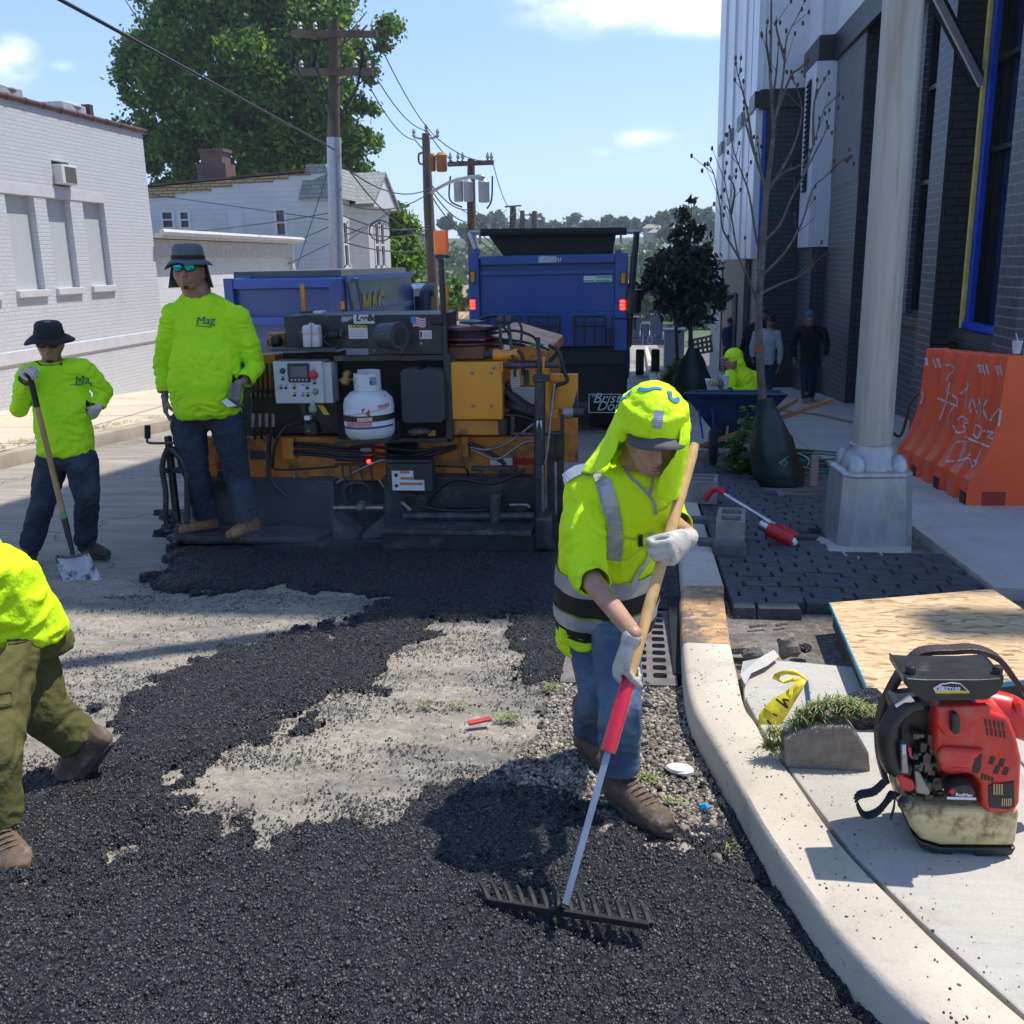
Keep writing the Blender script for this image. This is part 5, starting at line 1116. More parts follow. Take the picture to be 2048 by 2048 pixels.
mb=MB(); d=(Cc-A); mb.bar(A+Vector((-.003,0,-.009)),Cc+Vector((-.003,0,-.009)),.006,.021); mb.bar(Cc+Vector((0,-.003,-.009)),Dd+Vector((0,-.003,-.009)),.006,.021); mb.build('painted_edge',mat('edge_blue',(.04,.22,.33),.6,var=.3,vs=20),ob)
# --- backpack blower
def ZB(x,y,Y): return vY((1700+x*.23803)/K,(1280+y*.2381)/K,Y)
gB=gr((1700+1000*.238)/K,(1280+1822*.238)/K,.135); YB_=gB.y
bw=thing('backpack_blower',gB,'red and black backpack leaf blower with yellowed fuel tank resting on the pavement','leaf blower')
M_bred=mat('blower_red',(.55,.018,.012),.35,var=.12,vs=10,dirt=(.26,.15,.10),dlo=.50,dhi=.74,ds=13,coat=.2)
M_bblk=mat('blower_black',(.018,.018,.019),.42,var=.3,vs=10,dirt=(.14,.12,.09),dlo=.57,dhi=.8,ds=12,bump=.1,bs=80)
M_tank=mat('yellowed_tank',(.62,.50,.24),.4,var=.12,vs=8,dirt=(.16,.09,.04),dlo=.44,dhi=.62,ds=9)
def prismY(pts,Y,d,mb=None): mb=mb or MB(); mb.prism([ZB(x,y,Y) for x,y in pts],(0,d,0)); return mb
prismY([(470,1440),(560,1400),(1440,1425),(1430,1500),(1400,1745),(760,1740),(600,1690),(520,1600)],YB_,.24).build('fuel_tank',M_tank,bw,bevel=.02,seg=4)
prismY([(520,1630),(600,1695),(760,1745),(1402,1748),(1360,1815),(1050,1822),(1040,1790),(880,1785),(860,1810),(700,1795),(600,1760)],YB_+.004,.25).build('base_plate',M_bblk,bw,bevel=.01)
sh=[(710,700),(770,600),(1060,565),(1340,655),(1400,800),(1450,1000),(1432,1380),(1385,1460),(1160,1470),(1112,1400),(1090,1200),(1010,1130),(850,1150),(765,1110),(712,950)]
shm=prismY(sh,YB_-.005,.13); shm.build('engine_cover',M_bred,bw,bevel=.022,seg=4)
prismY([(770,905),(1150,930),(1060,1010),(1040,1090),(770,1080),(730,990)],YB_-.022,.03).build('cover_step',M_bred,bw,bevel=.012,seg=3)
prismY([(720,560),(1200,540),(1190,640),(1020,690),(1010,830),(800,820),(720,700)],YB_-.015,.02).build('cover_shoulder',M_bred,bw,bevel=.012,seg=3)
prismY([(850,640),(880,612),(925,640),(935,780),(890,810),(855,770)],YB_-.035,.035).build('purge_knob',M_bblk,bw,bevel=.008)
mb=MB(); 
for r_ in range(2):
    for q in range(5): x=1130+q*36+r_*12; y=665+r_*75+q*6; prismY([(x,y),(x+18,y+3),(x+24,y+65),(x+8,y+62)],YB_-.007,.004,mb)
for q in range(4): x=1110+q*28; prismY([(x,1120+q*12),(x+16,1126+q*12),(x+4,1180+q*6),(x-10,1165+q*6)],YB_-.007,.004,mb)
for (x,y) in ((1185,980),(1265,1000),(1225,1060),(1300,1070)): prismY([(x,y),(x+38,y+6),(x+18,y+70),(x-22,y+60)],YB_-.007,.004,mb)
mb.build('cooling_slots',M_black,bw)
prismY([(1065,975),(1110,965),(1100,1080),(1070,1125),(1035,1110),(1040,1030)],YB_-.009,.005).build('cooling_slot_large',M_black,bw)
prismY([(1165,1225),(1380,1190),(1385,1400),(1330,1425),(1170,1410)],YB_-.009,.004).build('exhaust_opening',M_black,bw,bevel=.001)
mb=MB(); 
for q in range(5): prismY([(1275+q*18,1330),(1285+q*18,1330),(1285+q*18,1395),(1275+q*18,1395)],YB_-.012,.003,mb)
for q in range(4): prismY([(1205+q*22,1210),(1218+q*22,1210),(1218+q*22,1300),(1205+q*22,1300)],YB_-.012,.003,mb)
mb.build('muffler_guard',mat('hot_metal',(.35,.28,.18),.4,metal=.6),bw)
c=ZB(935,1290,YB_-.03); st_=MB().lathe(c,[(.0,-.012),(.031,-.012),(.035,-.006),(.036,.05),(.03,.06)],32,axis=(0,1,0)).build('starter_cover',M_bblk,bw,smooth=True)
text_mb('RedMax',.0135,ZB(885,1310,YB_-.0435),(1,0,0),(0,0,1),.001,bold=.0004).build('lettering',M_white,st_)
mb=MB(); prismY([(815,1318),(1060,1325),(1060,1345),(815,1338)],YB_-.0435,.001,mb); mb.build('line',M_white,st_); mb=MB(); prismY([(830,1275),(860,1250),(885,1275),(858,1298)],YB_-.0435,.001,mb); mb.build('diamond_mark',mat('mark_red',(.6,.02,.02),.5),st_)
mb=MB(); prismY([(400,600),(720,560),(740,1120),(800,1330),(560,1360),(420,1250)],YB_+.06,.15,mb); mb.build('engine_block',M_bblk,bw,bevel=.01)
rr=random.Random(2)
mb=MB()
for q in range(26):
    x=rr.uniform(540,760);y=rr.uniform(780,1300); s=rr.uniform(.006,.013); mb.obox(ZB(x,y,YB_+.04),(s,0,0),(0,s*1.5,0),(0,0,s*rr.uniform(.6,1.6)))
for q in range(9):
    x=rr.uniform(540,700);y=rr.uniform(820,1250); mb.cyl(ZB(x,y,YB_+.05),ZB(x+rr.uniform(-20,60),y+rr.uniform(20,90),YB_+.02),.006,n=8)
mb.build('carburettor',mat('greasy_metal',(.10,.09,.075),.45,metal=.5,var=.4,vs=20),bw,bevel=.002)
prismY([(540,1100),(585,1110),(680,1270),(665,1310),(560,1290)],YB_+.01,.04).build('throttle_bracket',mat('grey_alloy',(.25,.24,.22),.4,metal=.6),bw,bevel=.004)
# air filter cover
fc=MB(); c=ZB(875,310,YB_+.02)
Pc=[(452,300),(480,325),(640,335),(1080,335),(1270,325),(1297,300),(1290,380),(1240,450),(1150,505),(620,510),(530,450),(458,370)]
fcm=prismY(Pc,YB_-.04,.17); fcm.build('filter_cover',M_bblk,bw,bevel=.028,seg=5)
for x in (508,1238): 
    q=ZB(x,275,YB_-.0); MB().lathe(q,[(.013,-.016),(.014,.012),(.012,.02),(.0,.02)],12).build('cover_knob',M_bblk,bw,smooth=True,bevel=.001)
lab=prismY([(700,405),(760,370),(850,358),(930,365),(1000,430),(1005,447),(720,445)],YB_-.0425,.002).build('model_label',M_white,bw)
prismY([(715,432),(1003,428),(1005,447),(720,449)],YB_-.0435,.001).build('yellow_line',mat('label_yellow',(.7,.5,.02),.4),lab)
prismY([(722,418),(775,378),(850,366),(925,373),(985,426)],YB_-.0432,.0006).build('label_black',M_black,lab)
text_mb('EBZ7150',.0148,ZB(742,420,YB_-.0445),(1,0,-.01),(0,0,1),.001,.12,bold=.0006).build('lettering',M_white,lab)
MB().tube(refine([ZB(600,530,YB_+.03),ZB(480,560,YB_+.03),ZB(380,640,YB_+.03),ZB(325,760,YB_+.03),ZB(325,920,YB_+.03),ZB(370,1050,YB_+.03),ZB(470,1080,YB_+.04)]),[.022]*4+[.027]*8+[.031]*10+[.028]*3,16).build('intake_elbow',M_bblk,bw,smooth=True)
a=ZB(440,505,YB_+.02);b=ZB(525,610,YB_+.02); MB().bar(a,b,.05,.009,up=(0,1,0)).build('hose_clamp',M_chrome,bw)
prismY([(425,880),(475,870),(495,1130),(435,1125)],YB_-.01,.03).build('switch_panel',mat('switch_chrome',(.25,.26,.27),.25,metal=.7),bw,bevel=.004)
prismY([(485,905),(515,905),(518,970),(535,990),(520,1000),(500,970)],YB_-.015,.02).build('choke_lever',mat('lever_pink',(.6,.02,.08),.4),bw)
prismY([(440,880),(470,880),(472,960),(442,960)],YB_-.013,.002).build('switch_label',mat('label_blue',(.55,.62,.7),.4),bw)
prismY([(390,1140),(430,1130),(540,1190),(545,1260),(500,1285),(430,1260)],YB_+.0,.05).build('red_lever',M_bred,bw,bevel=.006)
MB().ell(ZB(462,1372,YB_+.01),.021,.02,.021,16,10).build('fuel_cap',mat('cap_black',(.03,.03,.028),.6,var=.4,dirt=(.22,.19,.14),dlo=.45,dhi=.6,ds=25),bw,smooth=True)
MB().tube(refine([ZB(1150,560,YB_+.14),ZB(1320,600,YB_+.13),ZB(1470,690,YB_+.13),ZB(1650,760,YB_+.14)]),.052,16).build('fan_duct',M_bred,bw,smooth=True)
prismY([(1380,545),(1440,520),(1462,620),(1400,640)],YB_+.08,.05).build('duct_bracket',M_bred,bw,bevel=.005)
MB().lathe(ZB(1000,1000,YB_+.17),[(.02,0),(.12,0),(.135,.02),(.135,.09),(.12,.11),(.02,.11)],36,axis=(0,1,0)).build('fan_housing',M_bred,bw,smooth=True)
fr=refine([ZB(x,y,YB_+.22) for x,y in ((300,1180),(245,950),(250,650),(360,380),(490,190),(620,95),(850,80),(1050,75),(1240,150),(1380,330),(1520,520),(1600,900),(1560,1300))])
mb=MB(); 
for a,b in zip(fr[:-1],fr[1:]): mb.bar(a,b+(b-a)*.15,.016,.05,up=(0,1,0))
mb.build('back_frame',mat('dark_brown_frame',(.045,.03,.028),.5,var=.3),bw,bevel=.003)
mb=MB(); P=refine([ZB(x,y,YB_+dy) for x,y,dy in ((300,1180,.05),(200,1270,.02),(90,1300,-.0),(60,1370,-.02),(120,1470,-.03),(230,1440,-.02),(330,1330,.0),(380,1280,.02))])
for a,b in zip(P[:-1],P[1:]): mb.bar(a,b+(b-a)*.2,.004,.032,up=(.2,1,.1))
P=refine([ZB(x,y,YB_) for x,y in ((380,1280),(370,1400),(340,1500))])
for a,b in zip(P[:-1],P[1:]): mb.bar(a,b,.004,.02,up=(.2,1,.1))
mb.build('strap',mat('strap_black',(.015,.015,.015),.8),bw)
# --- broken kerb block, sod, tape on a stake, rubble
def Z6(x,y): return ((1400+x*.33644)/K,(1150+y*.33644)/K)
M_rockc=mat('broken_concrete',(.24,.215,.175),.92,var=.2,vs=20,bump=1.,bs=90,dirt=(.14,.12,.10),dlo=.5,dhi=.8,ds=60)
b0=gr(*Z6(760,1175),.125); Yb_=b0.y
mb=MB(); mb.prism([vY(*Z6(x,y),Yb_) for x,y in ((500,985),(560,950),(700,900),(890,900),(940,960),(1005,1060),(1015,1178),(510,1150))],(0,.13,-.01)); tag(mb.build('broken_kerb_block',M_rockc,origin=b0,bevel=.008),'broken brown concrete block with grass on top in front of the caution tape','concrete rubble')
def rock(name,c,r,label,mt,seed,cat='rock',sq=.7):
    mb=MB(); mb.ell(c,r,r*.8,r*sq,10,7); rr=random.Random(seed); o=Vector(c)
    nv=[]
    for v in mb.v:
        p=Vector(v)-o; f=1+.45*(noise.noise(p.normalized()*1.3+Vector((seed,0,0)))); nv.append(tuple(o+p*f))
    mb.v=nv; return tag(mb.build(name,mt,origin=o),label,cat)
M_rk=mat('rubble_stone',(.20,.165,.13),.95,var=.3,vs=15,bump=.9,bs=40)
g=gr(*Z6(530,480),.1); rock('rubble_stone',g+Vector((0,.03,.035)),.055,'upright brown stone chunk beside a black lump between kerb and board',M_rk,3,sq=1.1)
g=gr(*Z6(265,465),.1); rock('rubble_stone',g+Vector((0,.03,.015)),.07,'flat brown stone against the kerb left of the upright one',M_rk,5,sq=.35)
g=gr(*Z6(315,505),.1); rock('rubble_stone',g+Vector((0,.02,.02)),.05,'rough grey lump lying just below the flat brown stone',mat('grey_lump',(.11,.10,.09),.95,var=.4,bump=1,bs=40),8,sq=.6)
g=gr(*Z6(620,460),.1); rock('asphalt_lump',g+Vector((0,.02,.015)),.04,'small black asphalt lump beside the upright brown stone',M_hot,12,'asphalt lump',.5)
g=gr(*Z6(1010,960),.12); rock('asphalt_lump',g+Vector((0,.09,.05)),.10,'large black asphalt lump with dry roots behind the broken block',M_hot,15,'asphalt lump',.9)
for i,(x,y,r,l) in enumerate(((345,315,.045,'long brown twig on the dirt by the dark setts'),(485,305,.03,'short grey stick nearest the corner of the chipboard'))):
    g=gr(*Z6(x,y),.07); mb=MB(); mb.tube([g+Vector((-r,-.01,.01)),g+Vector((0,.0,.015)),g+Vector((r,.02,.012))],.009,7); tag(mb.build('stick',M_rk,origin=g),l,'stick')
M_film=mat('plastic_film',(.55,.52,.47),.25,var=.1)
g0=gr(*Z6(350,570),.13); mb=MB(); P=[gr(*Z6(x,y),.14) for x,y in ((440,450),(470,490),(400,545),(300,590),(270,660),(240,600),(255,520),(350,500))]; n=len(P)
c=sum(P,Vector())/n+Vector((0,0,.035)); vs=[p+Vector((0,0,.004)) for p in P]+[c]; mb.add(vs,[(i,(i+1)%n,n) for i in range(n)]); o=mb.build('plastic_bag',M_film,origin=g0,solid=.002); tag(o,'crumpled clear plastic bag lying against the kerb','plastic bag')
# stake and caution tape
g=gr(*Z6(658,870),.12); Yt=g.y
tag(MB().cyl(g,vY(*Z6(628,625),Yt),.010,n=10).build('blue_stake',mat('stake_blue',(.10,.19,.33),.5,var=.3,vs=30),origin=g),'short blue metal stake with caution tape tied round its top','stake')
M_tape=mat('caution_yellow',(.72,.60,.02),.4,var=.12,vs=20)
tp=thing('caution_tape',g,'crumpled yellow caution tape tied to the blue stake and trailing over the kerb','tape')
def ribbon(L_,R_2,Y0,dy,mb):
    n=len(L_); vs=[]
    for i in range(n):
        w=math.sin(i*1.7)*.010; vs+= [vY(*Z6(*L_[i]),Y0+dy*i/n+w),vY(*Z6(*R_2[i]),Y0+dy*i/n-w)]
    mb.add(vs,[(2*i,2*i+1,2*i+3,2*i+2) for i in range(n-1)])
LL=[(600,615),(560,650),(500,700),(430,735),(380,790),(350,830),(345,900),(340,960),(330,1000)]; RR=[(640,615),(610,680),(560,760),(520,830),(500,860),(470,900),(430,950),(415,1000),(400,1030)]
rib=MB(); ribbon(LL,RR,Yt-.01,-.12,rib); rib.build('ribbon',M_tape,tp,smooth='all',solid=.0006)
rb2=MB(); ribbon([(620,600),(560,560),(490,568),(440,590),(430,615),(470,635),(560,600)],[(640,635),(590,600),(520,590),(480,600),(470,620),(500,645),(600,625)],Yt-.02,.02,rb2); rb2.build('knot',M_tape,tp,smooth='all',solid=.0006)
bvt=bvh_of(rib); mb=MB()
# letters "TION" as strokes along the ribbon
def lt(p): return [Z6(*q) for q in p]
strokes(mb,bvt,[lt(l) for l in [[(452,738),(520,790)],[(520,790),(492,738)],[(492,738),(525,745)],[(425,770),(450,768),(478,800),(480,825),(455,835),(430,812),(425,770)],[(400,865),(440,910)],[(370,905),(380,950)],[(362,925),(400,960)],[(350,960),(400,985)]]],.008,.0012,4)
strokes(mb,bvh_of(rb2),[lt([(470,600),(500,610)]),lt([(520,595),(540,612)]),lt([(590,588),(610,605)])],.008,.0012)
mb.build('lettering',M_black,tp)
# grass blades
def grass(name,label,centres,n,h,seed,cols,parent=None):
    rng=random.Random(seed); mb=MB()
    for k in range(n):
        c,r,rz=rng.choice(centres); a=rng.uniform(0,6.28); q=r*math.sqrt(rng.random()); p=Vector(c)+Vector((math.cos(a)*q,math.sin(a)*q*.7,rng.uniform(0,rz))); hh=h*rng.uniform(.5,1.3); d=Vector((rng.uniform(-1,1),rng.uniform(-1,1),rng.uniform(.1,1))).normalized(); w=.0022
        s=Vector((d.y,-d.x,0)).normalized()*w if (abs(d.x)+abs(d.y))>.01 else Vector((w,0,0)); m_=p+d*hh*.5; e=p+d*hh+Vector((0,0,-hh*.35)); mb.mi=rng.randrange(len(cols)); mb.add([p-s,p+s,m_+s*.8,m_-s*.8,e],[(0,1,2,3),(3,2,4)])
    o=mb.build(name,cols,parent,origin=Vector(centres[0][0]) if not parent else None); return tag(o,label,'grass',kind='stuff') if not parent else o
GC=[mat('blade_green',(.10,.19,.03),.6),mat('blade_light',(.24,.32,.10),.6),mat('blade_dry',(.34,.26,.12),.7)]
cc=[]
for x,y in ((620,850),(680,830),(740,800),(800,790),(860,790),(930,810),(970,830),(430,1040),(600,900),(700,880),(850,850),(450,960)): cc.append((vY(*Z6(x,y),Yb_+.06),.035,.02))
grass('grass_sod','tangled green and dry grass sod draped over the broken block',cc,1500,.055,4,GC)
cc=[]
for x,y in ((1050+250*.2587,1200+690*.2587),(1050+200*.2587,1200+680*.2587),(1050+960*.2587,1200+1400*.2587),(1050+1000*.2587,1200+1390*.2587),(1050+930*.2587,1200+1370*.2587),(1050+1150*.2587,1200+1570*.2587),(600+1150*.3623,1050+1075*.3623),(600+1110*.3623,1050+1070*.3623),(600+690*.3623,1050+1000*.3623),(600+880*.3623,1050+1000*.3623),(600+1190*.3623,1050+1070*.3623),(1480,1715),(1470,1700)): cc.append((gr(x/K,y/K,.012),.035,.004))
grass('gutter_weeds','small green weeds growing in the gravel beside the kerb',cc,520,.04,5,GC)
cc=[(Vector((x,13.2+math.sin(x*3)*.1,0)),.2,.01) for x in ()]
cc=[]
for i in range(26): 
    y=random.uniform(10.5,15.5); cc.append((Vector((-8.0-random.random()*.25,y,gz(y)+.16)),.18,.01))
grass('verge_grass','thin green grass growing along the left kerb',cc,1500,.09,6,GC)
# --- storm drain grate
ga=gr(1048,1292,.012);gb_=gr(1282,1302,.012);gc=gr(1276,1158,.012);gd=gr(1082,1162,.012)
x0,x1=ga.x+.02,.19; y0,y1=ga.y,gc.y
dg=thing('storm_drain',(x0,y0,gz(y0)),'rusty iron storm drain grate with oval slots set against the kerb','drain grate')
M_iron=mat('rusted_iron',(.15,.13,.12),.75,metal=.2,var=.3,vs=8,bump=.6,bs=60,dirt=(.26,.20,.165),dlo=.48,dhi=.72,ds=6)
mb=MB(); ops=[]; ncol=4; nr=10
for c in range(ncol):
    for r in range(nr):
        cx=x0+.13+(x1-x0-.16)*(c+.5)/ncol*1.0; cy=y0+.07+(y1-y0-.1)*(r+.5)/nr; ops.append((cx-.032,cx+.032,cy-(y1-y0)/nr*.30,cy+(y1-y0)/nr*.30))
PT=lambda u,v,d:(u,v,gz(v)+.028-d)
wall_open(mb,PT,x0,x1,y0,y1,ops,.045)
for (a,b,c,d) in ops:
    e=.013
    for (u,v,su,sv) in ((a,c,1,1),(b,c,-1,1),(b,d,-1,-1),(a,d,1,-1)): mb.add([PT(u,v,.0005),PT(u+su*e*1.4,v,.0005),PT(u+su*e*.4,v+sv*e*.4,.0005),PT(u,v+sv*e,.0005)],[(0,1,2,3)])
q=[(x0,y0),(x1,y0),(x1,y1),(x0,y1)]
for i in range(4): p,r=q[i],q[(i+1)%4]; mb.add([PT(*p,0),PT(*r,0),PT(*r,.06),PT(*p,.06)],[(0,1,2,3)])
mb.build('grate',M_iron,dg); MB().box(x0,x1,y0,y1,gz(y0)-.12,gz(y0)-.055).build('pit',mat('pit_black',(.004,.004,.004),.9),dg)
MB().box(.175,.262,4.3,5.4,gz(5.4)-.05,gz(4.3)+.035).build('inlet_shade_block',mat('pit_black',(.004,.004,.004),.9),dg)  # solid black block in place of the shade inside the kerb inlet
# --- wheelbarrow
wbg=gr(*Q4(215,1052),.11); YW=wbg.y
wb=thing('wheelbarrow',wbg,'navy blue wheelbarrow with wooden handles and black tyre on the pavement','wheelbarrow')
M_navy=mat('navy_paint',(.012,.03,.085),.4,var=.25,dirt=(.05,.05,.05),dlo=.5,dhi=.8)
M_hand=mat('barrow_wood',(.34,.18,.07),.7,var=.25,stretch=(1,8,8),bump=.3)
def W4(x,y,dy=0): return vY(*Q4(x,y),YW+dy)
mb=MB(); 
rim=[W4(50,655,0),W4(620,662,.15),W4(590,640,.95),W4(120,640,.85)]; bot=[W4(200,845,.15),W4(500,790,.25),W4(480,770,.7),W4(230,800,.65)]; low=[W4(330,865,.2)]
for i in range(4): j=(i+1)%4; mb.add([rim[i],rim[j],bot[j],bot[i]],[(0,1,2,3)])
mb.add(bot,[(3,2,1,0)]); mb.build('tray',M_navy,wb,solid=.012)
mb=MB(); 
for i in range(4): mb.tube([rim[i],rim[(i+1)%4]],.014,8)
mb.build('rim',M_navy,wb)
c=W4(210,945,.1); wh=MB().lathe(c-Vector((.045,0,0)),[(.10,0),(.18,.005),(.205,.025),(.205,.065),(.18,.085),(.10,.09)],28,axis=(1,0,0)).build('wheel',M_rubber,wb,smooth=True)
MB().lathe(c-Vector((.04,0,0)),[(.01,0),(.1,.01),(.1,.07),(.01,.08)],16,axis=(1,0,0)).build('rim',M_navy,wh,smooth=True)
MB().bar(W4(140,945,-.06),W4(870,690,.75),.035,.045).build('handle',M_hand,wb); MB().bar(W4(330,900,.35),W4(670,688,1.1),.035,.045).build('handle',M_hand,wb)
for x,d in ((140,0),(210,.1)): MB().tube([W4(x-10,735,d),W4(x+5,840,d),W4(x+14,905,d)],.010,8).build('strut',mat('strut_blue',(.02,.06,.25),.4),wb)
MB().tube([W4(165,1000,-.02),W4(160,1095,-.02)],.018,6).build('leg',M_hand,wb)
# --- leaning green bag at the foot of the bare tree, plants, hoses, stake
g=G4(560,1130,.08); bg_=bag(Vector((g.x,9.6,gz(9.6)+.08)),'large dark green watering bag leaning at the foot of the bare tree',.82,.235,lean=(-.17,.0))
bvb=bvh_of(type('T',(),{'v':[tuple(v.co+bg_.location) for v in bg_.data.vertices],'f':[tuple(p.vertices) for p in bg_.data.polygons]})())
mb=MB(); strokes(mb,bvb,[[Q4(*p) for p in l] for l in [[(580,1025),(590,1050),(600,1015),(612,1035)],[(570,1040),(625,1000)],[(600,1055),(625,1030)]]],.006,.004); mb.build('writing',mat('pale_green_print',(.25,.40,.36),.5),bg_)
LPn=[leafmat('plant_leaf',(.06,.15,.025),.3),leafmat('plant_leaf_light',(.12,.26,.04),.3),leafmat('plant_leaf_deep',(.03,.08,.015),.3)]
pt=thing('leafy_plant',G4(340,1180,.08),'low leafy green plant growing in the tree pit beside the leaning bag','plant')
mb=MB(); rr=random.Random(4); lv=[]
stems=[[(270,1190),(265,1150),(285,1120)],[(350,1190),(330,1130),(310,1060),(318,1000)],[(460,1180),(440,1120),(470,1070)],[(520,1190),(530,1150),(560,1130)],[(400,1190),(385,1110),(420,1040),(415,980)],[(380,1180),(360,1050),(340,950),(360,880)],[(420,1150),(430,1050),(400,960)],[(320,1180),(290,1130),(270,1100)],[(370,960),(385,860),(400,780),(395,730)],[(450,1130),(440,1080),(430,1060)],[(300,1190),(340,1120),(380,1100)]]
for s_ in stems:
    P=refine([W4(x,y,-.55+.1*rr.random()) for x,y in s_]); mb.tube(P,.006,5)
    for p in P[2:]: lv.append(p)
mb.build('stem',GC[0],pt)
def bigleaves(pts,n,size,seed,parent,name='leaves',mats=LPn):
    mb=MB(); rr=random.Random(seed)
    for k in range(n):
        p=Vector(rr.choice(pts))+Vector((rr.uniform(-.03,.03),rr.uniform(-.04,.04),rr.uniform(-.02,.02))); a=rr.uniform(0,6.28); d=Vector((math.cos(a),math.sin(a),rr.uniform(-.3,.6))).normalized(); s=size*rr.uniform(.6,1.3); w=d.cross(Vector((0,0,1))).normalized()*s*.3; u=Vector((0,0,1))*s*.12
        mb.mi=rr.randrange(3); mb.add([p,p+d*s*.35+w+u,p+d*s*.75+w*.7,p+d*s-u,p+d*s*.75-w*.7,p+d*s*.35-w+u,p+d*s*.5-u*.3],[(0,1,6),(1,2,6),(2,3,6),(3,4,6),(4,5,6),(5,0,6)])
    return mb.build(name,mats,parent)
bigleaves(lv,300,.14,6,pt)
for i,P in enumerate(([(615,960),(760,970),(930,985)],[(610,975),(680,990),(740,1020),(735,1060)],[(620,1040),(740,1025),(900,1018)],[(640,1118),(700,1108),(780,1078),(900,1075)],[(620,1000),(720,985),(930,1000)],[(700,1060),(800,1090),(890,1088)])):
    mb=MB(); mb.tube(refine([G4(x,y,.14) for x,y in P]),.016,8)
    if i==0: hz_=thing('garden_hose',G4(760,1020,.14),'loops of green garden hose lying in the tree pit behind the lamp post','hose')
    mb.build('hose_loop',mat('hose_green',(.01,.16,.06),.35,var=.2),hz_)
mb=MB(); g=G4(765,1150,.1); mb.obox(g+Vector((0,0,.13)),(.035,0,0),(0,.012,0),(0,0,.15)); tag(mb.build('wooden_stake',mat('stake_wood',(.36,.25,.19),.8),origin=g),'short flat wooden stake standing by the garden hose','stake')
for (P,l) in (([(590,745),(760,765),(990,815)],'long thin wooden stick on the pavement behind the wheelbarrow'),([(860,520),(905,590),(945,650)],'white painted line running up the base of the dark wall')):
    pass
mb=MB(); mb.tube([G4(600,748,.16),G4(800,770,.16),G4(990,812,.16)],.015,6); tag(mb.build('wooden_stick',M_hand),'long thin wooden stick on the pavement behind the wheelbarrow','stick')
mb=MB(); mb.tube(refine([vY(*Q4(x,y),12.2) for x,y in ((1360,640),(1300,700),(1275,800),(1240,890),(1180,850))]),.018,8); tag(mb.build('red_hose',mat('hose_red',(.12,.02,.015),.45)),'dark red hose curling behind the orange barrier','hose')
# litter on the road
g=gr(905,1360,.03); mb=MB(); mb.obox(g,(.045,.018,.004),(-.006,.014,0),(0,0,.005)); tag(mb.build('red_strip',mat('strip_red',(.45,.05,.04),.5),origin=g,bevel=.002),'small red plastic strip lying on the bare road patch','litter')
g=gr((1050+1200*.2587)/K,(1200+1310*.2587)/K,.03); rock('paper_scrap',g,.05,'white paper scrap beside the kerb near the worker boot',M_white,31,'litter',.35)
g=gr((1050+1385*.2587)/K,(1200+1600*.2587)/K,.03); rock('blue_scrap',g,.018,'tiny bright blue scrap in the gutter gravel',mat('scrap_blue',(.02,.35,.6),.5),33,'litter',.8)
# gravel stones and asphalt crumbs (stuff)
def scatter(name,label,pts,rmin,rmax,mats,seed,cat):
    rng=np.random.default_rng(seed); base=[(0,0,1),(.9,0,.35),(.28,.85,.35),(-.72,.53,.35),(-.72,-.53,.35),(.28,-.85,.35),(.72,.53,-.35),(-.28,.85,-.35),(-.9,0,-.35),(-.28,-.85,-.35),(.72,-.53,-.35)]
    F=[(0,1,2),(0,2,3),(0,3,4),(0,4,5),(0,5,1),(1,6,2),(2,7,3),(3,8,4),(4,9,5),(5,10,1),(2,6,7),(3,7,8),(4,8,9),(5,9,10),(1,10,6)]
    Bv=np.array(base); n=len(pts); r=rmin+(rmax-rmin)*rng.random(n)**2.2; J=Bv[None]*(1+rng.uniform(-.3,.3,(n,11,1))); S=rng.uniform(.6,1.25,(n,1,3))*np.array([1,1,.7]); V=J*S*r[:,None,None]
    a=rng.uniform(0,6.28,n); c,s=np.cos(a),np.sin(a); x=V[...,0]*c[:,None]-V[...,1]*s[:,None]; y=V[...,0]*s[:,None]+V[...,1]*c[:,None]; V=np.stack([x,y,V[...,2]],-1)+np.array(pts)[:,None,:]
    Fa=(np.array(F)[None]+(np.arange(n)*11)[:,None,None]).reshape(-1,3)
    me=D.meshes.new(name); me.vertices.add(n*11); me.vertices.foreach_set('co',V.reshape(-1).astype(np.float32)); me.loops.add(Fa.size); me.loops.foreach_set('vertex_index',Fa.ravel().astype(np.int32)); me.polygons.add(len(Fa)); me.polygons.foreach_set('loop_start',(np.arange(len(Fa))*3).astype(np.int32))
    for m in mats: me.materials.append(m)
    me.polygons.foreach_set('material_index',np.repeat(rng.integers(0,len(mats),n),15).astype(np.int32)); me.update(); o=D.objects.new(name,me); COL.objects.link(o); return tag(o,label,cat,kind='stuff')
M_agg=mat('aggregate_black',(.021,.020,.021),.38,var=.5,vs=60); M_agg2=mat('aggregate_grey',(.062,.060,.060),.42,var=.5,vs=60)
MS=[mat('stone_a',(.22,.185,.145),.9,var=.2),mat('stone_b',(.33,.29,.235),.9,var=.2),mat('stone_c',(.17,.15,.135),.9,var=.3),mat('stone_d',(.24,.19,.14),.9,var=.3),mat('stone_e',(.42,.38,.32),.9)]
mat('lump_dark',(.06,.055,.05),.95,var=.4,bump=.6,bs=60); rng=np.random.default_rng(5); pts=[]
gz_x=[p[0] for p in gravelzone];gz_y=[p[1] for p in gravelzone]
while len(pts)<7500:
    x=rng.uniform(min(gz_x)-.05,max(gz_x)+.05);y=rng.uniform(min(gz_y),max(gz_y)); 
    if inpoly(np.array([x]),np.array([y]),gravelzone)[0] and x<np.interp(y,[p.y for p in ko[::-1]],[p.x for p in ko[::-1]])-.005: pts.append((x,y,gz(y)+.012+rng.uniform(-.004,.008)))
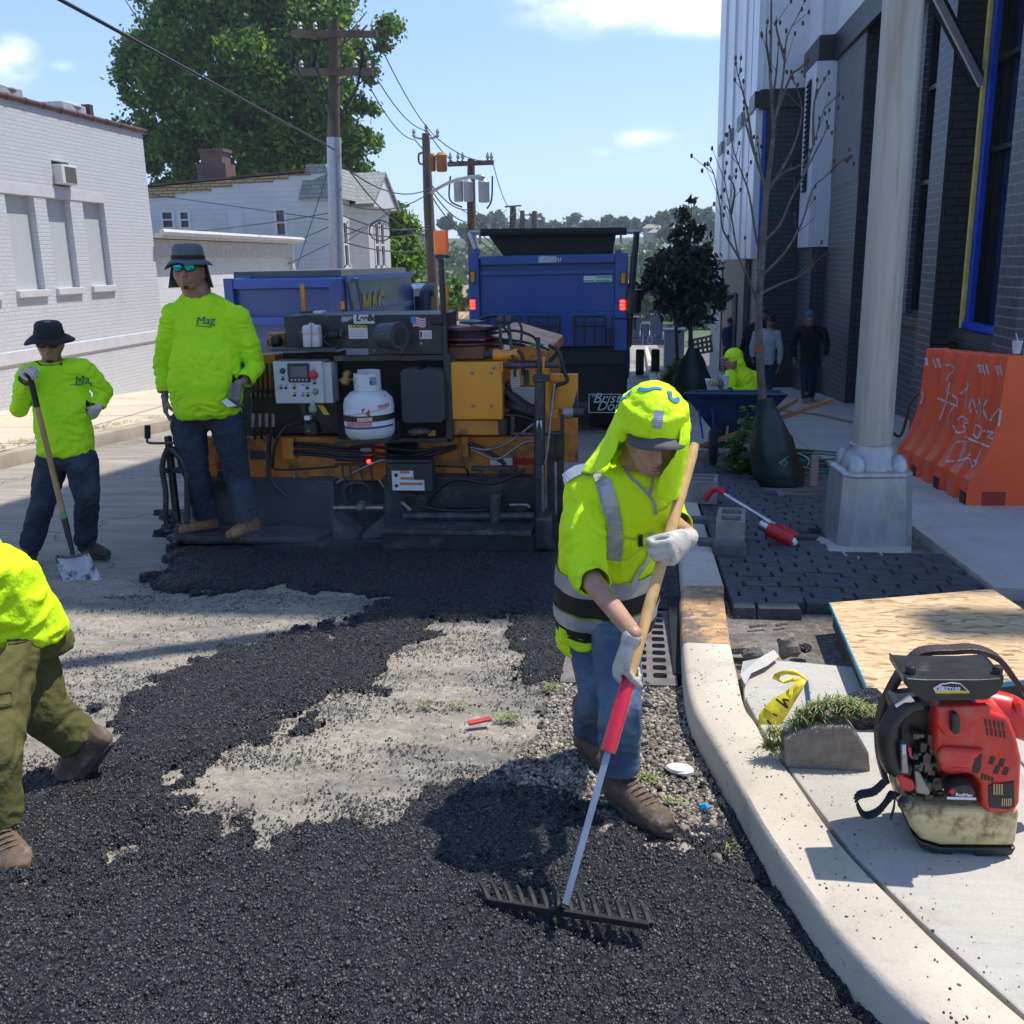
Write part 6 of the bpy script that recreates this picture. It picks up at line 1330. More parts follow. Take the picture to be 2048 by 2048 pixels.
scatter('gutter_gravel','loose pale gravel stones around the worker beside the kerb',pts,.004,.014,MS,1,'gravel')
pts=[]
for i in range(420):
    y=rng.uniform(2.4,4.2); kxx=float(np.interp(y,[p.y for p in ko[::-1]],[p.x for p in ko[::-1]])); 
    x=kxx-abs(rng.normal())*.07-.02; pts.append((x,y,gz(y)+.014))
scatter('gutter_stones','dark broken stones piled in the gutter against the kerb face',pts,.007,.024,[MS[2],MC['lump_dark'],MS[3],MC['lump_dark'],M_hot],2,'gravel')
pts=[];pd=[]
bx0,bx1,by0,by1=-3.6,.2,2.2,5.6
bares=bare
while len(pts)<2600:
    x=rng.uniform(bx0,bx1);y=rng.uniform(by0,by1)
    if any(inpoly(np.array([x]),np.array([y]),b)[0] for b in bares): 
        (pts if rng.random()<.35 else pd).append((x,y,gz(y)+.002+rng.uniform(0,.003)))
pd=pd[:1500]
scatter('pale_crumbs','pale crumbs scattered over the bare milled road',pts,.002,.0065,[MS[0],MS[1],MS[4]],3,'gravel')
rng=np.random.default_rng(8); xs_,ys_g,Zg,mk,cv_,bg__,md_=AG; n=520000
yy=.95+(8.0-.95)*rng.random(n)**1.9; xx=rng.uniform(-4.55,1.2,n); keep=rng.random(n)<np.clip(3.2/(yy+.2),.15,1.)
xx=xx[keep];yy=yy[keep]; ii=np.clip(((yy-ys_g[0])/.0125).astype(int),0,len(ys_g)-1); jj=np.clip(((xx-xs_[0])/.0125).astype(int),0,len(xs_)-1)
on=mk[ii,jj]; c=cv_[ii,jj]; strk=fbm(xx*2.2,yy*7,4,77,.6); fe=np.clip((c+(strk-.5)*2.1+.07)*1.15,0,1)**1.3
cr_ok=xx<np.interp(yy,[p.y for p in ko[::-1]],[p.x for p in ko[::-1]])-.01; drn=(xx>DR[0]-.02)&(yy>DR[1]-.02)&(yy<DR[2]+.05)
near=~((xx<-3.3)&(yy>4.2))
ok=(np.where(on,rng.random(len(xx))<.62,rng.random(len(xx))<fe*.9+.012)&cr_ok&~drn&(on|near))
xx=xx[ok];yy=yy[ok];on=on[ok];zz=np.where(on,Zg[ii[ok],jj[ok]]+.0005,-SL*yy+.001)
Pn=np.stack([xx,yy,zz],-1); scatter('asphalt_aggregate','loose black aggregate covering the fresh asphalt mat',Pn[on],.0026,.0078,[M_agg,M_agg,M_agg2],4,'asphalt')
Po=Pn[~on]; r2_=np.random.default_rng(12); Po=np.concatenate([Po,Po+np.stack([r2_.normal(0,.012,len(Po)),r2_.normal(0,.012,len(Po)),np.zeros(len(Po))],-1)]); scatter('asphalt_crumbs','fine black asphalt crumbs thinning out across the bare road patches',Po,.0014,.0056,[M_agg,M_agg2],5,'asphalt')
pk=[]; r3_=np.random.default_rng(14)
for i in range(900):
    y=r3_.uniform(1.0,5.2); a_=float(np.interp(y,[p.y for p in ko[::-1]],[p.x for p in ko[::-1]])); w_=abs(r3_.normal())*.11; x=a_+.03+w_ if r3_.random()<.5 else a_+.225+abs(r3_.normal())*.05*(1 if r3_.random()<.6 else 8)
    if x<1.25: pk.append((x,y,gz(y)+.142 if x<a_+.2 else gz(y)+.137))
scatter('kerb_grit','tiny grit and asphalt crumbs tracked over the kerb and pavement',pk,.0012,.0045,[M_agg,MS[2],MS[3],MC['lump_dark']],6,'grit')
# ================================================================ PAVER
def PA(x,y,Y): return vY((300+x*.28474)/K,(580+y*.28474)/K,Y)
def PB(x,y,Y): return vY((700+x*.28474)/K,(580+y*.28474)/K,Y)
YV=6.75
pv=thing('asphalt_paver',(-2.,YV,gz(YV)),'orange and black asphalt paver with walkway screed seen from behind','paver')
M_por=mat('paver_orange',(.62,.22,.018),.42,var=.10,vs=3,dirt=(.10,.05,.025),dlo=.44,dhi=.70,ds=5,coat=.1,bump=.05)
M_pory=mat('paver_orange_clean',(.72,.29,.02),.38,var=.06,vs=3,dirt=(.30,.14,.04),dlo=.62,dhi=.8,ds=5,coat=.2)
M_pblk=mat('paver_black',(.022,.022,.024),.48,var=.35,vs=4,dirt=(.095,.085,.07),dlo=.47,dhi=.74,ds=6,bump=.15,bs=40)
M_pbl2=mat('paver_black_dusty',(.038,.038,.04),.6,var=.35,vs=5,dirt=(.13,.12,.10),dlo=.46,dhi=.75,ds=9,bump=.25,bs=50)
M_mar=mat('maroon_reel',(.13,.012,.022),.45); M_hose=mat('hose_black',(.012,.012,.012),.45,var=.3); M_steel=mat('worn_steel',(.26,.25,.24),.4,metal=.7,var=.25,vs=15)
M_lgrey=mat('light_grey_case',(.50,.52,.49),.45,var=.06,dirt=(.25,.2,.15),dlo=.62,dhi=.75,ds=9)
def A(x0,y0,x1,y1,Y,d,name=None,m=None,bev=.006,f=PA,par=None,mb=None):
    mb=bxp(mb or MB(),x0,y0,x1,y1,Y,d,f)
    return mb.build(name,m,par or pv,bevel=bev) if name else mb
def Bx(*a,**k): k['f']=PB; return A(*a,**k)
def rod(name,m,pts,r,f=PB,n=8,par=None,rf=True):
    P=[f(*p) for p in pts]; return MB().tube(refine(P) if rf and len(P)>2 else P,r,n).build(name,m,par or pv,smooth=True)
# -- screed with walkways
l=PA(112,1740,YV).x; g0=gz(YV)
zt1=PA(600,1735,YV).z; 
mb=MB(); xr=PA(1160,1740,YV).x; xr2=PA(1250,1660,YV).x
mb.prism([(l,YV,zt1-.035),(xr,YV,zt1-.035),(xr2,YV+.33,zt1-.035),(l+.1,YV+.33,zt1-.035)],(0,0,.035)); wk=mb.build('walkway',M_pbl2,pv,bevel=.004)
mb=MB(); r_=0
for i in range(46):
    x=l+.05+(xr-l-.02)*i/46
    for j in range(9): mb.box(x,x+.012,YV+.02+j*.033,YV+.034+j*.033,zt1+.0005,zt1+.006)
mb.build('tread_pattern',M_pbl2,wk)
zb=g0+.03
mb=MB(); mb.prism([(l+.06,YV+.02,zt1-.04),(l+.13,YV+.02,zt1-.10),(l+.13,YV+.02,zb+.05),(l+.02,YV+.02,zb+.01),(l+.02,YV+.02,zb),(PB(1440,1830,YV).x,YV+.02,zb),(PB(1440,1700,YV).x,YV+.02,zb+.13),(xr,YV+.02,zt1-.04)],(0,.30,0)); mb.build('screed_plate',M_pblk,pv,bevel=.01)
Bx(195,1695,1275,1722,YV-.03,.36,'walkway',M_pbl2,.004)
wr=[o for o in pv.children if o.name.startswith('walkway')][-1]; a=PB(200,1690,YV-.03);b=PB(1270,1690,YV-.03); mb=MB()
for i in range(44):
    x=a.x+(b.x-a.x)*i/44
    for j in range(9): mb.box(x+.004*(j%2),x+.014+.004*(j%2),YV-.015+j*.036,YV+.003+j*.036,a.z+.002,a.z+.010)
mb.build('tread_pattern',M_pbl2,wr)
Bx(225,1722,1290,1830,YV+.0,.3,'screed_extension',M_pblk,.008)
MB().lathe(PB(1352,1768,YV-.01),[(.022,0),(.04,0),(.04,.05),(.022,.05)],18,axis=(0,1,0)).build('tube_end',M_pbl2,pv,smooth=True)
mb=MB(); mb.prism([PA(1282,1590,YV+.1),PA(1455,1720,YV+.1),PA(1455,1760,YV+.1),PA(1282,1760,YV+.1)],(0,.2,0)); mb.build('crown_plate',M_pbl2,pv)
mb=MB(); mb.prism([PA(1640,1590,YV+.1),PA(1490,1715,YV+.1),PA(1490,1780,YV+.1),PA(1640,1770,YV+.1)],(0,.2,0)); mb.build('crown_plate',M_pbl2,pv)
YS=YV+.42
A(300,1335,1300,1760,YS,.12,'screed_body',M_pblk,.01)
Bx(240,1315,1310,1660,YS-.06,.15,'screed_body',M_pblk,.01)
rod('adjuster_tube',M_pbl2,[(380,1590,YS-.16),(1300,1590,YS-.16)],.030,rf=False)
rod('adjuster_post',M_pbl2,[(1020,1450,YS-.17),(1020,1640,YS-.17)],.042,rf=False,n=12)
Bx(980,1445,1055,1462,YS-.22,.12,'post_cap',M_pbl2,.004)
rod('pipe_fitting',M_steel,[(1120,1510,YS-.12),(1240,1510,YS-.12),(1260,1530,YS-.12)],.011); rod('pipe_fitting',M_steel,[(365,1490,YS-.1),(400,1520,YS-.12),(420,1550,YS-.12)],.014)
Bx(850,1243,1175,1275,YS-.12,.04,'t_bracket',M_pblk); Bx(905,1275,925,1310,YS-.12,.04,'t_bracket',M_pblk); Bx(1025,1275,1050,1310,YS-.12,.04,'t_bracket',M_pblk)
# -- orange cross frame
YO=YV+.55
A(320,1035,1655,1335,YO,.08,'cross_frame',M_por,.01); Bx(480,1030,1300,1312,YO-.01,.09,'cross_frame',M_por,.01)
A(700,1130,850,1190,YO-.02,.015,'frame_recess',M_pblk); A(470,1270,640,1320,YO-.02,.015,'frame_recess',M_pblk); A(1100,1310,1300,1336,YO-.02,.015,'frame_recess',M_pblk)
A(925,1040,1012,1190,YO-.06,.04,'frame_gusset',M_por); Bx(785,1030,830,1175,YO-.08,.05,'frame_gusset',M_por)
Bx(983,1180,1140,1229,YO-.02,.006,'reflector_white',M_white,0); Bx(1140,1178,1292,1228,YO-.021,.006,'reflector_red',M_redo,0); A(470,1208,545,1262,YO-.02,.006,'reflector_red',M_redo,0)
for y0 in (1075,1095,1130,1150): 
    rod('hydraulic_hose',M_hose,[(1010,y0,YO-.08),(1200,y0+12,YO-.10),(1380,y0+35,YO-.1),(1560,y0+30,YO-.08)],.012,f=PA)
for pts in ([(0,1105,YO-.1),(150,1100,YO-.12),(480,1130,YO-.12),(750,1095,YO-.08)],[(0,1150,YO-.1),(200,1150,YO-.12),(480,1175,YO-.12),(745,1110,YO-.08)],[(-100,1190,YO-.1),(150,1195,YO-.1),(400,1170,YO-.1),(600,1130,YO-.1)]): rod('hydraulic_hose',M_hose,pts,.012)
rod('steel_line',M_steel,[(850,1105,YO-.1),(960,1122,YO-.12),(1100,1080,YO-.12),(1295,935,YO-.1)],.010); rod('steel_line',M_steel,[(850,1120,YO-.1),(1030,1188,YO-.12),(1150,1120,YO-.12),(1230,1070,YO-.12),(1300,1065,YO-.1)],.010)
rod('hydraulic_hose',M_hose,[(835,1075,YO-.1),(960,1130,YO-.09),(1060,1200,YO-.09),(1090,1230,YO-.09)],.016)
rod('hydraulic_hose',M_hose,[(580,1235,YO-.12),(720,1240,YO-.14),(810,1250,YO-.14),(832,1300,YO-.12)],.008); rod('hydraulic_hose',M_hose,[(870,1260,YO-.12),(1000,1262,YO-.12),(1250,1245,YO-.12),(1320,1240,YO-.1)],.008,f=PA)
rod('hydraulic_hose',M_hose,[(540,1500,YS-.12),(620,1400,YS-.16),(760,1330,YS-.2),(1000,1360,YS-.2),(1180,1290,YS-.18),(1230,1255,YS-.15)],.011)
rod('hydraulic_hose',M_hose,[(840,1010,YO-.12),(830,1180,YO-.16),(850,1340,YO-.18),(1000,1480,YO-.1)],.020,f=PA); rod('hydraulic_hose',M_hose,[(1080,935,YO-.1),(960,960,YO-.14),(880,1080,YO-.18),(860,1250,YO-.16)],.012,f=PA)
rod('hydraulic_hose',M_hose,[(500,1520,YS-.1),(700,1550,YS-.15),(900,1548,YS-.15),(985,1540,YS-.12)],.012)
Bx(660,1240,668,1300,YO-.05,.02,'grease_fitting',M_steel,0); A(1005,1260,1018,1325,YO-.05,.02,'grease_fitting',M_steel,0)
# valve cluster in the middle
A(1475,1090,1555,1165,YO-.10,.08,'valve_block',M_steel,.004)
for i,x in enumerate((1350,1405,1480,1550)):
    rod('burner_pipe',mat('sooty_pipe',(.05,.045,.04),.5,metal=.4),[(x,1215,YO-.12),(x+4,1290,YO-.13),(x+14,1350,YO-.14),(x,1430,YO-.12)],.009,f=PA)
rod('burner_pipe',MC['sooty_pipe'],[(1380,1520,YO-.1),(1362,1400,YO-.14),(1430,1355,YO-.15),(1530,1380,YO-.14),(1555,1510,YO-.1)],.011,f=PA); rod('burner_pipe',MC['sooty_pipe'],[(1300,1225,YO-.1),(1500,1225,YO-.12),(1580,1215,YO-.12)],.010,f=PA)
rod('crown_adjuster',M_steel,[(1290,1530,YS-.2),(1640,1530,YS-.2)],.016,f=PA,rf=False); MB().lathe(PA(1470,1530,YS-.26),[(.02,0),(.034,.02),(.034,.10),(.02,.12)],12,axis=(0,1,0)).build('adjuster_hub',M_steel,pv,smooth=True)
rod('propane_line',M_steel,[(1310,1355,YO-.1),(1500,1250,YO-.14),(1650,1195,YO-.18),(1740,1250,YO-.2),(1750,1380,YO-.2),(1690,1430,YO-.16),(1610,1330,YO-.12)],.011,f=PA)
MB().lathe(PA(1533,1205,YO-.16),[(.014,0),(.014,.02)],10,axis=(0,1,0)).build('indicator',M_red,pv)
# junction box with warning label
bx_=Bx(255,1215,580,1425,YO-.30,.14,'junction_box',mat('box_black',(.03,.032,.036),.5,var=.2),.02)
lab=Bx(296,1270,520,1408,YO-.304,.003,'warning_label',M_white,0,par=bx_); mb=MB()
for q in ((350,1272,418,1288),(355,1315,442,1332),(352,1352,512,1370),): Bx(*q,YO-.306,.002,mb=mb)
mb.build('orange_bars',mat('label_orange',(.55,.17,.03),.5),lab); mb=MB(); Bx(445,1270,521,1334,YO-.3065,.002,mb=mb); mb.build('torn_area',MC['box_black'],lab); mb=MB(); Bx(312,1290,335,1312,YO-.307,.002,mb=mb); Bx(314,1365,336,1385,YO-.307,.002,mb=mb); mb.build('pictogram',M_black,lab)
Bx(240,1195,560,1216,YO-.32,.16,'box_lid',M_pblk,.006); Bx(355,1425,465,1452,YO-.26,.05,'box_foot',M_pblk)
# -- engine module frame and upper box
YU=YV+.35
A(945,178,1640,412,YU,.55,'upper_box',M_pblk,.008); Bx(120,172,655,456,YU-.004,.56,'upper_box',M_pblk,.008)
A(830,410,1300,428,YU-.15,.5,'shelf',M_pbl2,.003)
Bx(560,170,650,245,YU-.05,.06,'torn_rubber_flap',M_hose,.01)
A(1290,458,1760,500,YU-.02,.05,'frame_rail',M_pblk,.006); Bx(355,458,700,498,YU-.02,.05,'frame_rail',M_pblk,.006)
Bx(665,450,716,1065,YU-.03,.06,'frame_post',M_pblk,.006); A(1300,1048,1760,1078,YU-.03,.06,'frame_rail',M_pblk,.006); Bx(350,1040,716,1072,YU-.03,.06,'frame_rail',M_pblk,.006); Bx(328,930,345,1045,YU-.03,.03,'frame_post',M_pblk,.004)
A(700,440,1320,1010,YU+.35,.3,'engine_bay',M_pblk,.01); Bx(-100,495,665,1040,YU+.22,.4,'engine_bay',mat('engine_bay_dark',(.012,.013,.011),.7,var=.4),.01)
MB().box(PA(560,500,7.9).x,PB(1290,500,7.9).x,7.75,10.6,gz(9)+.25,PB(600,560,7.8).z).build('tractor_body',M_pblk,pv,bevel=.02)
# tyres / tracks under the tractor
for x in (PA(700,0,8.6).x,PB(1150,0,8.6).x): MB().lathe((x-.15,8.6,gz(8.6)+.42),[(.2,0),(.4,0),(.43,.04),(.43,.26),(.4,.3),(.2,.3)],26,axis=(1,0,0)).build('wheel',M_rubber,pv,smooth=True)
# hopper wings
mb=MB(); mb.box(PB(1250,0,8.4).x,PB(1330,0,8.4).x,8.4,10.6,gz(9)+.2,PB(1400,600,8.4).z); mb.build('hopper_wing',M_por,pv,bevel=.02)
# control box
YC=YU-.10
cb=A(870,500,1215,798,YC,.20,'control_box',M_lgrey,.01); A(1210,510,1278,795,YC+.03,.16,'box_hinge_side',M_lgrey,.006,par=cb)
sc=A(965,516,1118,650,YC-.02,.02,'display',M_pblk,.008,par=cb); A(985,538,1100,610,YC-.023,.004,'screen',mat('lcd',(.10,.10,.13),.15),0,par=cb)
mb=MB(); 
for i in range(5): q=PA(995+i*26,632,YC-.024); mb.cyl(q,q+Vector((0,.004,0)),.0065,n=8)
mb.build('display_buttons',M_lgrey,cb)
def btn(x,y,r,m,nm='button',d=.018): q=PA(x,y,YC-.001); MB().lathe(q,[(r*1.25,0),(r*1.25,.004),(r,.006),(r,d),(r*.7,d+.003)],14,axis=(0,-1,0)).build(nm,m,cb,smooth=True)
btn(932,568,.017,mat('button_green',(.02,.07,.04),.4)); btn(1150,597,.027,mat('button_red',(.45,.04,.03),.4),'stop_button',.03)
for x,y in ((935,625),(922,687),(957,687),(1015,687),(1107,687),(1017,740),(1110,740),(1157,653)): btn(x,y,.008,M_pblk)
for x,y in ((1072,687),(1075,740)): btn(x,y,.007,mat('blue_led',(.05,.05,.9),.3,emit=1.2) if y<700 else mat('blue_dim',(.12,.12,.5),.4),'indicator_light',.01)
btn(1162,712,.019,M_steel,'rotary_knob',.022); btn(1150,538,.010,M_lgrey,'horn_button',.006)
mb=MB(); 
for x,y in ((1150,560),(1157,635),(935,607),(922,668),(957,668),(1015,668),(1075,668),(1107,668),(1017,722),(1075,722),(1110,722)): A(x-11,y-2,x+11,y+2,YC-.003,.002,mb=mb)
mb.build('button_captions',M_pblk,cb)
mb=MB(); mb.lathe(PA(1145,845,YC-.03),[(.012,-.02),(.028,-.005),(.030,.02),(.018,.045),(.004,.07)],12); mb.build('hanging_tag',mat('tag_green',(.25,.36,.24),.5,var=.3,vs=30),cb,smooth=True)
mb=MB(); mb.prism([PA(1172,805,YC+.02),PA(1215,812,YC+.02),PA(1262,878,YC+.02),PA(1222,876,YC+.02)],(0,.01,0)); mb.build('yellow_lever',mat('lever_yellow',(.6,.38,.02),.5),cb)
rod('cable_gland',M_pblk,[(1080,800,YC+.05),(1085,860,YC+.05),(1100,900,YC+.06),(1160,960,YC+.1),(1190,985,YC+.15)],.024,f=PA); A(1082,885,1122,915,YC-.0,.05,'cable_tag',M_white,.002)
A(1075,925,1170,1025,YC+.06,.1,'pump_body',M_pblk,.02)
for k in range(3): A(1068+k*40,(0,0,0)[k]+985,1080+k*40,995,YC+.02,.02,'bolt',M_steel,0) if k==1 else None
# propane bottle
MW=mat('propane_white',(.56,.58,.58),.32,var=.05,dirt=(.2,.17,.14),dlo=.66,dhi=.74,ds=9)
tc_=PA(1550,1052,YU-.14); Rr=(PA(1722,900,YU-.14).x-PA(1378,900,YU-.14).x)/2; Ht=PA(1550,690,YU-.14).z-tc_.z
pb=MB().lathe(tc_,[(Rr*.55,0),(Rr*.85,Ht*.06),(Rr*.98,Ht*.16),(Rr,Ht*.28),(Rr,Ht*.70),(Rr*.94,Ht*.82),(Rr*.72,Ht*.93),(Rr*.3,Ht*1.0),(.02,Ht*1.01)],36).build('propane_bottle',MW,pv,smooth=True)
MB().lathe(tc_+Vector((0,0,Ht*.28)),[(Rr+.0015,0),(Rr+.0015,Ht*.42)],36).build('bottle_label',mat('label_white',(.62,.62,.66),.45,var=.03),pb,smooth=True) if False else None
def wrap(name,h0,h1,a0,a1,m,off,par=pb,n=14):
    mb=MB(); vs=[]
    for i in range(n+1):
        a=R_(a0+(a1-a0)*i/n); 
        for h in (h0[0]+(h0[1]-h0[0])*i/n,h1[0]+(h1[1]-h1[0])*i/n): vs.append(tc_+Vector((math.sin(a)*(Rr+off),-math.cos(a)*(Rr+off),Ht*h)))
    mb.add(vs,[(2*i,2*i+2,2*i+3,2*i+1) for i in range(n)]); return mb.build(name,m,par,smooth=True)
M_lab=mat('sticker_white',(.66,.66,.68),.45,var=.03)
wrap('bottle_label',(.30,.32),(.55,.82),-88,75,M_lab,.0012); mb=wrap('label_band_blue',(.27,.30),(.31,.34),-70,80,mat('label_navy',(.02,.04,.18),.5),.002)
wrap('label_outline',(.50,.66),(.51,.67),-60,60,MC['label_navy'],.002); wrap('warning_text',(.32,.34),(.40,.42),-45,20,mat('text_pink',(.50,.22,.22),.5,var=.4,vs=80),.0022); wrap('warning_text',(.66,.68),(.73,.75),35,68,MC['text_pink'],.0022)
wrap('flammable_diamond',(.58,.68),(.58,.58),8,17,M_mar if False else mat('diamond_red',(.55,.03,.03),.5),.0024,n=1); wrap('flammable_diamond',(.58,.68),(.68,.68),-0,8,MC['diamond_red'],.0024,n=1) ; wrap('flammable_diamond',(.58,.48),(.58,.58),8,17,MC['diamond_red'],.0024,n=1)
wrap('holding_strap',(.405,.43),(.52,.545),-95,95,M_hose,.004,n=20); wrap('strap_label',(.43,.435),(.505,.51),-12,22,mat('strap_sticker',(.60,.35,.33),.5,var=.4,vs=90),.0055)
co=MB(); cz=tc_+Vector((0,0,Ht*.97)); 
def arcwall(a0,a1,z0,z1,r,n=10):
    vs=[]
    for i in range(n+1): a=R_(a0+(a1-a0)*i/n); vs+=[cz+Vector((math.sin(a)*r,-math.cos(a)*r,z0)),cz+Vector((math.sin(a)*r,-math.cos(a)*r,z1))]
    co.add(vs,[(2*i,2*i+2,2*i+3,2*i+1) for i in range(n)])
rc=Rr*.52; hc=PA(1550,565,YU-.14).z-cz.z
for a0,a1,z0,z1 in ((-120,-75,0,hc*.85),(-75,-45,0,hc*.35),(-75,-45,hc*.72,hc*.88),(-45,25,0,hc*.86),(25,60,0,hc*.3),(25,60,hc*.72,hc*.9),(60,240,hc*.0,hc)): arcwall(a0,a1,z0,z1,rc)
co.build('collar',MW,pb,solid=.005); MB().lathe(cz,[(.02,0),(.02,.04),(.03,.045),(.03,.06),(.012,.07)],10).build('valve',mat('brass',(.35,.22,.08),.35,metal=.8),pb,smooth=True)
mb=MB(); mb.lathe(PA(1390,590,YU-.08),[(.02,0),(.034,.01),(.034,.03),(.018,.05)],10,axis=(0,-1,0)); mb.lathe(PA(1378,635,YU-.1),[(.02,0),(.036,.01),(.036,.035),(.02,.05)],12,axis=(0,-1,0)); mb.tube([PA(1330,632,YU-.1),PA(1460,628,YU-.1)],.010,8); mb.build('regulator',MC['brass'],pv,smooth=True)
A(1440,1050,1680,1075,YU-.3,.3,'bottle_tray',M_pblk,.004)
# tool case, cylinder air cleaner etc
mb=MB(); mb.prism([PB(x,y,YU-.10) for x,y in ((350,580),(375,556),(455,548),(490,566),(530,550),(630,560),(655,585),(668,905),(640,935),(385,940),(362,915))],(0,.14,0)); mb.build('tool_case',mat('case_slate',(.030,.034,.042),.6,var=.12),pv,bevel=.012,seg=3)
mb=MB(); mb.lathe(PB(490,1000,YU-.05),[(.02,0),(.085,0),(.09,.012),(.06,.03),(.02,.034)],18); mb.build('burner_lid',M_steel,pv,smooth=True)
Bx(420,985,470,1030,YU-.02,.05,'pump_fitting',M_pblk); Bx(545,985,600,1030,YU-.02,.05,'pump_fitting',MC['brass'])
ca=PB(222,320,YU-.10); cbb=PB(352,322,YU-.19); rA=.096
ac_=MB().tube([ca,ca.lerp(cbb,.88),ca.lerp(cbb,.9),cbb],[rA*.92,rA*.98,rA*1.04,rA*1.02],26).build('air_cleaner',mat('air_cleaner_grey',(.045,.05,.06),.45,var=.1),pv,smooth=True)
MB().tube([cbb-Vector((0.0,0,0)),cbb+(cbb-ca).normalized()*.006],[rA*.7,rA*.65],20).build('end_cap',M_pblk,ac_); rod('latch',M_steel,[(215,310,YU-.22),(270,305,YU-.24),(272,325,YU-.24)],.004,par=ac_); rod('drain_spout',MC['air_cleaner_grey'],[(335,400,YU-.17),(365,425,YU-.17),(350,445,YU-.17)],.014)
A(1232,285,1325,345,YU-.07,.1,'hose_coupling',M_hose,.025); A(1325,280,1343,335,YU-.06,.08,'hose_clamp',M_pbl2,.01); rod('cable',M_hose,[(1250,300,YU-.05),(1215,350,YU-.08),(1280,395,YU-.06),(1345,390,YU-.03)],.008,f=PA)
b_=MB(); c=PA(1146,398,YU-.10); w=(PA(1205,398,YU-.1).x-PA(1088,398,YU-.1).x)/2; h=PA(1146,245,YU-.1).z-c.z
b_.loft([(c+Vector((0,0,z*h)),(w*s,0,0),(0,.05*s,0)) for z,s in ((0,.92),(.04,1),(.53,1),(.55,.96),(.57,1),(.92,1),(1,.82),(1.01,.3),(1.09,.28))],28,e=.35); b_.build('coolant_bottle',mat('bottle_plastic',(.55,.52,.54),.35,var=.08),pv,smooth=True); rod('bottle_rod',M_steel,[(1140,225,YU-.16),(1132,260,YU-.165),(1134,400,YU-.165)],.004,f=PA)
def decal(x0,y0,x1,y1,Y,name,m,f=PB,par=None): return A(x0,y0,x1,y1,Y,.003,name,m,0,f=f,par=par)
d_=decal(1430,174,1577,236,YU-.008,'name_plate',mat('plate_silver',(.55,.56,.56),.35,var=.03),PA); text_mb('LeeBoy',.060,PA(1448,217,YU-.010),(1,0,0),(0,0,1),.002,.15,bold=.003).build('lettering',M_black,d_)
d_=decal(1395,246,1528,342,YU-.008,'caution_label',M_lab,PA); decal(1397,248,1526,268,YU-.0095,'yellow_strip',mat('caution_yellow2',(.65,.5,.05),.5),PA,d_); text_mb('CAUTION',.030,PA(1418,265,YU-.0105),(1,0,0),(0,0,1),.001,bold=.0006).build('lettering',M_black,d_)
mb=MB()
for k in range(5): A(1402,278+k*12,1518-(k%2)*14,281+k*12,YU-.0105,.001,mb=mb)
mb.build('text_lines',mat('text_grey',(.25,.25,.25),.6),d_)
d_=decal(1346,188,1422,192,YU-.008,'instruction_text',M_lab,PA); mb=MB()
for k in range(3): A(1346,198+k*9,1422-k*15,202+k*9,YU-.008,.002,mb=mb)
mb.build('text_lines',M_lab,d_)
# flag sticker
fl=MB(); nst=9
for i in range(nst):
    fl.mi=i%2
    for k in range(8):
        x0=PB(430+k*11.6,0,YU-.008).x;x1=PB(430+(k+1)*11.6,0,YU-.008).x; za=PB(480,190+i*8.2,YU-.008).z;zb_=PB(480,190+(i+1)*8.2,YU-.008).z; w0=math.sin(k*.8)*.006;w1=math.sin((k+1)*.8)*.006
        fl.add([(x0,YU-.008,zb_+w0),(x1,YU-.008,zb_+w1),(x1,YU-.008,za+w1),(x0,YU-.008,za+w0)],[(0,1,2,3)])
fo=fl.build('flag_sticker',[mat('flag_red',(.50,.06,.06),.5),M_lab],pv); decal(428,190,466,232,YU-.0095,'canton',mat('flag_blue',(.06,.22,.50),.5),PB,fo)
d_=decal(488,284,573,343,YU-.008,'small_label',M_lab); decal(492,292,506,335,YU-.0095,'figure',M_redo,PB,d_)
mb=MB(); [Bx(515,300+k*10,568,303+k*10,YU-.0095,.001,mb=mb) for k in range(4)]; mb.build('text_lines',MC['text_grey'],d_)
for x,y,f in ((1578,428,PA),(1068,297,PA),(500,378,PB),(172,428,PB)): 
    q=f(x,y,YU-.008); MB().lathe(q,[(.012,0),(.012,.006),(.005,.010)],8,axis=(0,-1,0)).build('bolt',M_steel,pv)
# beacon on its mast
YM=YU+.0
def Zb(x,y): return Z2(x,y,YM)
MB().tube([PB(672,460,YM),Zb(262,1022)],.021,10).build('mast',M_pblk,pv)
bc=thing_=MB().lathe(Zb(270,1020),[(.062,0),(.058,.012),(.045,.025)],24).build('beacon_base',M_pblk,pv,smooth=True)
bh=Zb(265,838).z-Zb(268,990).z
MB().lathe(Zb(266,990),[(.050,0),(.050,bh*.7),(.048,bh*.97),(.0,bh)],24).build('beacon_lens',mat('beacon_orange',(.75,.13,.01),.25,var=.15,coat=.3,emit=.12),pv,smooth=True)
rod('marker_rod',M_por,[(683,245,YM+.25),(683,-60,YM+.25)],.012,rf=False)
A(1058,-40,1086,155,YU+.1,.03,'handle_rod',M_por,.004); 
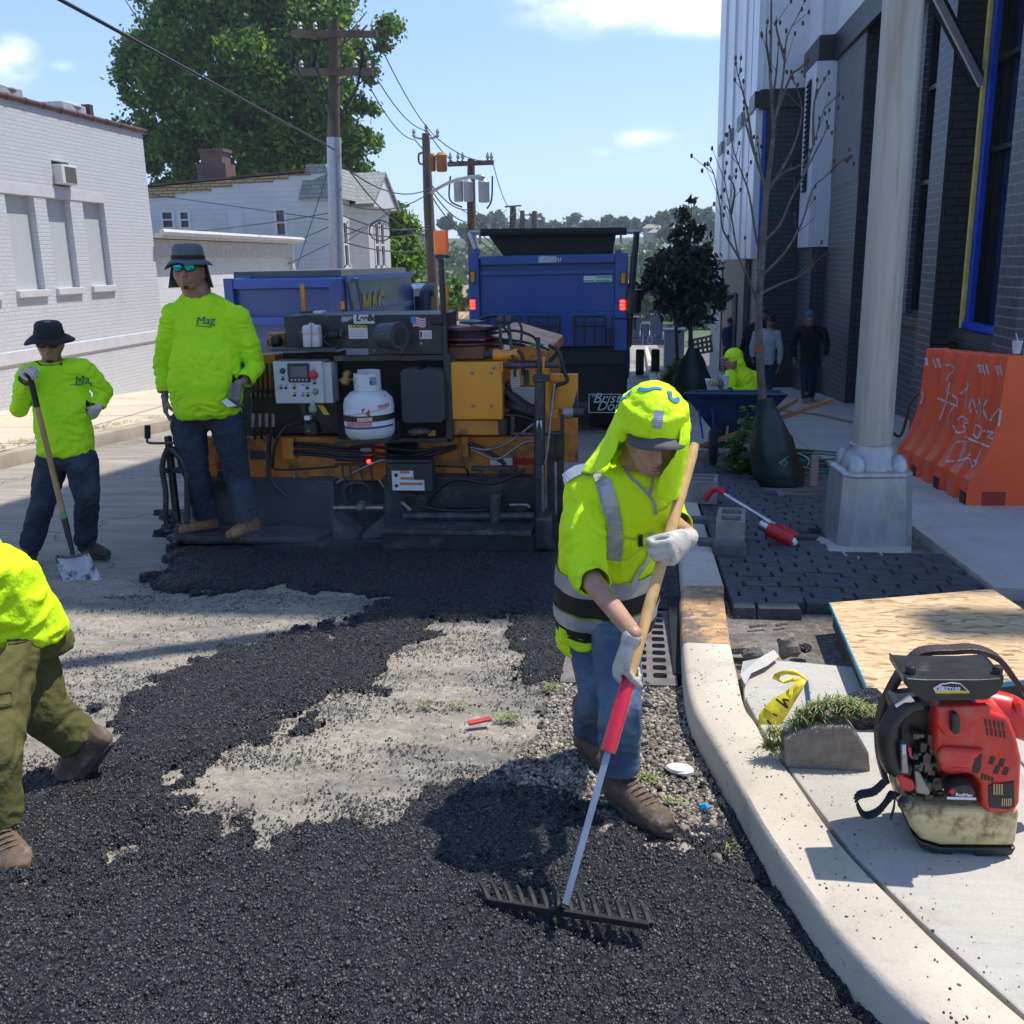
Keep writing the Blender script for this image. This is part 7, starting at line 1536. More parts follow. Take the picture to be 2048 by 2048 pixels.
# orange cabinet, hose reel, hopper controls
YE=YU-.02
Bx(702,507,1068,912,YE,.5,'side_cabinet',M_pory,.01)
for x,y in ((860,580),(993,580),(866,811),(995,809),(1010,543)): q=PB(x,y,YE-.001); MB().lathe(q,[(.013,0),(.013,.006),(.006,.010)],8,axis=(0,-1,0)).build('bolt',M_steel,pv)
Bx(1060,505,1074,575,YE-.03,.05,'cabinet_flange',M_pory,.002); Bx(702,916,1045,1022,YE+.03,.4,'lower_cabinet',M_por,.01); Bx(1045,905,1095,1025,YE+.02,.1,'valve_stack',M_pblk,.01)
Bx(690,396,946,490,YE+.1,.35,'reel_base',mat('reel_base_brown',(.12,.045,.015),.6,var=.3),.01)
rcx=PB(818,320,YE+.28); rr_=.205
for (y0,y1) in ((255,285),(338,352),(365,390)):
    za=PB(818,y1,YE+.1).z; MB().lathe((rcx.x,rcx.y,za),[(.02,0),(rr_,0),(rr_,.014 if y0!=255 else .02),(.02,.02)],32).build('reel_flange',M_mar,pv,smooth=True)
mb=MB()
for k in range(5): z=PB(818,290+k*10,YE+.1).z; mb.tube([(rcx.x+math.cos(a)*(rr_-.02-.004*(k%2)),rcx.y+math.sin(a)*(rr_-.02),z+.003*math.sin(a*2)) for a in np.linspace(0,6.28,28)],.012,6)
mb.build('reel_hose',M_hose,pv,smooth=True)
mb=MB(); mb.lathe(PB(860,238,YE+.2),[(.06,0),(.10,.005),(.09,.02),(.03,.03)],16); mb.build('reel_cap',M_hose,pv,smooth=True)
mb=MB(); mb.prism([PB(x,y,YE+.3) for x,y in ((945,325),(1010,320),(1385,430),(1390,502),(950,492))],(0,1.6,0)); mb.build('hopper_side',M_por,pv,bevel=.01)
MB().tube([PB(1008,455,YE+.08),PB(1186,452,YE+.08)],.040,18).build('motor_cylinder',M_pory,pv,smooth=True); MB().tube([PB(948,455,YE+.1),PB(1008,455,YE+.1)],.030,12).build('motor_shaft',M_pblk,pv,smooth=True); Bx(1080,392,1130,420,YE+.05,.05,'motor_label',M_lab,.002)
for (xa,xb,y0) in ((1055,1057,212),(1113,1136,213)):
    rod('lever',M_pblk,[(xb,420,YE+.02),(xa,y0+20,YE+.02)],.012,rf=False); MB().ell(PB(xa,y0,YE+.02),.030,.030,.030,14,8).build('lever_knob',mat('knob_grey',(.035,.035,.037),.5),pv,smooth=True)
for pts in ([(850,240,YE+.4),(980,185,YE+.3),(1150,195,YE+.3),(1205,270,YE+.3),(1195,390,YE+.2)],[(950,300,YE+.3),(1060,255,YE+.2),(1115,310,YE+.2),(1120,380,YE+.1)],[(1000,305,YE+.3),(1160,285,YE+.3),(1290,330,YE+.3),(1320,400,YE+.3)],[(945,405,YE+.2),(1000,395,YE+.2),(1060,395,YE+.15)],[(950,350,YE+.28),(1120,372,YE+.28),(1230,390,YE+.28)],[(960,340,YE+.28),(1200,360,YE+.28),(1400,420,YE+.3)]): rod('control_hose',M_hose,pts,.010)
rod('control_hose',mat('green_hose_end',(.02,.22,.10),.5),[(1270,388,YE+.25),(1360,385,YE+.25)],.010,rf=False)
rod('control_hose',M_hose,[(1400,390,YE+.1),(1470,440,YE+.05),(1500,560,YE+.05),(1525,640,YE+.05),(1440,680,YE+.05),(1425,780,YE+.05)],.015); rod('control_hose',M_hose,[(1180,420,YE+.02),(1215,480,YE),(1215,600,YE)],.014); rod('control_hose',M_hose,[(1140,455,YE),(1155,520,YE),(1158,610,YE)],.012)
rod('cross_shaft',M_pbl2,[(1078,530,YE-.02),(1465,528,YE-.02)],.020,rf=False,n=12); Bx(1350,480,1366,575,YE-.05,.08,'shaft_bracket',M_pory,.003)
Bx(1120,560,1312,672,YE+.15,.1,'rear_panel',M_por,.006); Bx(1120,672,1312,850,YE+.2,.1,'rear_panel',M_por,.006); Bx(1218,562,1256,665,YE+.135,.01,'slot',M_pblk,0); decal(1133,562,1190,700,YE+.145,'operating_label',M_lab); d_=decal(1142,680,1296,802,YE+.14,'parts_label',mat('label_grey',(.36,.37,.37),.5),PB); mb=MB(); [Bx(1150,690+k*14,1288-(k*37)%60,694+k*14,YE+.137,.002,mb=mb) for k in range(7)]; mb.build('text_lines',MC['text_grey'],d_)
mb=MB(); [Bx(1138,572+k*16,1185,577+k*16,YE+.142,.002,mb=mb) for k in range(7)]; mb.build('text_lines',MC['text_grey'],pv)
for pts,r in (([(1075,700,YE+.15),(1180,790,YE+.1),(1300,860,YE+.1)],.032),([(1075,780,YE+.15),(1180,830,YE+.08),(1300,880,YE+.1)],.034),([(1090,880,YE+.1),(1200,885,YE+.1),(1310,920,YE+.1)],.022),([(1100,650,YE+.18),(1200,770,YE+.15),(1290,830,YE+.15)],.024)): rod('suction_hose',M_hose,pts,r,n=12)
rod('lift_cylinder',M_pblk,[(1335,650,YE-.1),(1330,1320,YE-.14)],.040,rf=False,n=14); rod('cylinder_rod',M_pblk,[(1325,335,YE-.06),(1332,660,YE-.1)],.012,rf=False); rod('depth_crank',M_pblk,[(1322,332,YE-.06),(1322,420,YE-.06)],.014,rf=False); Bx(1282,598,1390,650,YE-.12,.08,'cylinder_clevis',M_pblk,.01); decal(1312,918,1348,1080,YE-.155,'scale_label',M_lab)
Bx(1350,553,1395,880,YE+.06,.1,'tow_arm_plate',M_pory,.004); Bx(1395,592,1600,836,YE+.14,.05,'end_plate',M_pory,.004); Bx(1405,590,1475,640,YE+.10,.04,'end_plate_step',M_pory,.004); Bx(1385,838,1600,1210,YE+.18,.05,'end_plate_lower',M_por,.004)
mb=MB(); mb.prism([PB(1560,836,YE+.135),PB(1598,700,YE+.135),PB(1602,836,YE+.135)],(0,.004,0)); mb.build('peeled_paint',M_pbl2,pv)
rod('roller',mat('roller_grey',(.30,.28,.25),.5),[(1498,865,YE-.02),(1568,865,YE-.02)],.036,rf=False,n=16); rod('roller_end',M_pblk,[(1568,865,YE-.02),(1640,865,YE-.02)],.032,rf=False,n=14); Bx(1380,850,1460,905,YE+.0,.08,'roller_bracket',M_pory,.006)
for pts in ([(1140,890,YE-.12),(1142,985,YE-.12),(1165,1010,YE-.12),(1470,1010,YE-.12),(1490,985,YE-.12),(1490,880,YE-.12)],): rod('grab_handle',M_pbl2,pts,.012)
Bx(1128,890,1154,990,YE-.14,.05,'grip',M_pblk,.008); Bx(1476,880,1502,980,YE-.14,.05,'grip',M_pblk,.008)
rod('link_bar',M_steel,[(1435,660,YE-.05),(1400,1000,YE-.12),(1370,1210,YE-.14),(1310,1215,YE-.14)],.010)
for (x0,x1,y0,y1,d) in ((1305,1360,1320,1700,-.12),(1385,1432,1000,1750,.02),(1440,1500,1000,1190,.06),(1455,1500,1190,1700,.1)): Bx(x0,y0,x1,y1,YE+d,.08,'side_upright',M_pblk,.008)
Bx(1300,1600,1420,1830,YV-.02,.3,'end_gate',M_pblk,.02); rod('upright_rod',M_steel,[(1352,1230,YE-.16),(1356,1560,YE-.16)],.010,rf=False)
# left end gate, crank handle, control levers behind the foreman
mb=MB(); P=[PA(x,y,YV+.05) for x,y in ((120,1120),(85,1240),(110,1420),(112,1600),(140,1665),(165,1640))]; mb.tube(refine(P),.022,8); P=[PA(x,y,YV+.05) for x,y in ((150,1110),(255,1250),(262,1400),(262,1640))]; mb.tube(refine(P),.025,8); mb.build('end_gate_frame',M_pblk,pv,smooth=True)
A(128,1030,165,1640,YV+.1,.06,'end_gate_post',M_pblk,.01); A(100,1250,260,1290,YV+.1,.05,'end_gate_link',M_pblk,.01); A(185,1100,240,1250,YV+.12,.1,'end_gate_block',M_pblk,.01)
def Zl(x,y,Y): return vY(x*.3106/K,(600+y*.3106)/K,Y)
rod('screed_crank',mat('crank_brown',(.10,.06,.05),.5),[(1150,918,YV+.08),(970,922,YV+.08),(948,900,YV+.08),(948,890,YV+.08)],.010,f=Zl); rod('crank_grip',M_rubber,[(950,890,YV+.08),(950,808,YV+.08)],.022,f=Zl,rf=False,n=12)
A(700,455,885,700,YU+.1,.2,'valve_bank',M_por,.01)
for i in range(5): x=722+i*34; rod('valve_lever',M_hose,[(x,760,YU+.02),(x+3,640,YU-.02),(x-6,520,YU+.05)],.010,f=PA)
for i in range(4): x=725+i*47; rod('valve_spool',M_steel,[(x,868,YU+.05),(x,960,YU+.05)],.018,f=PA,rf=False); rod('valve_hose',M_hose,[(x,960,YU+.06),(x+6,1010,YU+.08),(x+15,1045,YU+.1)],.011,f=PA)
A(700,730,880,755,YU+.04,.1,'valve_plate',mat('rusty_pale',(.30,.17,.10),.7),.003); A(830,300,945,400,YU+.1,.1,'tank_bracket',M_por,.01); MB().ell(PA(885,360,YU+.08),.05,.05,.05,12,8).build('filler_cap',M_hose,pv,smooth=True)
mb=MB(); mb.prism([PA(820,350,YU+.1),PA(945,305,YU+.1),PA(945,380,YU+.1),PA(820,405,YU+.1)],(0,.2,0)); mb.build('fender',M_por,pv)
A(1145,148,1210,166,YU-.0,.1,'top_cap',M_lgrey,.004); A(1050,150,1110,165,YU,.1,'top_hinge',M_pblk,.002)

sm_,N,L,B=_nodes('steam_air'); N.remove(B); pvn=N.new('ShaderNodeVolumePrincipled'); pvn.inputs['Color'].default_value=(.9,.93,1,1); pvn.inputs['Density'].default_value=.16; L.new(pvn.outputs[0],N['Material Output'].inputs['Volume'])
c=PA(1120,1560,YV-.25); mb=MB(); mb.ell(c,.75,.25,.30,18,12); tag(mb.build('steam',sm_,smooth='all',origin=c),'faint bluish steam rising off the hot asphalt at the paver screed','steam',kind='stuff')
# ================================================================ PEOPLE
def fabric(name,c,rough=.8,bump=.5,bs=9,dirt=None,dlo=.6,dhi=.8,ds=6,var=.06,fold=1.0,sheen=0):
    m,N,L,B=_nodes(name); tc=N.new('ShaderNodeTexCoord').outputs['Object']
    w=noise_(N,L,tc,bs,4,.55); f=noise_(N,L,tc,bs*2.6,3,.5,(1,1,.45)); th=noise_(N,L,tc,420,2,.5)
    col=mixc(N,L,ramp(N,L,noise_(N,L,tc,5,5),.3,.7),tuple(x*(1-var) for x in c),tuple(min(1,x*(1+var)) for x in c))
    if dirt: col=mixc(N,L,math_(N,L,'MULTIPLY',ramp(N,L,noise_(N,L,tc,ds,8,.7),dlo,dhi),.55),col,dirt)
    L.new(col,B.inputs['Base Color']); B.inputs['Roughness'].default_value=rough; B.inputs['Specular IOR Level'].default_value=.25
    h=math_(N,L,'ADD',math_(N,L,'MULTIPLY',w,fold),math_(N,L,'ADD',math_(N,L,'MULTIPLY',f,.5*fold),math_(N,L,'MULTIPLY',th,.03)))
    bump_(N,L,B,h,bump,.03); MC[name]=m; return m
def skinm(name,c):
    m,N,L,B=_nodes(name); tc=N.new('ShaderNodeTexCoord').outputs['Object']
    col=mixc(N,L,ramp(N,L,noise_(N,L,tc,18,5),.3,.7),tuple(x*.86 for x in c),tuple(x*1.12 for x in c)); L.new(col,B.inputs['Base Color']); B.inputs['Roughness'].default_value=.48
    B.inputs['Subsurface Weight'].default_value=.12; B.inputs['Subsurface Radius'].default_value=(.02,.008,.004); B.inputs['Subsurface Scale'].default_value=.4
    bump_(N,L,B,noise_(N,L,tc,240,3),.12,.003); return m
M_sk1=skinm('skin_tan',(.36,.185,.115)); M_sk2=skinm('skin_brown',(.31,.155,.10)); M_sk3=skinm('skin_light_brown',(.42,.23,.15))
M_neon=fabric('neon_shirt',(.46,.84,.012),.75,.85,8,dirt=(.20,.26,.05),dlo=.60,dhi=.82,ds=7)
M_neonc=fabric('neon_clean',(.62,.93,.012),.7,.75,8); M_neonv=fabric('neon_vest',(.66,.91,.010),.65,.6,7)
M_jean=fabric('jeans',(.075,.12,.19),.85,.6,10,dirt=(.22,.25,.27),dlo=.45,dhi=.75,ds=5,var=.3); M_jeand=fabric('dark_jeans',(.030,.042,.062),.85,.6,10,dirt=(.09,.11,.13),dlo=.5,dhi=.8,ds=5,var=.3)
M_olive=fabric('olive_trousers',(.105,.10,.032),.85,.6,10,dirt=(.05,.045,.02),dlo=.5,dhi=.8,var=.2)
M_boot=mat('tan_boot',(.30,.155,.06),.6,var=.25,vs=14,bump=.3,bs=60,dirt=(.10,.065,.04),dlo=.5,dhi=.7,ds=18); M_bootb=mat('brown_boot',(.10,.065,.042),.75,var=.4,vs=14,bump=.5,bs=60,dirt=(.22,.18,.14),dlo=.5,dhi=.72,ds=16); M_bootd=mat('dark_boot',(.03,.027,.025),.7,var=.4,vs=14,bump=.4,bs=60)
M_sole=mat('boot_sole',(.05,.042,.035),.8,var=.3,bump=.3); M_glw=mat('white_glove',(.52,.49,.43),.9,var=.12,vs=25,bump=.5,bs=160,dirt=(.26,.22,.17),dlo=.5,dhi=.75,ds=22); M_glg=mat('grey_glove',(.20,.185,.165),.9,var=.3,vs=20,bump=.5,bs=120)
M_glr=mat('red_palm',(.42,.03,.045),.7,var=.2); M_hair=mat('black_hair',(.010,.008,.007),.6,var=.4,bump=.6,bs=90); M_reflect=mat('reflective_tape',(.40,.40,.44),.35,var=.06,metal=.3)
M_blackf=mat('black_fabric',(.014,.013,.013),.85,var=.2)
def remesh(mb,name,mt,parent,vox,smooth_it=6,cuts=(),wr=0,wf=9.,solid=0,fac=.6):
    o=mb.build(name,mt,parent); r=o.modifiers.new('r','REMESH'); r.mode='VOXEL'; r.voxel_size=vox; r.use_smooth_shade=True
    if smooth_it: s=o.modifiers.new('s','SMOOTH'); s.factor=fac; s.iterations=smooth_it
    bake(o); me=o.data; off=wloc(o)
    if wr:
        n=len(me.vertices); co=np.empty(n*3,np.float32); me.vertices.foreach_get('co',co); co=co.reshape(-1,3); nn=np.empty(n*3,np.float32); me.vertices.foreach_get('normal',nn); nn=nn.reshape(-1,3)
        d=np.empty(n)
        for i in range(n):
            p=Vector(co[i].tolist())
            q=p*wf; a=noise.noise(q); b=noise.noise(Vector((q.x*1.3+7,q.y*1.3,q.z*2.6+a*1.5))); d[i]=a*.6+(1-abs(b)*2.2)*.55
        co+=nn*(d*wr)[:,None]; me.vertices.foreach_set('co',co.ravel()); me.update()
    if cuts:
        bm=bmesh.new(); bm.from_mesh(me)
        for c,n_,rad in cuts:
            c=Vector(c)-off; n_=Vector(n_).normalized()
            vs={v for v in bm.verts if (v.co-c).length<rad}
            ed=[e for e in bm.edges if e.verts[0] in vs and e.verts[1] in vs]; fa=[f for f in bm.faces if all(v in vs for v in f.verts)]
            bmesh.ops.bisect_plane(bm,geom=list(vs)+ed+fa,plane_co=c,plane_no=n_,clear_outer=True,dist=1e-5)
        bm.to_mesh(me); bm.free()
    me.polygons.foreach_set('use_smooth',[True]*len(me.polygons))
    if solid: b=o.modifiers.new('s','SOLIDIFY'); b.thickness=solid; b.offset=-1
    return o
def head_prims(mb,c,f,u,s=1.,ears=True,neck=None,fat=1.):
    f=Vector(f).normalized(); u=Vector(u); u=(u-f*u.dot(f)).normalized(); r=f.cross(u)
    P=lambda x,y,z:Vector(c)+(r*x+f*y+u*z)*s
    def E(x,y,z,a,b,d,n=18,m=12): mb.ell(P(x,y,z),r*a*s,f*b*s,u*d*s,n,m)
    E(0,-.008,.035,.077,.096,.098); E(0,.030,-.030,.063*fat,.064,.088); E(0,.060,-.103,.032*fat,.026,.021)
    for k in (-1,1):
        mb.cap(P(k*.056*fat,.0,-.045),P(k*.026,.055,-.100),.021*s,.019*s); E(k*.042,.068,-.030,.021,.018,.017,12,8); E(k*.011,.103,-.046,.009,.010,.008,10,8)
        if ears: E(k*.078,-.006,-.012,.009,.020,.033,12,8)
        mb.cap(P(k*.016,.086,.020),P(k*.046,.074,.022),.009*s,.008*s); E(k*.032,.079,.000,.014,.012,.010,12,8)
    mb.cap(P(0,.086,.008),P(0,.110,-.038),.008*s,.0135*s)
    mb.cap(P(-.018,.089,-.070),P(.018,.089,-.070),.0075*s); mb.cap(P(-.015,.088,-.082),P(.015,.088,-.082),.0085*s)
    if neck is not None: mb.cap(P(0,-.018,-.06),neck,.056*s*fat,.064*s*fat)
    return P,r,f,u
def hand_prims(mb,palm,fd,pn,tv,curl=(25,30,25),s=1.,spread=4,thumb=(35,20),wrist=True):
    """palm centre, finger direction, palm normal (out of the palm), vector towards the thumb side"""
    fd=Vector(fd).normalized(); pn=Vector(pn); pn=(pn-fd*pn.dot(fd)).normalized(); t=Vector(tv); t=(t-fd*t.dot(fd)-pn*t.dot(pn)).normalized()
    c=Vector(palm)
    mb.loft([(c-fd*.052*s,t*.026*s,pn*.019*s),(c-fd*.03*s,t*.033*s,pn*.020*s),(c+fd*.01*s,t*.040*s,pn*.017*s),(c+fd*.040*s,t*.041*s,pn*.014*s),(c+fd*.050*s,t*.036*s,pn*.010*s)],14)
    L_=[(.043,.026,.021),(.048,.030,.022),(.045,.028,.021),(.034,.021,.019)]
    for i in range(4):
        off=(.030-.020*i)*s; base=c+fd*(.044-.004*abs(i-1))*s+t*off; a=0; p=base; d0=(fd+t*math.tan(R_(spread*(1.5-i)))*1).normalized(); rad=(.0098,.0090,.0083,.0074) if i<3 else (.0086,.0079,.0072,.0066)
        mb.cap(c+fd*.01*s+t*off,p,.011*s,.0102*s,10)
        for k in range(3):
            a+=curl[k]+(i*2 if curl[0]<60 else 0); d=d0*math.cos(R_(a))+pn*math.sin(R_(a)); q=p+d*L_[i][k]*s; mb.cap(p,q,rad[k]*s,rad[k+1]*s,10); p=q
    b=c-fd*.030*s+t*.024*s; a1,a2=thumb; d=(fd*math.cos(R_(a1))+t*math.sin(R_(a1))+pn*.35).normalized(); q=b+d*.046*s; mb.cap(b,q,.016*s,.0118*s,10); d2=(d+pn*math.tan(R_(a2))-t*.25).normalized(); q2=q+d2*.032*s; mb.cap(q,q2,.0118*s,.0105*s,10); d3=(d2+pn*math.tan(R_(a2))*.8-t*.2).normalized(); mb.cap(q2,q2+d3*.026*s,.0105*s,.0085*s,10)
    return c-fd*.055*s
def boot_prims(mb,ankle,toe,up=(0,0,1),s=1.,h=.14,w=.05):
    a=Vector(ankle); t=Vector(toe); u=Vector(up).normalized(); d=(t-a); d=(d-u*d.dot(u)); L_=d.length; d.normalize(); r=d.cross(u)
    base=a-u*(.085*s)   # sole plane below the ankle
    P=lambda x,y,z: base+r*x*s+d*y+u*z*s
    mb.loft([(P(0,-.065*s,.045),r*.030*s,u*.040*s),(P(0,-.045*s,.050),r*.039*s,u*.050*s),(P(0,.0,.055),r*.040*s,u*.055*s),(P(0,L_*.35,.048),r*.043*s,u*.047*s),(P(0,L_*.65,.038),r*.050*s,u*.036*s),(P(0,L_*.88,.032),r*.046*s,u*.029*s),(P(0,L_*1.0,.026),r*.026*s,u*.018*s)],16)
    mb.cap(P(0,-.012*s,.06),P(0,-.015*s,.06+h*.75),.047*s,.055*s)
    return P,L_,r,d,u
def soles(P,L_,r,d,u,parent,s=1.):
    n=20; pts=[]
    for i in range(n):
        t=2*math.pi*i/n; y=math.cos(t); x=math.sin(t); yy=(L_*.5-.03*s)+y*(L_*.5+.045*s); wx=(.052 if y>0 else .042)*(1-.12*y*y)*s; pts.append(P(0,yy,0)+r*x*wx)
    mb=MB(); mb.prism([p+u*(-.004*s) for p in pts],u*.026*s); return mb.build('sole',M_sole,parent,bevel=.004)
def person(J,label,skin,shirt,trous,bootm,opt):
    s=opt.get('s',1.); vox=opt.get('vox',.008); g=lambda k:Vector(J[k])
    root=thing('person',opt['root'],label,'person',opt.get('group'))
    pel,che,nek=g('pelvis'),g('chest'),g('neck'); rv=Vector(J['rv']).normalized(); upv=(nek-pel).normalized(); fv=upv.cross(rv).normalized()   # rv: towards image-right shoulder
    if fv.dot(Vector(J['hf']))<0: fv=-fv
    fat=opt.get('fat',1.); bel=opt.get('belly',0.)
    shA,shB=g('shA'),g('shB')
    # body (skin), one continuous surface
    mb=MB(); P,hr,hf,hu=head_prims(mb,J['head'],J['hf'],J['hu'],s*opt.get('hs',1),neck=nek+upv*.0,fat=opt.get('face',1))
    mb.loft([(pel-upv*.02,rv*.13*s,fv*.09*s),(pel.lerp(che,.5),rv*.12*s*fat,fv*(.085+bel*.5)*s),(che,rv*.14*s*fat,fv*.10*s),(che.lerp(nek,.7),rv*.13*s,fv*.075*s),(nek,rv*.06*s,fv*.06*s)],18)
    for a in 'AB':
        mb.limb([g('sh'+a),g('el'+a),g('wr'+a)],[.048*s,.038*s,.025*s]); mb.cap(che.lerp(nek,.6),g('sh'+a),.07*s,.05*s)
        mb.limb([g('hip'+a),g('kn'+a),g('an'+a)],[.075*s,.05*s,.036*s]); mb.cap(pel,g('hip'+a),.10*s,.075*s)
        mb.cap(g('an'+a),g('an'+a)+(g('toe'+a)-g('an'+a))*.6-Vector((0,0,.03)),.034*s,.028*s)
        hd=opt.get('hand'+a)
        if hd and not opt.get('glove'): hand_prims(mb,*hd[0],**hd[1])
        mb.cap(g('wr'+a),Vector(hd[0][0])-Vector(hd[0][1]).normalized()*.03 if hd else g('wr'+a),.026*s,.023*s) if hd else None
    body=remesh(mb,'body',skin,root,vox,4,fac=.5)
    if opt.get('glove'):
        for a in 'AB':
            hd=opt.get('hand'+a)
            if not hd: continue
            mb=MB(); w=hand_prims(mb,*hd[0],**hd[1]); mb.cap(w,w.lerp(g('wr'+a),.5) if (w-g('wr'+a)).length>.02 else w,.030*s,.030*s); remesh(mb,'glove',opt['glove'],root,min(vox,.005),3,fac=.5)
    # shirt
    mb=MB(); k=1.16
    hem=opt.get('hem',.12)
    secs=[(pel-upv*hem,rv*.164*s*fat,fv*.125*s*fat),(pel-upv*hem*.5,rv*.17*s*fat,fv*(.13+bel*.5)*s),(pel.lerp(che,.35),rv*(.165+bel*.22)*s*fat,fv*(.12+bel)*s),(pel.lerp(che,.75),rv*.172*s*fat,fv*(.122+bel*.55)*s),(che,rv*.178*s*fat**.7,fv*.125*s),(che.lerp(nek,.45),rv*.158*s*fat**.6,fv*.11*s),(che.lerp(nek,.8),rv*.105*s,fv*.088*s),(nek+upv*.012,rv*.078*s,fv*.075*s)]
    secs=[(c+fv*(bel*.35*s if 0<i<4 else 0),a,b) for i,(c,a,b) in enumerate(secs)]
    mb.loft(refine_s(secs,3),26,e=.9)
    cuts=[(nek+upv*.004,upv+fv*.25,.105*s)]
    for a in 'AB':
        sh,el,wr=g('sh'+a),g('el'+a),g('wr'+a); q=opt.get('sleeve'+a,.93); e=el.lerp(wr,q) if q>0 else sh.lerp(el,1+q); mb.cap(che.lerp(nek,.62),sh,.080*s,.062*s*fat**.5)
        ar=opt.get('arm',1.); mb.limb([sh,sh.lerp(el,.5),el],[.066*s*fat**.5*ar,.064*s*fat**.5*ar,.056*s*ar])
        if q>0: mb.limb([el,el.lerp(e,.7),e],[.056*s*ar,.048*s*ar,.042*s*ar]); dr=(e-el).normalized()
        else: dr=(el-sh).normalized()
        cuts.append((e,dr,.085*s)); tp_=nek.lerp(sh,.30)-upv*.012; mb.cap(tp_,sh,.060*s*fat**.5,.060*s*fat**.5)
        if opt.get('bunch') and q>0:
            for z in (.70,.80,.90,.98): c=el.lerp(e,z); mb.lathe(c-dr*.009,[(.02*s,0),(.046*s,.004),(.050*s,.009),(.046*s,.015),(.02*s,.018)],14,axis=dr)
    so_=remesh(mb,'shirt',shirt,root,vox,3,cuts,wr=.018*s,wf=7.5,solid=.004)
    cr_=nek+upv*.006; rg=[cr_+(rv*math.cos(t)*.074+fv*math.sin(t)*.072)*s*opt.get('face',1)**.5-upv*.012*math.sin(t) for t in np.linspace(0,2*math.pi,28)]; MB().tube(rg,.008*s,8).build('collar',shirt,so_,smooth='all')
    # trousers
    mb=MB(); mb.loft([(pel+upv*.10,rv*.145*s*fat,fv*.10*s*fat),(pel,rv*.16*s*fat,fv*.115*s*fat),(pel-upv*.10,rv*.155*s*fat,fv*.115*s*fat)],20)
    tcuts=[(pel+upv*.08,upv,.3*s)]
    tl=opt.get('tr',1.)
    for a in 'AB':
        hp,kn,an=g('hip'+a),g('kn'+a),g('an'+a); e=kn.lerp(an,opt.get('cuff',.95)); mb.limb([hp,hp.lerp(kn,.5),kn,kn.lerp(e,.5),e+(an-kn).normalized()*.02],[.100*s*tl,.088*s*tl,.074*s*tl,.070*s*tl,.066*s*tl],18); mb.cap(pel-upv*.03,hp,.115*s,.10*s*tl); tcuts.append((e,(an-kn),.12*s))
        for z in (.80,.9,1.0): c=kn.lerp(e,z); ax=(e-kn).normalized(); mb.lathe(c-ax*.012,[(.03*s,0),(.066*s*tl,.006),(.071*s*tl,.012),(.066*s*tl,.020),(.03*s,.024)],16,axis=ax)
    to=remesh(mb,'trousers',trous,root,vox,3,tcuts,wr=.012*s,wf=8,solid=.004)
    for a in 'AB':
        mb=MB(); Pb=boot_prims(mb,J['an'+a],J['toe'+a],J.get('bu'+a,(0,0,1)),s*opt.get('bs',1.08),opt.get('booth',.14)); bo=remesh(mb,'boot',bootm,root,min(vox,.007),3,fac=.5); soles(*Pb,bo,s)
        if vox<.01:
            lc=MB(); Pf,L_,r,d,u=Pb
            for z in range(5): y=L_*(.30+.09*z); lc.tube([Pf(-.022,y,.098-z*.007),Pf(0,y+.006,.106-z*.0075),Pf(.022,y,.098-z*.007)],.0028,5)
            lc.build('laces',mat('lace',(.16,.11,.07),.9),bo)
    return root,P,(hr,hf,hu),(pel,che,nek,rv,fv,upv),so_,to
def bvh_obj(o):
    off=wloc(o); return BVHTree.FromPolygons([v.co+off for v in o.data.vertices],[tuple(p.vertices) for p in o.data.polygons])
def cloth_text(o,name,txt,size,x,y,parent,mt,tilt=(1,0,0),up=(0,0,1),ex=.004):   # writing printed on a garment, laid onto its surface
    t=bvh_obj(o); h=hit(t,x,y,0)
    if not h: return
    H=[hit(t,x+dx,y+dy,0) for dx in (0,8,16,24) for dy in (-8,0)]; H=[q for q in H if q and (q[0]-h[0]).length<.2]
    p=h[0]; n=sum((q[1] for q in H),Vector()).normalized(); up=Vector(up); up=(up-n*up.dot(n)).normalized(); r=up.cross(n) if up.cross(n).dot(Vector(tilt))>0 else n.cross(up)
    if len(H)>3:
        c=sum((q[0] for q in H),Vector())/len(H); n2=r.cross(up); a_=max(H,key=lambda q:(q[0]-p).dot(r))[0]-p; r=(r+n2*(a_.dot(n2)/max(a_.dot(r),.02))*.8).normalized(); n=r.cross(up) if r.cross(up).dot(n)>0 else up.cross(r)
    off=max([(q[0]-p).dot(n) for q in H]+[0])+ex
    return text_mb(txt,size,p+n*off,r,up,.001,.2).build(name,mt,parent)
def eyes(P,root,fr,s=1.,closed=False):
    hr,hf,hu=fr
    mb=MB(); 
    for k in (-1,1): mb.bar(P(k*.018,.0915,.024),P(k*.048,.0805,.026),.010*s,.006*s,up=hu)
    mb.build('eyebrows',M_hair,root)
    mb=MB(); mb.cap(P(-.013,.0925,-.0700),P(.013,.0925,-.0700),.0050*s); mb.cap(P(-.011,.0915,-.0805),P(.011,.0915,-.0805),.0060*s); mb.build('lips',mat('lips',(.30,.125,.09),.5),root,smooth='all')
    for k in (-1,1):
        if closed:
            MB().bar(P(k*.019,.0905,-.004),P(k*.045,.0835,-.005),.003*s,.003*s,up=hu).build('eyelashes',M_hair,root)
        else:
            e=MB().ell(P(k*.032,.0805,.0),.0125*s,.0125*s,.0115*s,14,10).build('eye',mat('eye_white',(.55,.53,.5),.2),root,smooth='all'); MB().ell(P(k*.032,.0905,.0),hr*.0052*s,hf*.003*s,hu*.0052*s,10,8).build('iris',mat('iris_dark',(.02,.012,.008),.15),e,smooth='all')
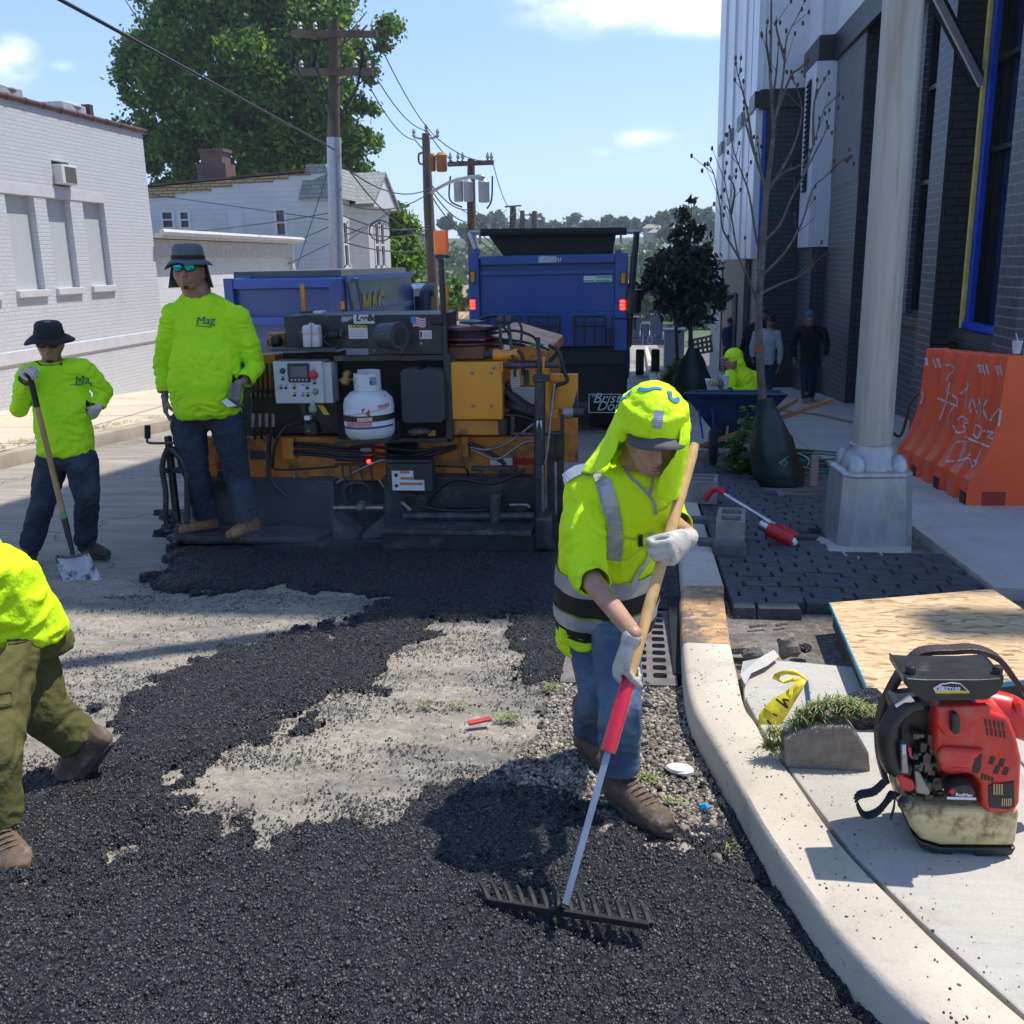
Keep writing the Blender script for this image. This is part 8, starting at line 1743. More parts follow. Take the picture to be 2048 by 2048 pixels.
def bucket_hat(P,fr,root,mt,s=1.,brim=.065,tilt=0,flap=False,sub=False):
    hr,hf,hu=fr; mb=MB(); c=P(0,-.005,.044)
    secs=[(c+hu*.084*s,hr*.05*s,hf*.06*s),(c+hu*.080*s,hr*.070*s,hf*.083*s),(c+hu*.062*s,hr*.083*s,hf*.102*s),(c+hu*.0*s,hr*.091*s,hf*.112*s),(c-hu*.006*s,hr*.092*s,hf*.113*s)]
    mb.loft(secs,30); mb2=MB(); n=36; vs=[]
    for i in range(n):
        t=2*math.pi*i/n
        for q,(rr_,dz) in enumerate(((0,0),(.5,-.012),(1,-.035))):
            w=math.sin(t*3+1)*.012*rr_+ (.018*rr_*abs(math.cos(t)))-(.006*rr_)
            d=hr*math.cos(t)+hf*math.sin(t); vs.append(c-hu*.004*s+hr*math.cos(t)*.092*s+hf*math.sin(t)*.113*s+d*brim*rr_*s+hu*(dz*.9-w*(1 if math.cos(t)>0 else -.3))*s)
    fs=[(i*3+j,((i+1)%n)*3+j,((i+1)%n)*3+j+1,i*3+j+1) for i in range(n) for j in range(2)]
    mb2.add(vs,fs)
    o=mb.build('hat',mt,root,smooth='all'); mb2.build('hat_brim',mt,o,smooth='all',solid=.003); mb3=MB(); mb3.loft([(c+hu*.000*s,hr*.0935*s,hf*.1145*s),(c+hu*.020*s,hr*.0915*s,hf*.1115*s)],30,cap=False); mb3.build('hat_band',M_blackf,o,smooth='all')
    if flap:
        f=MB(); vs=[]
        for i in range(9):
            t=math.pi+math.pi*i/8*1.0; 
            for q in range(4): vs.append(c+hr*math.cos(t)*(.095+.01*q)*s+hf*math.sin(t)*(.115+.012*q)*s-hu*(.01+.05*q)*s)
        f.add(vs,[(i*4+q,(i+1)*4+q,(i+1)*4+q+1,i*4+q+1) for i in range(8) for q in range(3)]); f.build('neck_flap',mt,o,smooth='all',solid=.003)
    return o
def sunglasses(P,fr,root,lens,s=1.,r=.025):
    hr,hf,hu=fr; o=None
    fm=MB()
    for k in (-1,1): fm.tube([P(k*.052,.088,.006),P(k*.082,.03,.004),P(k*.084,-.02,-.002)],.0028*s,6)
    fm.tube([P(-.012,.104,.006),P(0,.107,.009),P(.012,.104,.006)],.003*s,6)
    o=fm.build('sunglasses',M_black,root)
    for k in (-1,1):
        c=P(k*.033,.103,.0); n=(hf+hr*k*.25).normalized(); a=hu.cross(n).normalized()
        MB().loft([(c-n*.001,a*(r+.004)*1.15*s,hu*(r+.003)*.9*s),(c+n*.0025,a*(r+.004)*1.15*s,hu*(r+.003)*.9*s)],20).build('frame',M_black,o); MB().loft([(c+n*.0027,a*r*1.12*s,hu*r*.88*s),(c+n*.0045,a*r*.9*s,hu*r*.7*s)],20).build('lens',lens,o,smooth='all')
    return o
V_=vY
# ---------- 1: worker with the rake (foreground)
Yk=3.1
rk0=vY(1062,1722,2.36); 
hA=V_(1182,1262,2.72); hB=V_(1266,1042,2.93)
top=V_(1311,838,3.10); end_=V_(1066,1706,2.27)
ax=(top-end_).normalized()
def onaxis(p): return end_+ax*((Vector(p)-end_).dot(ax))
sA=onaxis(V_(1185,1270,2.73)); sB=onaxis(V_(1268,1045,2.92))
viewd=Vector((.05,-1,-.35)).normalized()
pnA=(Vector((.9,-.15,0))-ax*Vector((.9,-.15,0)).dot(ax)).normalized(); fdA=pnA.cross(ax); 
if fdA.y>0: pass
# image-left hand: back of the glove faces the viewer, fingers wrap round to the right
pnA=Vector((.93,.30,0)); pnA=(pnA-ax*pnA.dot(ax)).normalized(); fdA=(ax*-.72+ax.cross(pnA)*(.69 if ax.cross(pnA).y>0 else -.69)).normalized()
palmA=sA-pnA*.036-fdA*.02
pnB=Vector((-.80,.55,0)); pnB=(pnB-ax*pnB.dot(ax)).normalized(); fdB=(ax*-.75-ax.cross(pnB)*(.66 if ax.cross(pnB).x>0 else -.66)).normalized()
palmB=sB-pnB*.036-fdB*.01
wrA=palmA-fdA*.085; wrB=palmB-fdB*.085
tvA=-fdA.cross(pnA) if fdA.cross(pnA).y>0 else fdA.cross(pnA); tvB=-fdB.cross(pnB) if fdB.cross(pnB).y>0 else fdB.cross(pnB)
J=dict(pelvis=V_(1142,1150,3.34),chest=V_(1160,975,3.20),neck=V_(1203,872,3.12),head=V_(1231,816,3.02),hf=(.20,-.92,-.30),hu=(.08,-.28,.95),rv=(1,-.12,.05),
 shA=V_(1098,925,3.13),elA=V_(1108,1085,2.98),wrA=wrA,shB=V_(1243,915,3.22),elB=V_(1262,985,3.22),wrB=wrB,
 hipA=V_(1115,1190,3.36),knA=V_(1128,1310,3.22),anA=V_(1112,1395,3.42),toeA=V_(1160,1440,3.28),hipB=V_(1160,1190,3.24),knB=V_(1172,1330,3.02),anB=V_(1168,1478,3.05),toeB=V_(1262,1545,2.86))
J['anA'].z=gz(3.42)+.11; J['anB'].z=gz(3.05)+.115; J['toeB'].z=gz(2.9)+.03; J['toeA'].z=gz(3.3)+.03
r1,P,fr,T,sh1,tr1=person(J,'person in neon safety vest and draped neon head cloth bending to rake the hot asphalt',M_sk3,M_neonc,M_jean,M_bootb,
 dict(root=(0.0,3.2,gz(3.2)),vox=.0075,hem=.16,handA=((palmA,fdA,pnA,tvA),dict(curl=(55,75,55),thumb=(15,40),s=1.12)),handB=((palmB,fdB,pnB,tvB),dict(curl=(55,75,55),thumb=(15,40),s=1.12)),glove=M_glw,sleeveA=.16,sleeveB=.3,bunch=True,fat=.92,arm=1.0,belly=.01,cuff=.86,tr=.92,booth=.17))
eyes(P,r1,fr,closed=True)
pel,che,nek,rv,fv,upv=T
# vest over the shirt
vm=MB(); vs_=[(pel-upv*.06,rv*.176,fv*.140),(pel.lerp(che,.2),rv*.176,fv*.142),(pel.lerp(che,.6),rv*.178,fv*.142),(che,rv*.183,fv*.142),(che.lerp(nek,.45),rv*.172,fv*.126),(che.lerp(nek,.85),rv*.125,fv*.10),(nek,rv*.09,fv*.09)]
def sec_at(t,off=0,S=None):
    S=S or vs_; t=max(0,min(t,len(S)-1.001)); i=int(t); k=t-i; c,a,b=[Vector(p).lerp(Vector(q),k) for p,q in zip(S[i],S[i+1])]; return c,a*(1+off/a.length),b*(1+off/b.length)
vm.loft(refine_s(vs_,4),28,e=.9); 
for a in ('shA','shB'): vm.cap(che.lerp(nek,.6),Vector(J[a])+(Vector(J[a])-nek).normalized()*.0,.09,.082)
cv=[(pel-upv*.045,-upv,.4),(nek-fv*.0+upv*.0,upv-fv*.2,.13)]
for a in ('shA','shB'): d=(Vector(J[a])-nek).normalized(); cv.append((Vector(J[a])+d*.02,d,.10))
vest=remesh(vm,'vest',M_neonv,r1,.009,3,cv,wr=.010,wf=8,solid=.003)
bv=bvh_obj(vest)
def Zk(x,y): return ((1050+x*.2588)/K,(740+y*.2588)/K)
def band(name,mt,lines,w,t=bv,off=.005,f=Zk,par=None,n=8):
    mb=MB(); strokes(mb,t,[[f(*p) for p in l] for l in lines],w,off,n); return mb.build(name,mt,par or vest)
def ringband(name,mt,t0,t1,off,S=None,par=None):
    mb=MB(); n=120; vs=[]; rows=6
    tb=bv
    for i in range(n):
        an=2*math.pi*i/n
        for t in [t0+(t1-t0)*q/5 for q in range(6)]:
            c,a,b=sec_at(t,0,S); d=(a.normalized()*math.cos(an)*a.length+b.normalized()*math.sin(an)*b.length); o_=c+d*1.8; l,nn,ii,dd=tb.ray_cast(o_,-d.normalized(),d.length*1.8)
            vs.append((l+d.normalized()*off) if l is not None else c+d)
    mb.add(vs,[(i*6+j,((i+1)%n)*6+j,((i+1)%n)*6+j+1,i*6+j+1) for i in range(n) for j in range(5)]); return mb.build(name,mt,par or vest,smooth='all')
ringband('black_band',M_blackf,.10,.62,.009); ringband('black_band',M_blackf,.98,1.5,.007); ringband('reflective_band',M_reflect,.50,.95,.011); ringband('reflective_band',M_reflect,1.5,1.95,.008)
band('reflective_brace',M_reflect,[[(560,760),(640,950),(690,1150),(700,1350),(690,1450)],[(300,850),(420,780),(560,775)]],.048)
band('grey_piping',mat('piping_grey',(.30,.31,.33),.5),[[(720,600),(780,780),(900,900),(985,1010),(1005,1110)],[(555,860),(610,1050),(655,1200),(650,1300)],[(600,1720),(740,1760),(820,1690)],[(850,1720),(900,1700),(940,1620)],[(990,800),(975,900),(960,980)]],.010,off=.007)
band('zip',mat('zip_grey',(.42,.43,.44),.4,metal=.4),[[(975,1250),(960,1380),(930,1480),(850,1600),(830,1700)]],.016,off=.009)
band('pocket_edge',mat('vest_seam',(.40,.62,.008),.7),[[(740,1270),(840,1300),(1000,1240)],[(730,1440),(780,1460),(860,1400),(950,1340)],[(1005,1100),(1080,1060),(1150,990)]],.006,off=.006)
band('pen_slot',M_blackf,[[(885,1270),(890,1350)]],.016,off=.007)
band('orange_print',mat('print_orange',(.80,.30,.02),.6),[[(1040,790),(1070,850)],[(1070,850),(1095,800)],[(1045,780),(1095,770)],[(1085,760),(1100,820)]],.008,off=.008)
# head cloth, cap bill
hr,hf,hu=fr; hc=MB()
hc.ell(P(0,-.012,.064),hr*.096,hf*.116,hu*.090,26,16)
for k in range(5): 
    z=.034+.014*k; hc.tube([P(math.sin(t)*(.102-.002*k),math.cos(t)*(.119-.001*k)-.012,z+.006*math.sin(t*3+k)) for t in np.linspace(0,6.28,26)],.0105,8)
hc.ell(P(-.100,-.01,.01),hr*.022,hf*.03,hu*.03,12,8); hc.ell(P(.098,.0,.005),hr*.02,hf*.03,hu*.035,12,8)
cl=remesh(hc,'head_cloth',M_neonc,r1,.007,2,wr=.004,wf=16)
# draped sides and back of the cloth, from the temples down to the shoulders
def sheet(rows,name,parent,mt,th=.003):
    n=len(rows[0]); mb=MB(); mb.add([p for r in rows for p in r],[(i*n+j,(i+1)*n+j,(i+1)*n+j+1,i*n+j+1) for i in range(len(rows)-1) for j in range(n-1)])
    o=mb.build(name,mt,parent,smooth='all'); s1=o.modifiers.new('u','SUBSURF'); s1.levels=3; s1.render_levels=3; bake(o); me=o.data
    for v in me.vertices: q=v.co*13; v.co+=v.normal*(noise.noise(Vector((q.x*1.6,q.y,q.z*.45)))*.012)
    me.polygons.foreach_set('use_smooth',[True]*len(me.polygons)); b=o.modifiers.new('s','SOLIDIFY'); b.thickness=th; return o
def ZK(x,y,Y): return V_(*Zk(x,y),Y)
LO=[ZK(690,300,3.10),ZK(650,440,3.14),ZK(560,570,3.17),ZK(470,680,3.16),ZK(385,775,3.13)]
LI=[ZK(745,385,2.97),ZK(735,470,2.96),ZK(728,560,2.98),ZK(690,660,2.99),ZK(590,790,2.98)]
LM=[p.lerp(q,.5)+Vector((-.005,-.03,.0)) for p,q in zip(LO,LI)]
RO=[ZK(1272,370,3.06),ZK(1275,500,3.03),ZK(1262,650,3.01),ZK(1262,820,2.98),ZK(1245,990,2.96)]
RI=[ZK(1205,420,2.93),ZK(1190,560,2.91),ZK(1140,680,2.91),ZK(1040,800,2.93),ZK(1000,1000,2.97)]
RM=[p.lerp(q,.5)+Vector((.012,-.035,0)) for p,q in zip(RO,RI)]
Bk=[P(0,-.13,.03),P(0,-.16,-.05),P(0,-.19,-.11),P(0,-.20,-.17),P(0,-.21,-.23)]
sheet([LI,LM,LO,[p.lerp(q,.5)+Vector((-.02,.05,0)) for p,q in zip(LO,Bk)],Bk,[p.lerp(q,.5)+Vector((.02,.05,0)) for p,q in zip(RO,Bk)],RO,RM,RI],'cloth_drape',r1,M_neonc)
bl_=MB(); vs=[]; n=13
for i in range(n):
    t=math.radians(-68+136*i/(n-1)); 
    for q in range(5):
        w=q/4; ext=.066*w*math.cos(t*.75); vs.append(P(math.sin(t)*(.092+.004*w),math.cos(t)*.108-.012+ext+.0,.044-.008*w*w-.030*abs(math.sin(t))**1.6-.010*w))
bl_.add(vs,[(i*5+q,(i+1)*5+q,(i+1)*5+q+1,i*5+q+1) for i in range(n-1) for q in range(4)]); bl_.build('cap_bill',mat('bill_grey',(.085,.075,.08),.8,var=.1),r1,smooth='all',solid=.004)
cb_=MB(); cb_.loft([(P(0,-.012,.028),hr*.095,hf*.111),(P(0,-.012,.050),hr*.095,hf*.111)],26); cb_.build('cap_band',M_blackf,r1,smooth='all')
bc_=bvh_obj(cl); mb=MB(); strokes(mb,bc_,[[Zk(*p) for p in l] for l in [[(730,240),(790,205),(825,175)],[(880,150),(940,158),(1000,145),(1050,150)],[(1115,170),(1120,215),(1150,240),(1185,225)]]],.014,.004,8); mb.build('blue_print',mat('print_blue',(.01,.20,.42),.6),cl)
mb=MB(); strokes(mb,bc_,[[Zk(1035,330),Zk(1030,380),Zk(1020,435)]],.028,.005,6); mb.build('reflective_tab',M_reflect,cl)
# rake
rkp=onaxis(V_(1190,1290,2.7)); rk=thing('asphalt_rake',end_,'long wooden handled asphalt rake with red grip and upturned steel teeth','rake')
rj=onaxis(V_(1148,1432,2.6)); M_rw=mat('rake_wood',(.58,.36,.14),.5,var=.15,vs=5,stretch=(4,4,.6),dirt=(.30,.17,.07),dlo=.55,dhi=.72,ds=9)
MB().tube([rkp-ax*.005,rkp.lerp(top,.95),top],[.0175,.0175,.013],16).build('handle',M_rw,rk,smooth=True); MB().tube([rj,rj+ax*.012,rkp-ax*.01,rkp+ax*.004],[.020,.0225,.0215,.019],18).build('grip_sleeve',mat('grip_red',(.55,.008,.03),.3,coat=.4),rk,smooth=True)
MB().bar(rj+ax*.02,end_,.018,.007,up=(0,1,0)).build('shaft',mat('rake_steel',(.30,.31,.34),.35,metal=.8,var=.2),rk)
M_rkb=mat('rake_black',(.010,.010,.010),.65,var=.2)
e0=vY(800*.9434+(625*.2847)*.9434,(1700+355*.2847)/K,2.40); e1=vY((800+1755*.2847)/K,(1700+530*.2847)/K,2.25); hb=MB(); hb.bar(e0,e1,.018,.018); hb.build('head_bar',M_rkb,rk,bevel=.002)
mid=e0.lerp(e1,.45); MB().tube([end_,mid+Vector((0,-.004,.004))],.010,8).build('neck',M_black,rk)
for i in range(14):
    b=e0.lerp(e1,.0+i/13); 
    tp=vY((800+(555+(1695-555)*i/13)*.2847)/K,(1700+(212+(372-212)*i/13)*.2847)/K,2.47-.14*i/13); tip=b+(tp-b).normalized()*.074
    MB().tube([b,b.lerp(tip,.5)+Vector((0,0,.003)),tip],[.0105,.0095,.0075],6).build('tooth',M_rkb,rk)
# ---------- 2: foreman on the screed
Yf=6.92; F=lambda x,y,Y=Yf:vY(x,y,Y)
fz=zt1+.0
def fa_(x,y,Y): p=PA(x,y,Y); return p
anA=PA(395,1600,Yf+.05); anB=PA(695,1620,Yf-.02); anA.z=fz+.085; anB.z=fz+.085
toA=PA(185,1660,Yf-.08); toB=PA(585,1700,Yf-.16); toA.z=toB.z=fz+.03
tA=(anA+Vector((toA.x-anA.x,toA.y-anA.y,0)).normalized()*.21); tB=(anB+Vector((toB.x-anB.x,toB.y-anB.y,0)).normalized()*.21); tA.z=tB.z=fz+.03
J=dict(pelvis=F(392,765),chest=F(388,630),neck=F(372,552,Yf+.01),head=F(356,504,Yf-.05),hf=(.16,-.97,.0),hu=(0.02,0,1),rv=(.95,.25,0),
 shA=F(330,597,Yf-.02),elA=F(308,695,Yf+.02),wrA=F(311,745,Yf-.04),shB=F(447,600,Yf+.06),elB=F(482,690,Yf+.08),wrB=F(458,722,Yf-.12),
 hipA=F(355,800),knA=F(368,880,Yf-.05),anA=anA,toeA=tA,hipB=F(428,795),knB=F(442,870,Yf-.05),anB=anB,toeB=tB)
hdA=((F(312,765,Yf-.06),(.0,-.1,-1),(.8,.5,0),(-.3,-.9,0)),dict(curl=(22,28,22),s=1.2)); hdB=((F(445,740,Yf-.18),(-.35,.0,-1),(.2,1,0),(-1,-.1,.3)),dict(curl=(25,30,20),s=1.2))
r2,P,fr,T,sh2,tr2=person(J,'person in grey bucket hat and mirrored green sunglasses standing on the paver walkway',M_sk2,M_neon,M_jeand,M_boot,
 dict(root=(anA.x,Yf,fz),vox=.0085,hem=.08,hs=1.27,bs=1.25,handA=hdA,handB=hdB,glove=M_glg,sleeveA=.9,sleeveB=.85,bunch=True,fat=1.40,belly=.10,arm=1.18,face=1.26,tr=1.32,s=1.0))
eyes(P,r2,fr,1.27); bucket_hat(P,fr,r2,mat('hat_grey',(.085,.115,.12),.85,var=.12,bump=.2),s=1.25,brim=.040,flap=True)
lm,N,L,B=_nodes('mirror_green'); tcn=N.new('ShaderNodeTexCoord').outputs['Object']; L.new(mixc(N,L,ramp(N,L,noise_(N,L,tcn,60,3),.4,.6),(.0,.45,.10),(.02,.25,.75)),B.inputs['Base Color']); B.inputs['Metallic'].default_value=.9; B.inputs['Roughness'].default_value=.12
sunglasses(P,fr,r2,lm,1.27); mb=MB(); mb.ell(P(0,.083,-.108),fr[0]*.020,fr[1]*.009,fr[2]*.014,12,8); mb.build('goatee',M_hair,r2,smooth='all')
M_logo=mat('logo_navy',(.012,.06,.10),.7)
cloth_text(sh2,'chest_logo','Mag',.080,370,613,sh2,M_logo)
mb=MB(); strokes(mb,bvh_obj(sh2),[[(370,615),(385,616),(397,617)]],.006,.003); mb.build('logo_underline',M_logo,sh2)
g=F(420,762,Yf-.21); mb=MB(); mb.add([F(418,757,Yf-.20),F(428,752,Yf-.2),F(447,766,Yf-.22),F(430,768,Yf-.22)],[(0,1,2,3)]); tag(mb.build('white_rag',M_white,origin=g,solid=.003),'white rag hanging from the waistband of the person on the paver','rag')
# ---------- 3: worker leaning on the shovel
Ys_=6.35; S=lambda x,y,Y=Ys_:Zl(x,y,Y)
J=dict(pelvis=S(425,960),chest=S(395,620),neck=S(335,400),head=S(320,268,Ys_-.03),hf=(.40,-.89,-.14),hu=(.08,-.08,1),rv=(.92,.38,0),
 shA=S(180,480,Ys_),elA=S(125,700,Ys_-.10),wrA=S(172,500,Ys_-.22),shB=S(545,445,Ys_+.03),elB=S(668,590,Ys_+.12),wrB=S(625,690,Ys_+.05),
 hipA=S(340,1030),knA=S(280,1290,Ys_-.06),anA=S(205,1690,Ys_-.02),toeA=S(150,1745,Ys_-.2),hipB=S(520,1030),knB=S(560,1290,Ys_-.02),anB=S(560,1630,Ys_+.22),toeB=S(700,1680,Ys_+.1))
for k,y in (('A',Ys_-.02),('B',Ys_+.22)): J['an'+k].z=gz(y)+.09; J['toe'+k].z=gz(y)+.03
sa=(S(262,700,Ys_-.24)-S(182,470,Ys_-.28)).normalized(); 
palm=S(180,468,Ys_-.235); pn=Vector((.15,.2,-1)); 
hdA=((S(172,455,Ys_-.235),(.55,-.35,.25),(.2,.3,-1),(-.3,-.9,0)),dict(curl=(45,50,35),s=1.0)); hdB=((S(606,722,Ys_+.02),(-.7,.1,-.6),(-.5,.6,.2),(0,-.6,-.6)),dict(curl=(20,20,15)))
r3,P,fr,T,sh3,tr3=person(J,'person in black brimmed hat and sunglasses leaning on a shovel at the left',M_sk2,M_neonc if False else mat('x') if False else M_neon,M_jeand,M_bootd,
 dict(root=(J['anA'].x,Ys_,gz(Ys_)),vox=.0085,hem=.04,hs=1.06,handA=hdA,handB=hdB,glove=M_glw,sleeveA=.92,sleeveB=.95,bunch=True,fat=1.06,belly=.03,tr=1.12))
eyes(P,r3,fr,1.06); bucket_hat(P,fr,r3,mat('hat_black',(.010,.011,.016),.85,var=.2,bump=.2),s=1.06,brim=.060); sunglasses(P,fr,r3,mat('lens_dark',(.01,.01,.01),.08),r=.022)
mb=MB(); mb.ell(P(0,.080,-.108),fr[0]*.022,fr[1]*.010,fr[2]*.015,12,8); mb.build('goatee',M_hair,r3,smooth='all')
cloth_text(sh3,'chest_logo','Mag',.085,(455*.3106)/K,(600+540*.3106)/K,sh3,M_logo,ex=.022)
mb=MB(); strokes(mb,bvh_obj(sh3),[[(((455+k*24)*.3106)/K,(600+547*.3106)/K) for k in range(4)]],.005,.003); mb.build('logo_underline',M_logo,sh3)
bk=MB(); c=T[0]+T[5]*.075; bk.loft([(c,T[3]*.163,T[4]*.125),(c+T[5]*.04,T[3]*.160,T[4]*.122)],30); bk.build('belt',M_blackf,r3,smooth='all')
shv=thing('shovel',S(500,1840,Ys_-.35),'square shovel with wooden handle and worn silver blade resting on the road','shovel')
t0=S(183,455,Ys_-.27); t1=S(240,690,Ys_-.27); t2=S(405,1370,Ys_-.33); t3=S(470,1640,Ys_-.36)
MB().tube([t0,t1],[.019,.019],12).build('handle_grip',M_rubber,shv,smooth=True); MB().tube([t1,t2],[.018,.020],14).build('handle',mat('shovel_wood',(.34,.20,.09),.6,var=.2,stretch=(3,3,.5)),shv,smooth=True)
MB().tube([t1.lerp(t2,.985),t2+(t2-t1).normalized()*.05],.0212,14).build('green_label',mat('label_green',(.05,.30,.08),.5),shv,smooth=True); MB().tube([t2+(t2-t1).normalized()*.04,t2.lerp(t3,.6),t3],[.022,.019,.014],12).build('socket',mat('socket_black',(.03,.028,.026),.4,metal=.4),shv,smooth=True)
a=S(345,1640,Ys_-.42);b=S(565,1615,Ys_-.36);c=S(655,1800,Ys_-.52);d=S(425,1860,Ys_-.58)
mb=MB(); n=8; vs=[]
for i in range(n+1):
    for j in range(n+1):
        u=i/n;v=j/n; p=a.lerp(b,u).lerp(d.lerp(c,u),v); p=p+Vector((0,.5,-.6)).normalized()*.035*math.sin(u*math.pi)*(1-v*.4); vs.append(p)
mb.add(vs,[(i*(n+1)+j,(i+1)*(n+1)+j,(i+1)*(n+1)+j+1,i*(n+1)+j+1) for i in range(n) for j in range(n)]); mb.build('blade',mat('shovel_blade',(.42,.40,.38),.3,metal=.75,var=.15,dirt=(.05,.045,.04),dlo=.5,dhi=.62,ds=9),shv,smooth='all',solid=.003)
rr=random.Random(6)
# ---------- 4: worker at the left edge, bending away
Yg=2.95
J=dict(pelvis=V_(26,1178,Yg),chest=V_(-35,1075,Yg-.10),neck=V_(-95,1030,Yg-.22),head=V_(-165,1015,Yg-.32),hf=(-.55,-.45,-.7),hu=(-.55,-.3,.6),rv=(.62,.75,-.15),
 shA=V_(-100,1080,Yg-.45),elA=V_(-190,1240,Yg-.45),wrA=V_(-260,1340,Yg-.5),shB=V_(-45,1030,Yg+.0),elB=V_(-170,1160,Yg+.0),wrB=V_(-250,1280,Yg-.1),
 hipA=V_(0,1250,Yg-.12),knA=V_(-15,1420,Yg-.35),anA=V_(-8,1570,Yg-.38),toeA=V_(60,1600,Yg-.45),hipB=V_(48,1250,Yg+.08),knB=V_(78,1340,Yg+.05),anB=V_(150,1395,Yg+.12),toeB=V_(75,1455,Yg+.05))
J['anA'].z=max(J['anA'].z,gz(2.6)+.09)
J['toeA']=J['anA']+Vector((.16,-.13,-.05)); J['buB']=Vector((-.78,.1,.62))
J['toeB']=J['anB']+Vector((-.16,-.03,-.20))
r4,P,fr,T,sh4,tr4=person(J,'person in neon shirt and olive trousers striding at the left edge',M_sk2,M_neonc,M_olive,M_bootb,
 dict(root=(J['anA'].x,Yg,gz(Yg)),vox=.009,hem=.0,sleeveA=.9,sleeveB=.9,fat=1.02,belly=.02,tr=1.16,arm=1.1,booth=.16,bs=1.25))
hm=MB(); hm.ell(P(0,-.01,.05),fr[0]*.088,fr[1]*.108,fr[2]*.085,18,12); hm.build('cap',M_blackf,r4,smooth='all')
bo=MB(); tb=bvh_obj(tr4)
strokes(bo,tb,[[((x*.3623)/K,(1050+y*.3623)/K) for x,y in l] for l in [[(0,925),(65,920),(60,985),(0,1000)],[(0,665),(240,620)],[(240,620),(235,560)]]],.008,.004); bo.build('pocket_seam',mat('olive_seam',(.07,.065,.02),.9),tr4)
# ---------- background people
def bgp(pts,Y,label,skin,shirt,tr,boot,dz=.13,extra=None,f=Z4,face=(-.05,-1,-.05)):
    J={}
    for k,v in pts.items(): J[k]=f(v[0],v[1],Y+(v[2] if len(v)>2 else 0))
    J.update(hf=face,hu=(0,0,1),rv=(1,0,0)); 
    for k in 'AB':
        y=J['an'+k].y; J['an'+k].z=gz(y)+dz+.08; J['toe'+k]=J['an'+k]+Vector((.0,-.2,-.05))
        fd=(J['wr'+k]-J['el'+k]).normalized(); 
    o=dict(root=(J['anA'].x,Y,gz(Y)+dz),vox=.014,hem=.10,sleeveA=.93,sleeveB=.93,handA=((J['wrA']+(J['wrA']-J['elA']).normalized()*.07,(J['wrA']-J['elA']),(1,0,0),(0,-1,0)),dict(curl=(20,25,20))),handB=((J['wrB']+(J['wrB']-J['elB']).normalized()*.07,(J['wrB']-J['elB']),(-1,0,0),(0,-1,0)),dict(curl=(20,25,20))))
    o.update(extra or {}); return person(J,label,skin,shirt,tr,boot,o)
M_white_s=fabric('white_shirt',(.50,.52,.54),.85,.4,9); M_black_s=fabric('black_shirt',(.012,.012,.014),.85,.4,9); M_navy_s=fabric('navy_shirt',(.02,.035,.075),.85,.4,9); M_darkt=fabric('dark_trousers',(.02,.02,.022),.85,.4,9)
r,P,fr,T,_,_=bgp(dict(pelvis=(505,465),chest=(505,365),neck=(522,300),head=(530,258),shA=(448,325),elA=(428,395),wrA=(428,455),shB=(565,325),elB=(582,420),wrB=(574,495),hipA=(480,480),knA=(500,570),anA=(488,655),hipB=(530,480),knB=(520,580,-.1),anB=(515,665,-.2)),20.2,'person in white long sleeved shirt and jeans walking on the far pavement behind the tree',M_sk2,M_white_s,M_jeand,M_bootd,face=(-.15,-1,-.2))
mb=MB(); rr=random.Random(3)
for i in range(40):
    a=rr.uniform(0,6.28);b=rr.uniform(-.1,1.4); mb.ell(P(math.cos(a)*math.cos(b)*.085,math.sin(a)*math.cos(b)*.10-.015,.05+math.sin(b)*.075),.028,.028,.028,8,6)
mb.build('curly_hair',M_hair,r,smooth='all'); eyes(P,r,fr)
r,P,fr,T,_,_=bgp(dict(pelvis=(745,455),chest=(745,350),neck=(745,282),head=(745,238),shA=(672,310),elA=(655,390),wrA=(655,455),shB=(820,310),elB=(838,385),wrB=(833,445),hipA=(718,470),knA=(712,570),anA=(716,690,-.1),hipB=(770,470),knB=(765,560,.1),anB=(752,675,.3)),18.6,'person in black clothes and teal beanie walking beside the dark brick wall',M_sk2,M_black_s,fabric('indigo_jeans',(.02,.03,.055)),M_boot,face=(0,-1,-.05),extra=dict(tr=.85))
mb=MB(); mb.ell(P(0,-.008,.055),fr[0]*.088,fr[1]*.107,fr[2]*.085,18,12); mb.build('beanie',mat('beanie_teal',(.04,.16,.20),.9,bump=.4,bs=60),r,smooth='all'); eyes(P,r,fr)
r,P,fr,T,_,_=bgp(dict(pelvis=(430,460),chest=(425,340),neck=(465,250),head=(488,215),shA=(400,300),elA=(375,380),wrA=(360,440),shB=(500,310),elB=(505,390),wrB=(500,450),hipA=(405,480),knA=(405,560),anA=(400,640),hipB=(450,480),knB=(450,560),anB=(450,645)),21.6,'person in dark clothes half hidden behind the one in the white shirt',M_sk2,M_darkt,M_darkt,M_bootd)
mb=MB(); mb.ell(P(0,-.012,.045),fr[0]*.086,fr[1]*.104,fr[2]*.085,16,10); mb.build('hair',M_hair,r,smooth='all')
r,P,fr,T,sh9,_=bgp(dict(pelvis=(300,420),chest=(300,345),neck=(303,288),head=(305,262),shA=(275,305),elA=(268,350),wrA=(275,395),shB=(330,305),elB=(338,350),wrB=(335,395),hipA=(288,430),knA=(288,480),anA=(288,535),hipB=(315,430),knB=(315,480),anB=(315,535)),26.5,'person in navy shirt and cap seen from behind by the doorway',M_sk2,M_navy_s,M_darkt,M_bootd,face=(.1,1,0))
mb=MB(); mb.ell(P(0,-.008,.05),fr[0]*.088,fr[1]*.107,fr[2]*.08,16,10); mb.build('cap',M_navy_s,r,smooth='all')
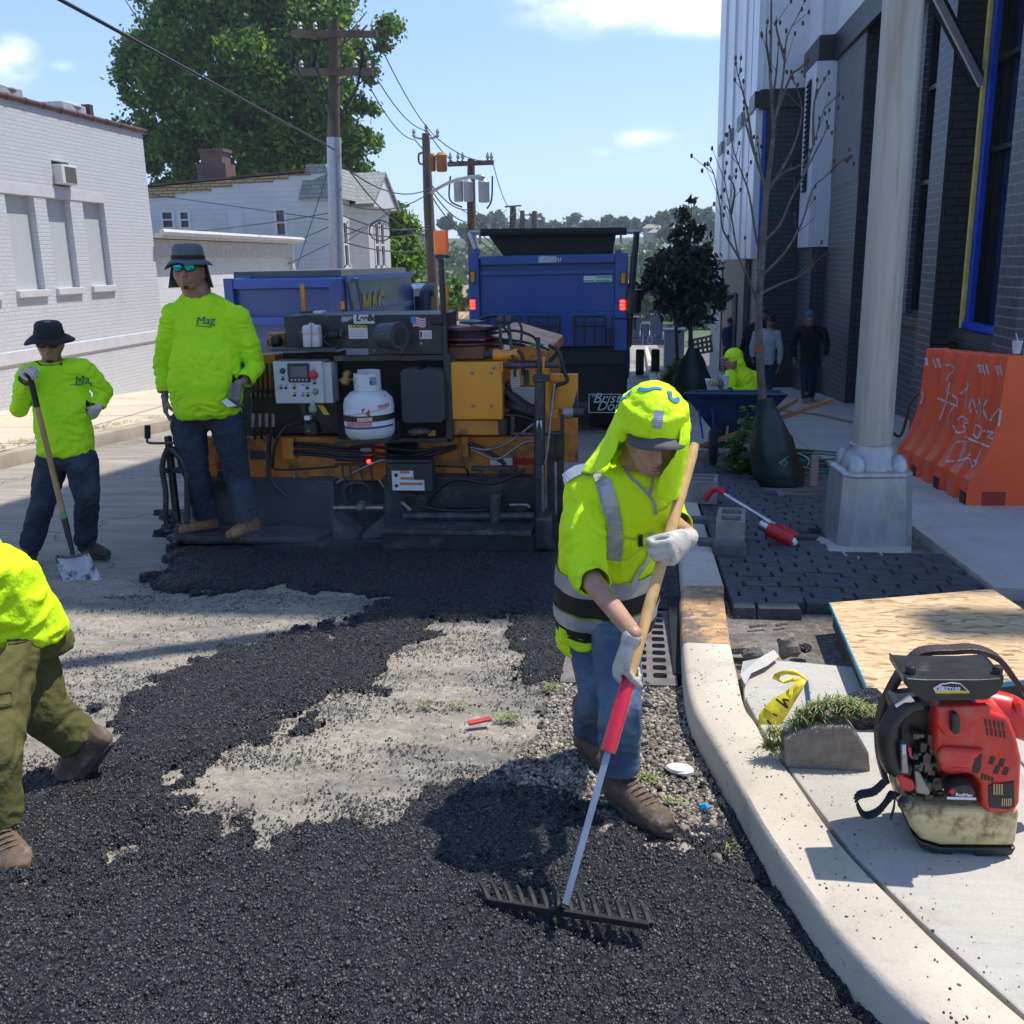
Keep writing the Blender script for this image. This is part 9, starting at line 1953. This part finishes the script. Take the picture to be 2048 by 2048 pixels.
# ---------- seated worker eating, behind the wheelbarrow
Yt_=12.3
J={}
for k,v in dict(pelvis=(385,720,.1),chest=(375,600,.0),neck=(345,510,-.08),head=(318,470,-.12),shA=(310,545,-.12),elA=(290,640,-.25),wrA=(262,625,-.45),shB=(430,560,.1),elB=(400,655,-.15),wrB=(300,640,-.42),hipA=(350,735,.0),knA=(260,690,-.35),anA=(250,780,-.4),hipB=(420,735,.05),knB=(340,700,-.4),anB=(330,790,-.4)).items(): J[k]=Z4(v[0],v[1],Yt_+v[2])
J.update(hf=(-.92,-.35,-.18),hu=(-.1,0,1),rv=(.75,-.6,0)); 
for k in 'AB': J['an'+k].z=gz(Yt_-.4)+.21; J['toe'+k]=J['an'+k]+Vector((-.2,-.05,-.05))
hA_=((Z4(245,612,Yt_-.5),(-.7,-.3,.5),(.2,.3,1),(0,-1,0)),dict(curl=(40,45,30))); hB_=((Z4(262,625,Yt_-.48),(-.8,-.2,.4),(.2,.3,1),(0,-1,0)),dict(curl=(40,45,30)))
r5,P,fr,T,_,_=person(J,'person in neon hooded shirt and cap sitting and eating behind the wheelbarrow',M_sk2,M_neonc,M_jeand,M_bootd,dict(root=(J['pelvis'].x,Yt_,gz(Yt_)+.13),vox=.011,hem=.1,sleeveA=.93,sleeveB=.93,handA=hA_,handB=hB_,glove=M_glg,arm=1.1,fat=1.05))
hm=MB(); hm.ell(P(0,-.02,.045),fr[0]*.095,fr[1]*.115,fr[2]*.098,20,12); hm.cap(P(.0,-.06,.0),P(.02,-.07,-.12),.075,.085); hm.cap(P(-.04,-.06,-.03),T[2]+Vector((.02,.05,.0)),.06,.09); remesh(hm,'hood',M_neonc,r5,.01,3,wr=.006,wf=12)
mb=MB(); mb.prism([P(x,y,.045) for x,y in ((-.07,.075),(-.055,.135),(0,.16),(.055,.135),(.07,.075))],fr[2]*.008); mb.build('cap_bill',mat('bill_tan',(.25,.20,.12),.8),r5); eyes(P,r5,fr)
c=Z4(278,590,Yt_-.5); o=thing('drink_cup',c,'white foam drinks cup with straw held by the seated eating person','cup'); MB().lathe(c-Vector((0,0,.08)),[(.032,0),(.045,.15),(.047,.155),(0,.155)],18).build('cup',M_white,o,smooth=True); MB().cyl(c+Vector((0,0,.05)),c+Vector((.05,0,.16)),.004,n=6).build('straw',M_white,o)
c=Z4(212,592,Yt_-.55); mb=MB(); mb.ell(c,.06,.04,.035,12,8); mb.ell(c+Vector((0,0,-.02)),.065,.045,.02,12,8); tag(mb.build('sandwich',mat('bread',(.45,.30,.15),.8,var=.4,vs=30),smooth='all',origin=c),'half eaten sandwich held by the seated person','sandwich')
c=Z4(185,595,Yt_-.5); mb=MB(); mb.prism([Z4(x,y,Yt_-.5) for x,y in ((165,570),(205,575),(215,640),(185,655))],(0,.03,0)); tag(mb.build('paper_bag',M_white,origin=c),'white paper wrapper beside the sandwich of the seated person','wrapper')
st=Z4(385,760,Yt_); mb=MB(); mb.box(st.x-.2,st.x+.2,Yt_-.05,Yt_+.3,gz(Yt_)+.13,J['pelvis'].z-.1); tag(mb.build('step_block',M_cmu,origin=(st.x,Yt_,gz(Yt_)+.13),bevel=.01),'concrete block seat under the person sitting behind the wheelbarrow','block')

# ================================================================ AIR
hm_,N,L,B=_nodes('haze_air'); N.remove(B); pvn=N.new('ShaderNodeVolumePrincipled'); pvn.inputs['Color'].default_value=(.80,.88,1,1); pvn.inputs['Density'].default_value=.00055; pvn.inputs['Anisotropy'].default_value=.3; L.new(pvn.outputs[0],N['Material Output'].inputs['Volume'])
hz=MB().box(-720,720,-65,920,-12,45).build('haze',hm_); tag(hz,'thin pale summer haze over the whole street and far hill','haze',kind='stuff')
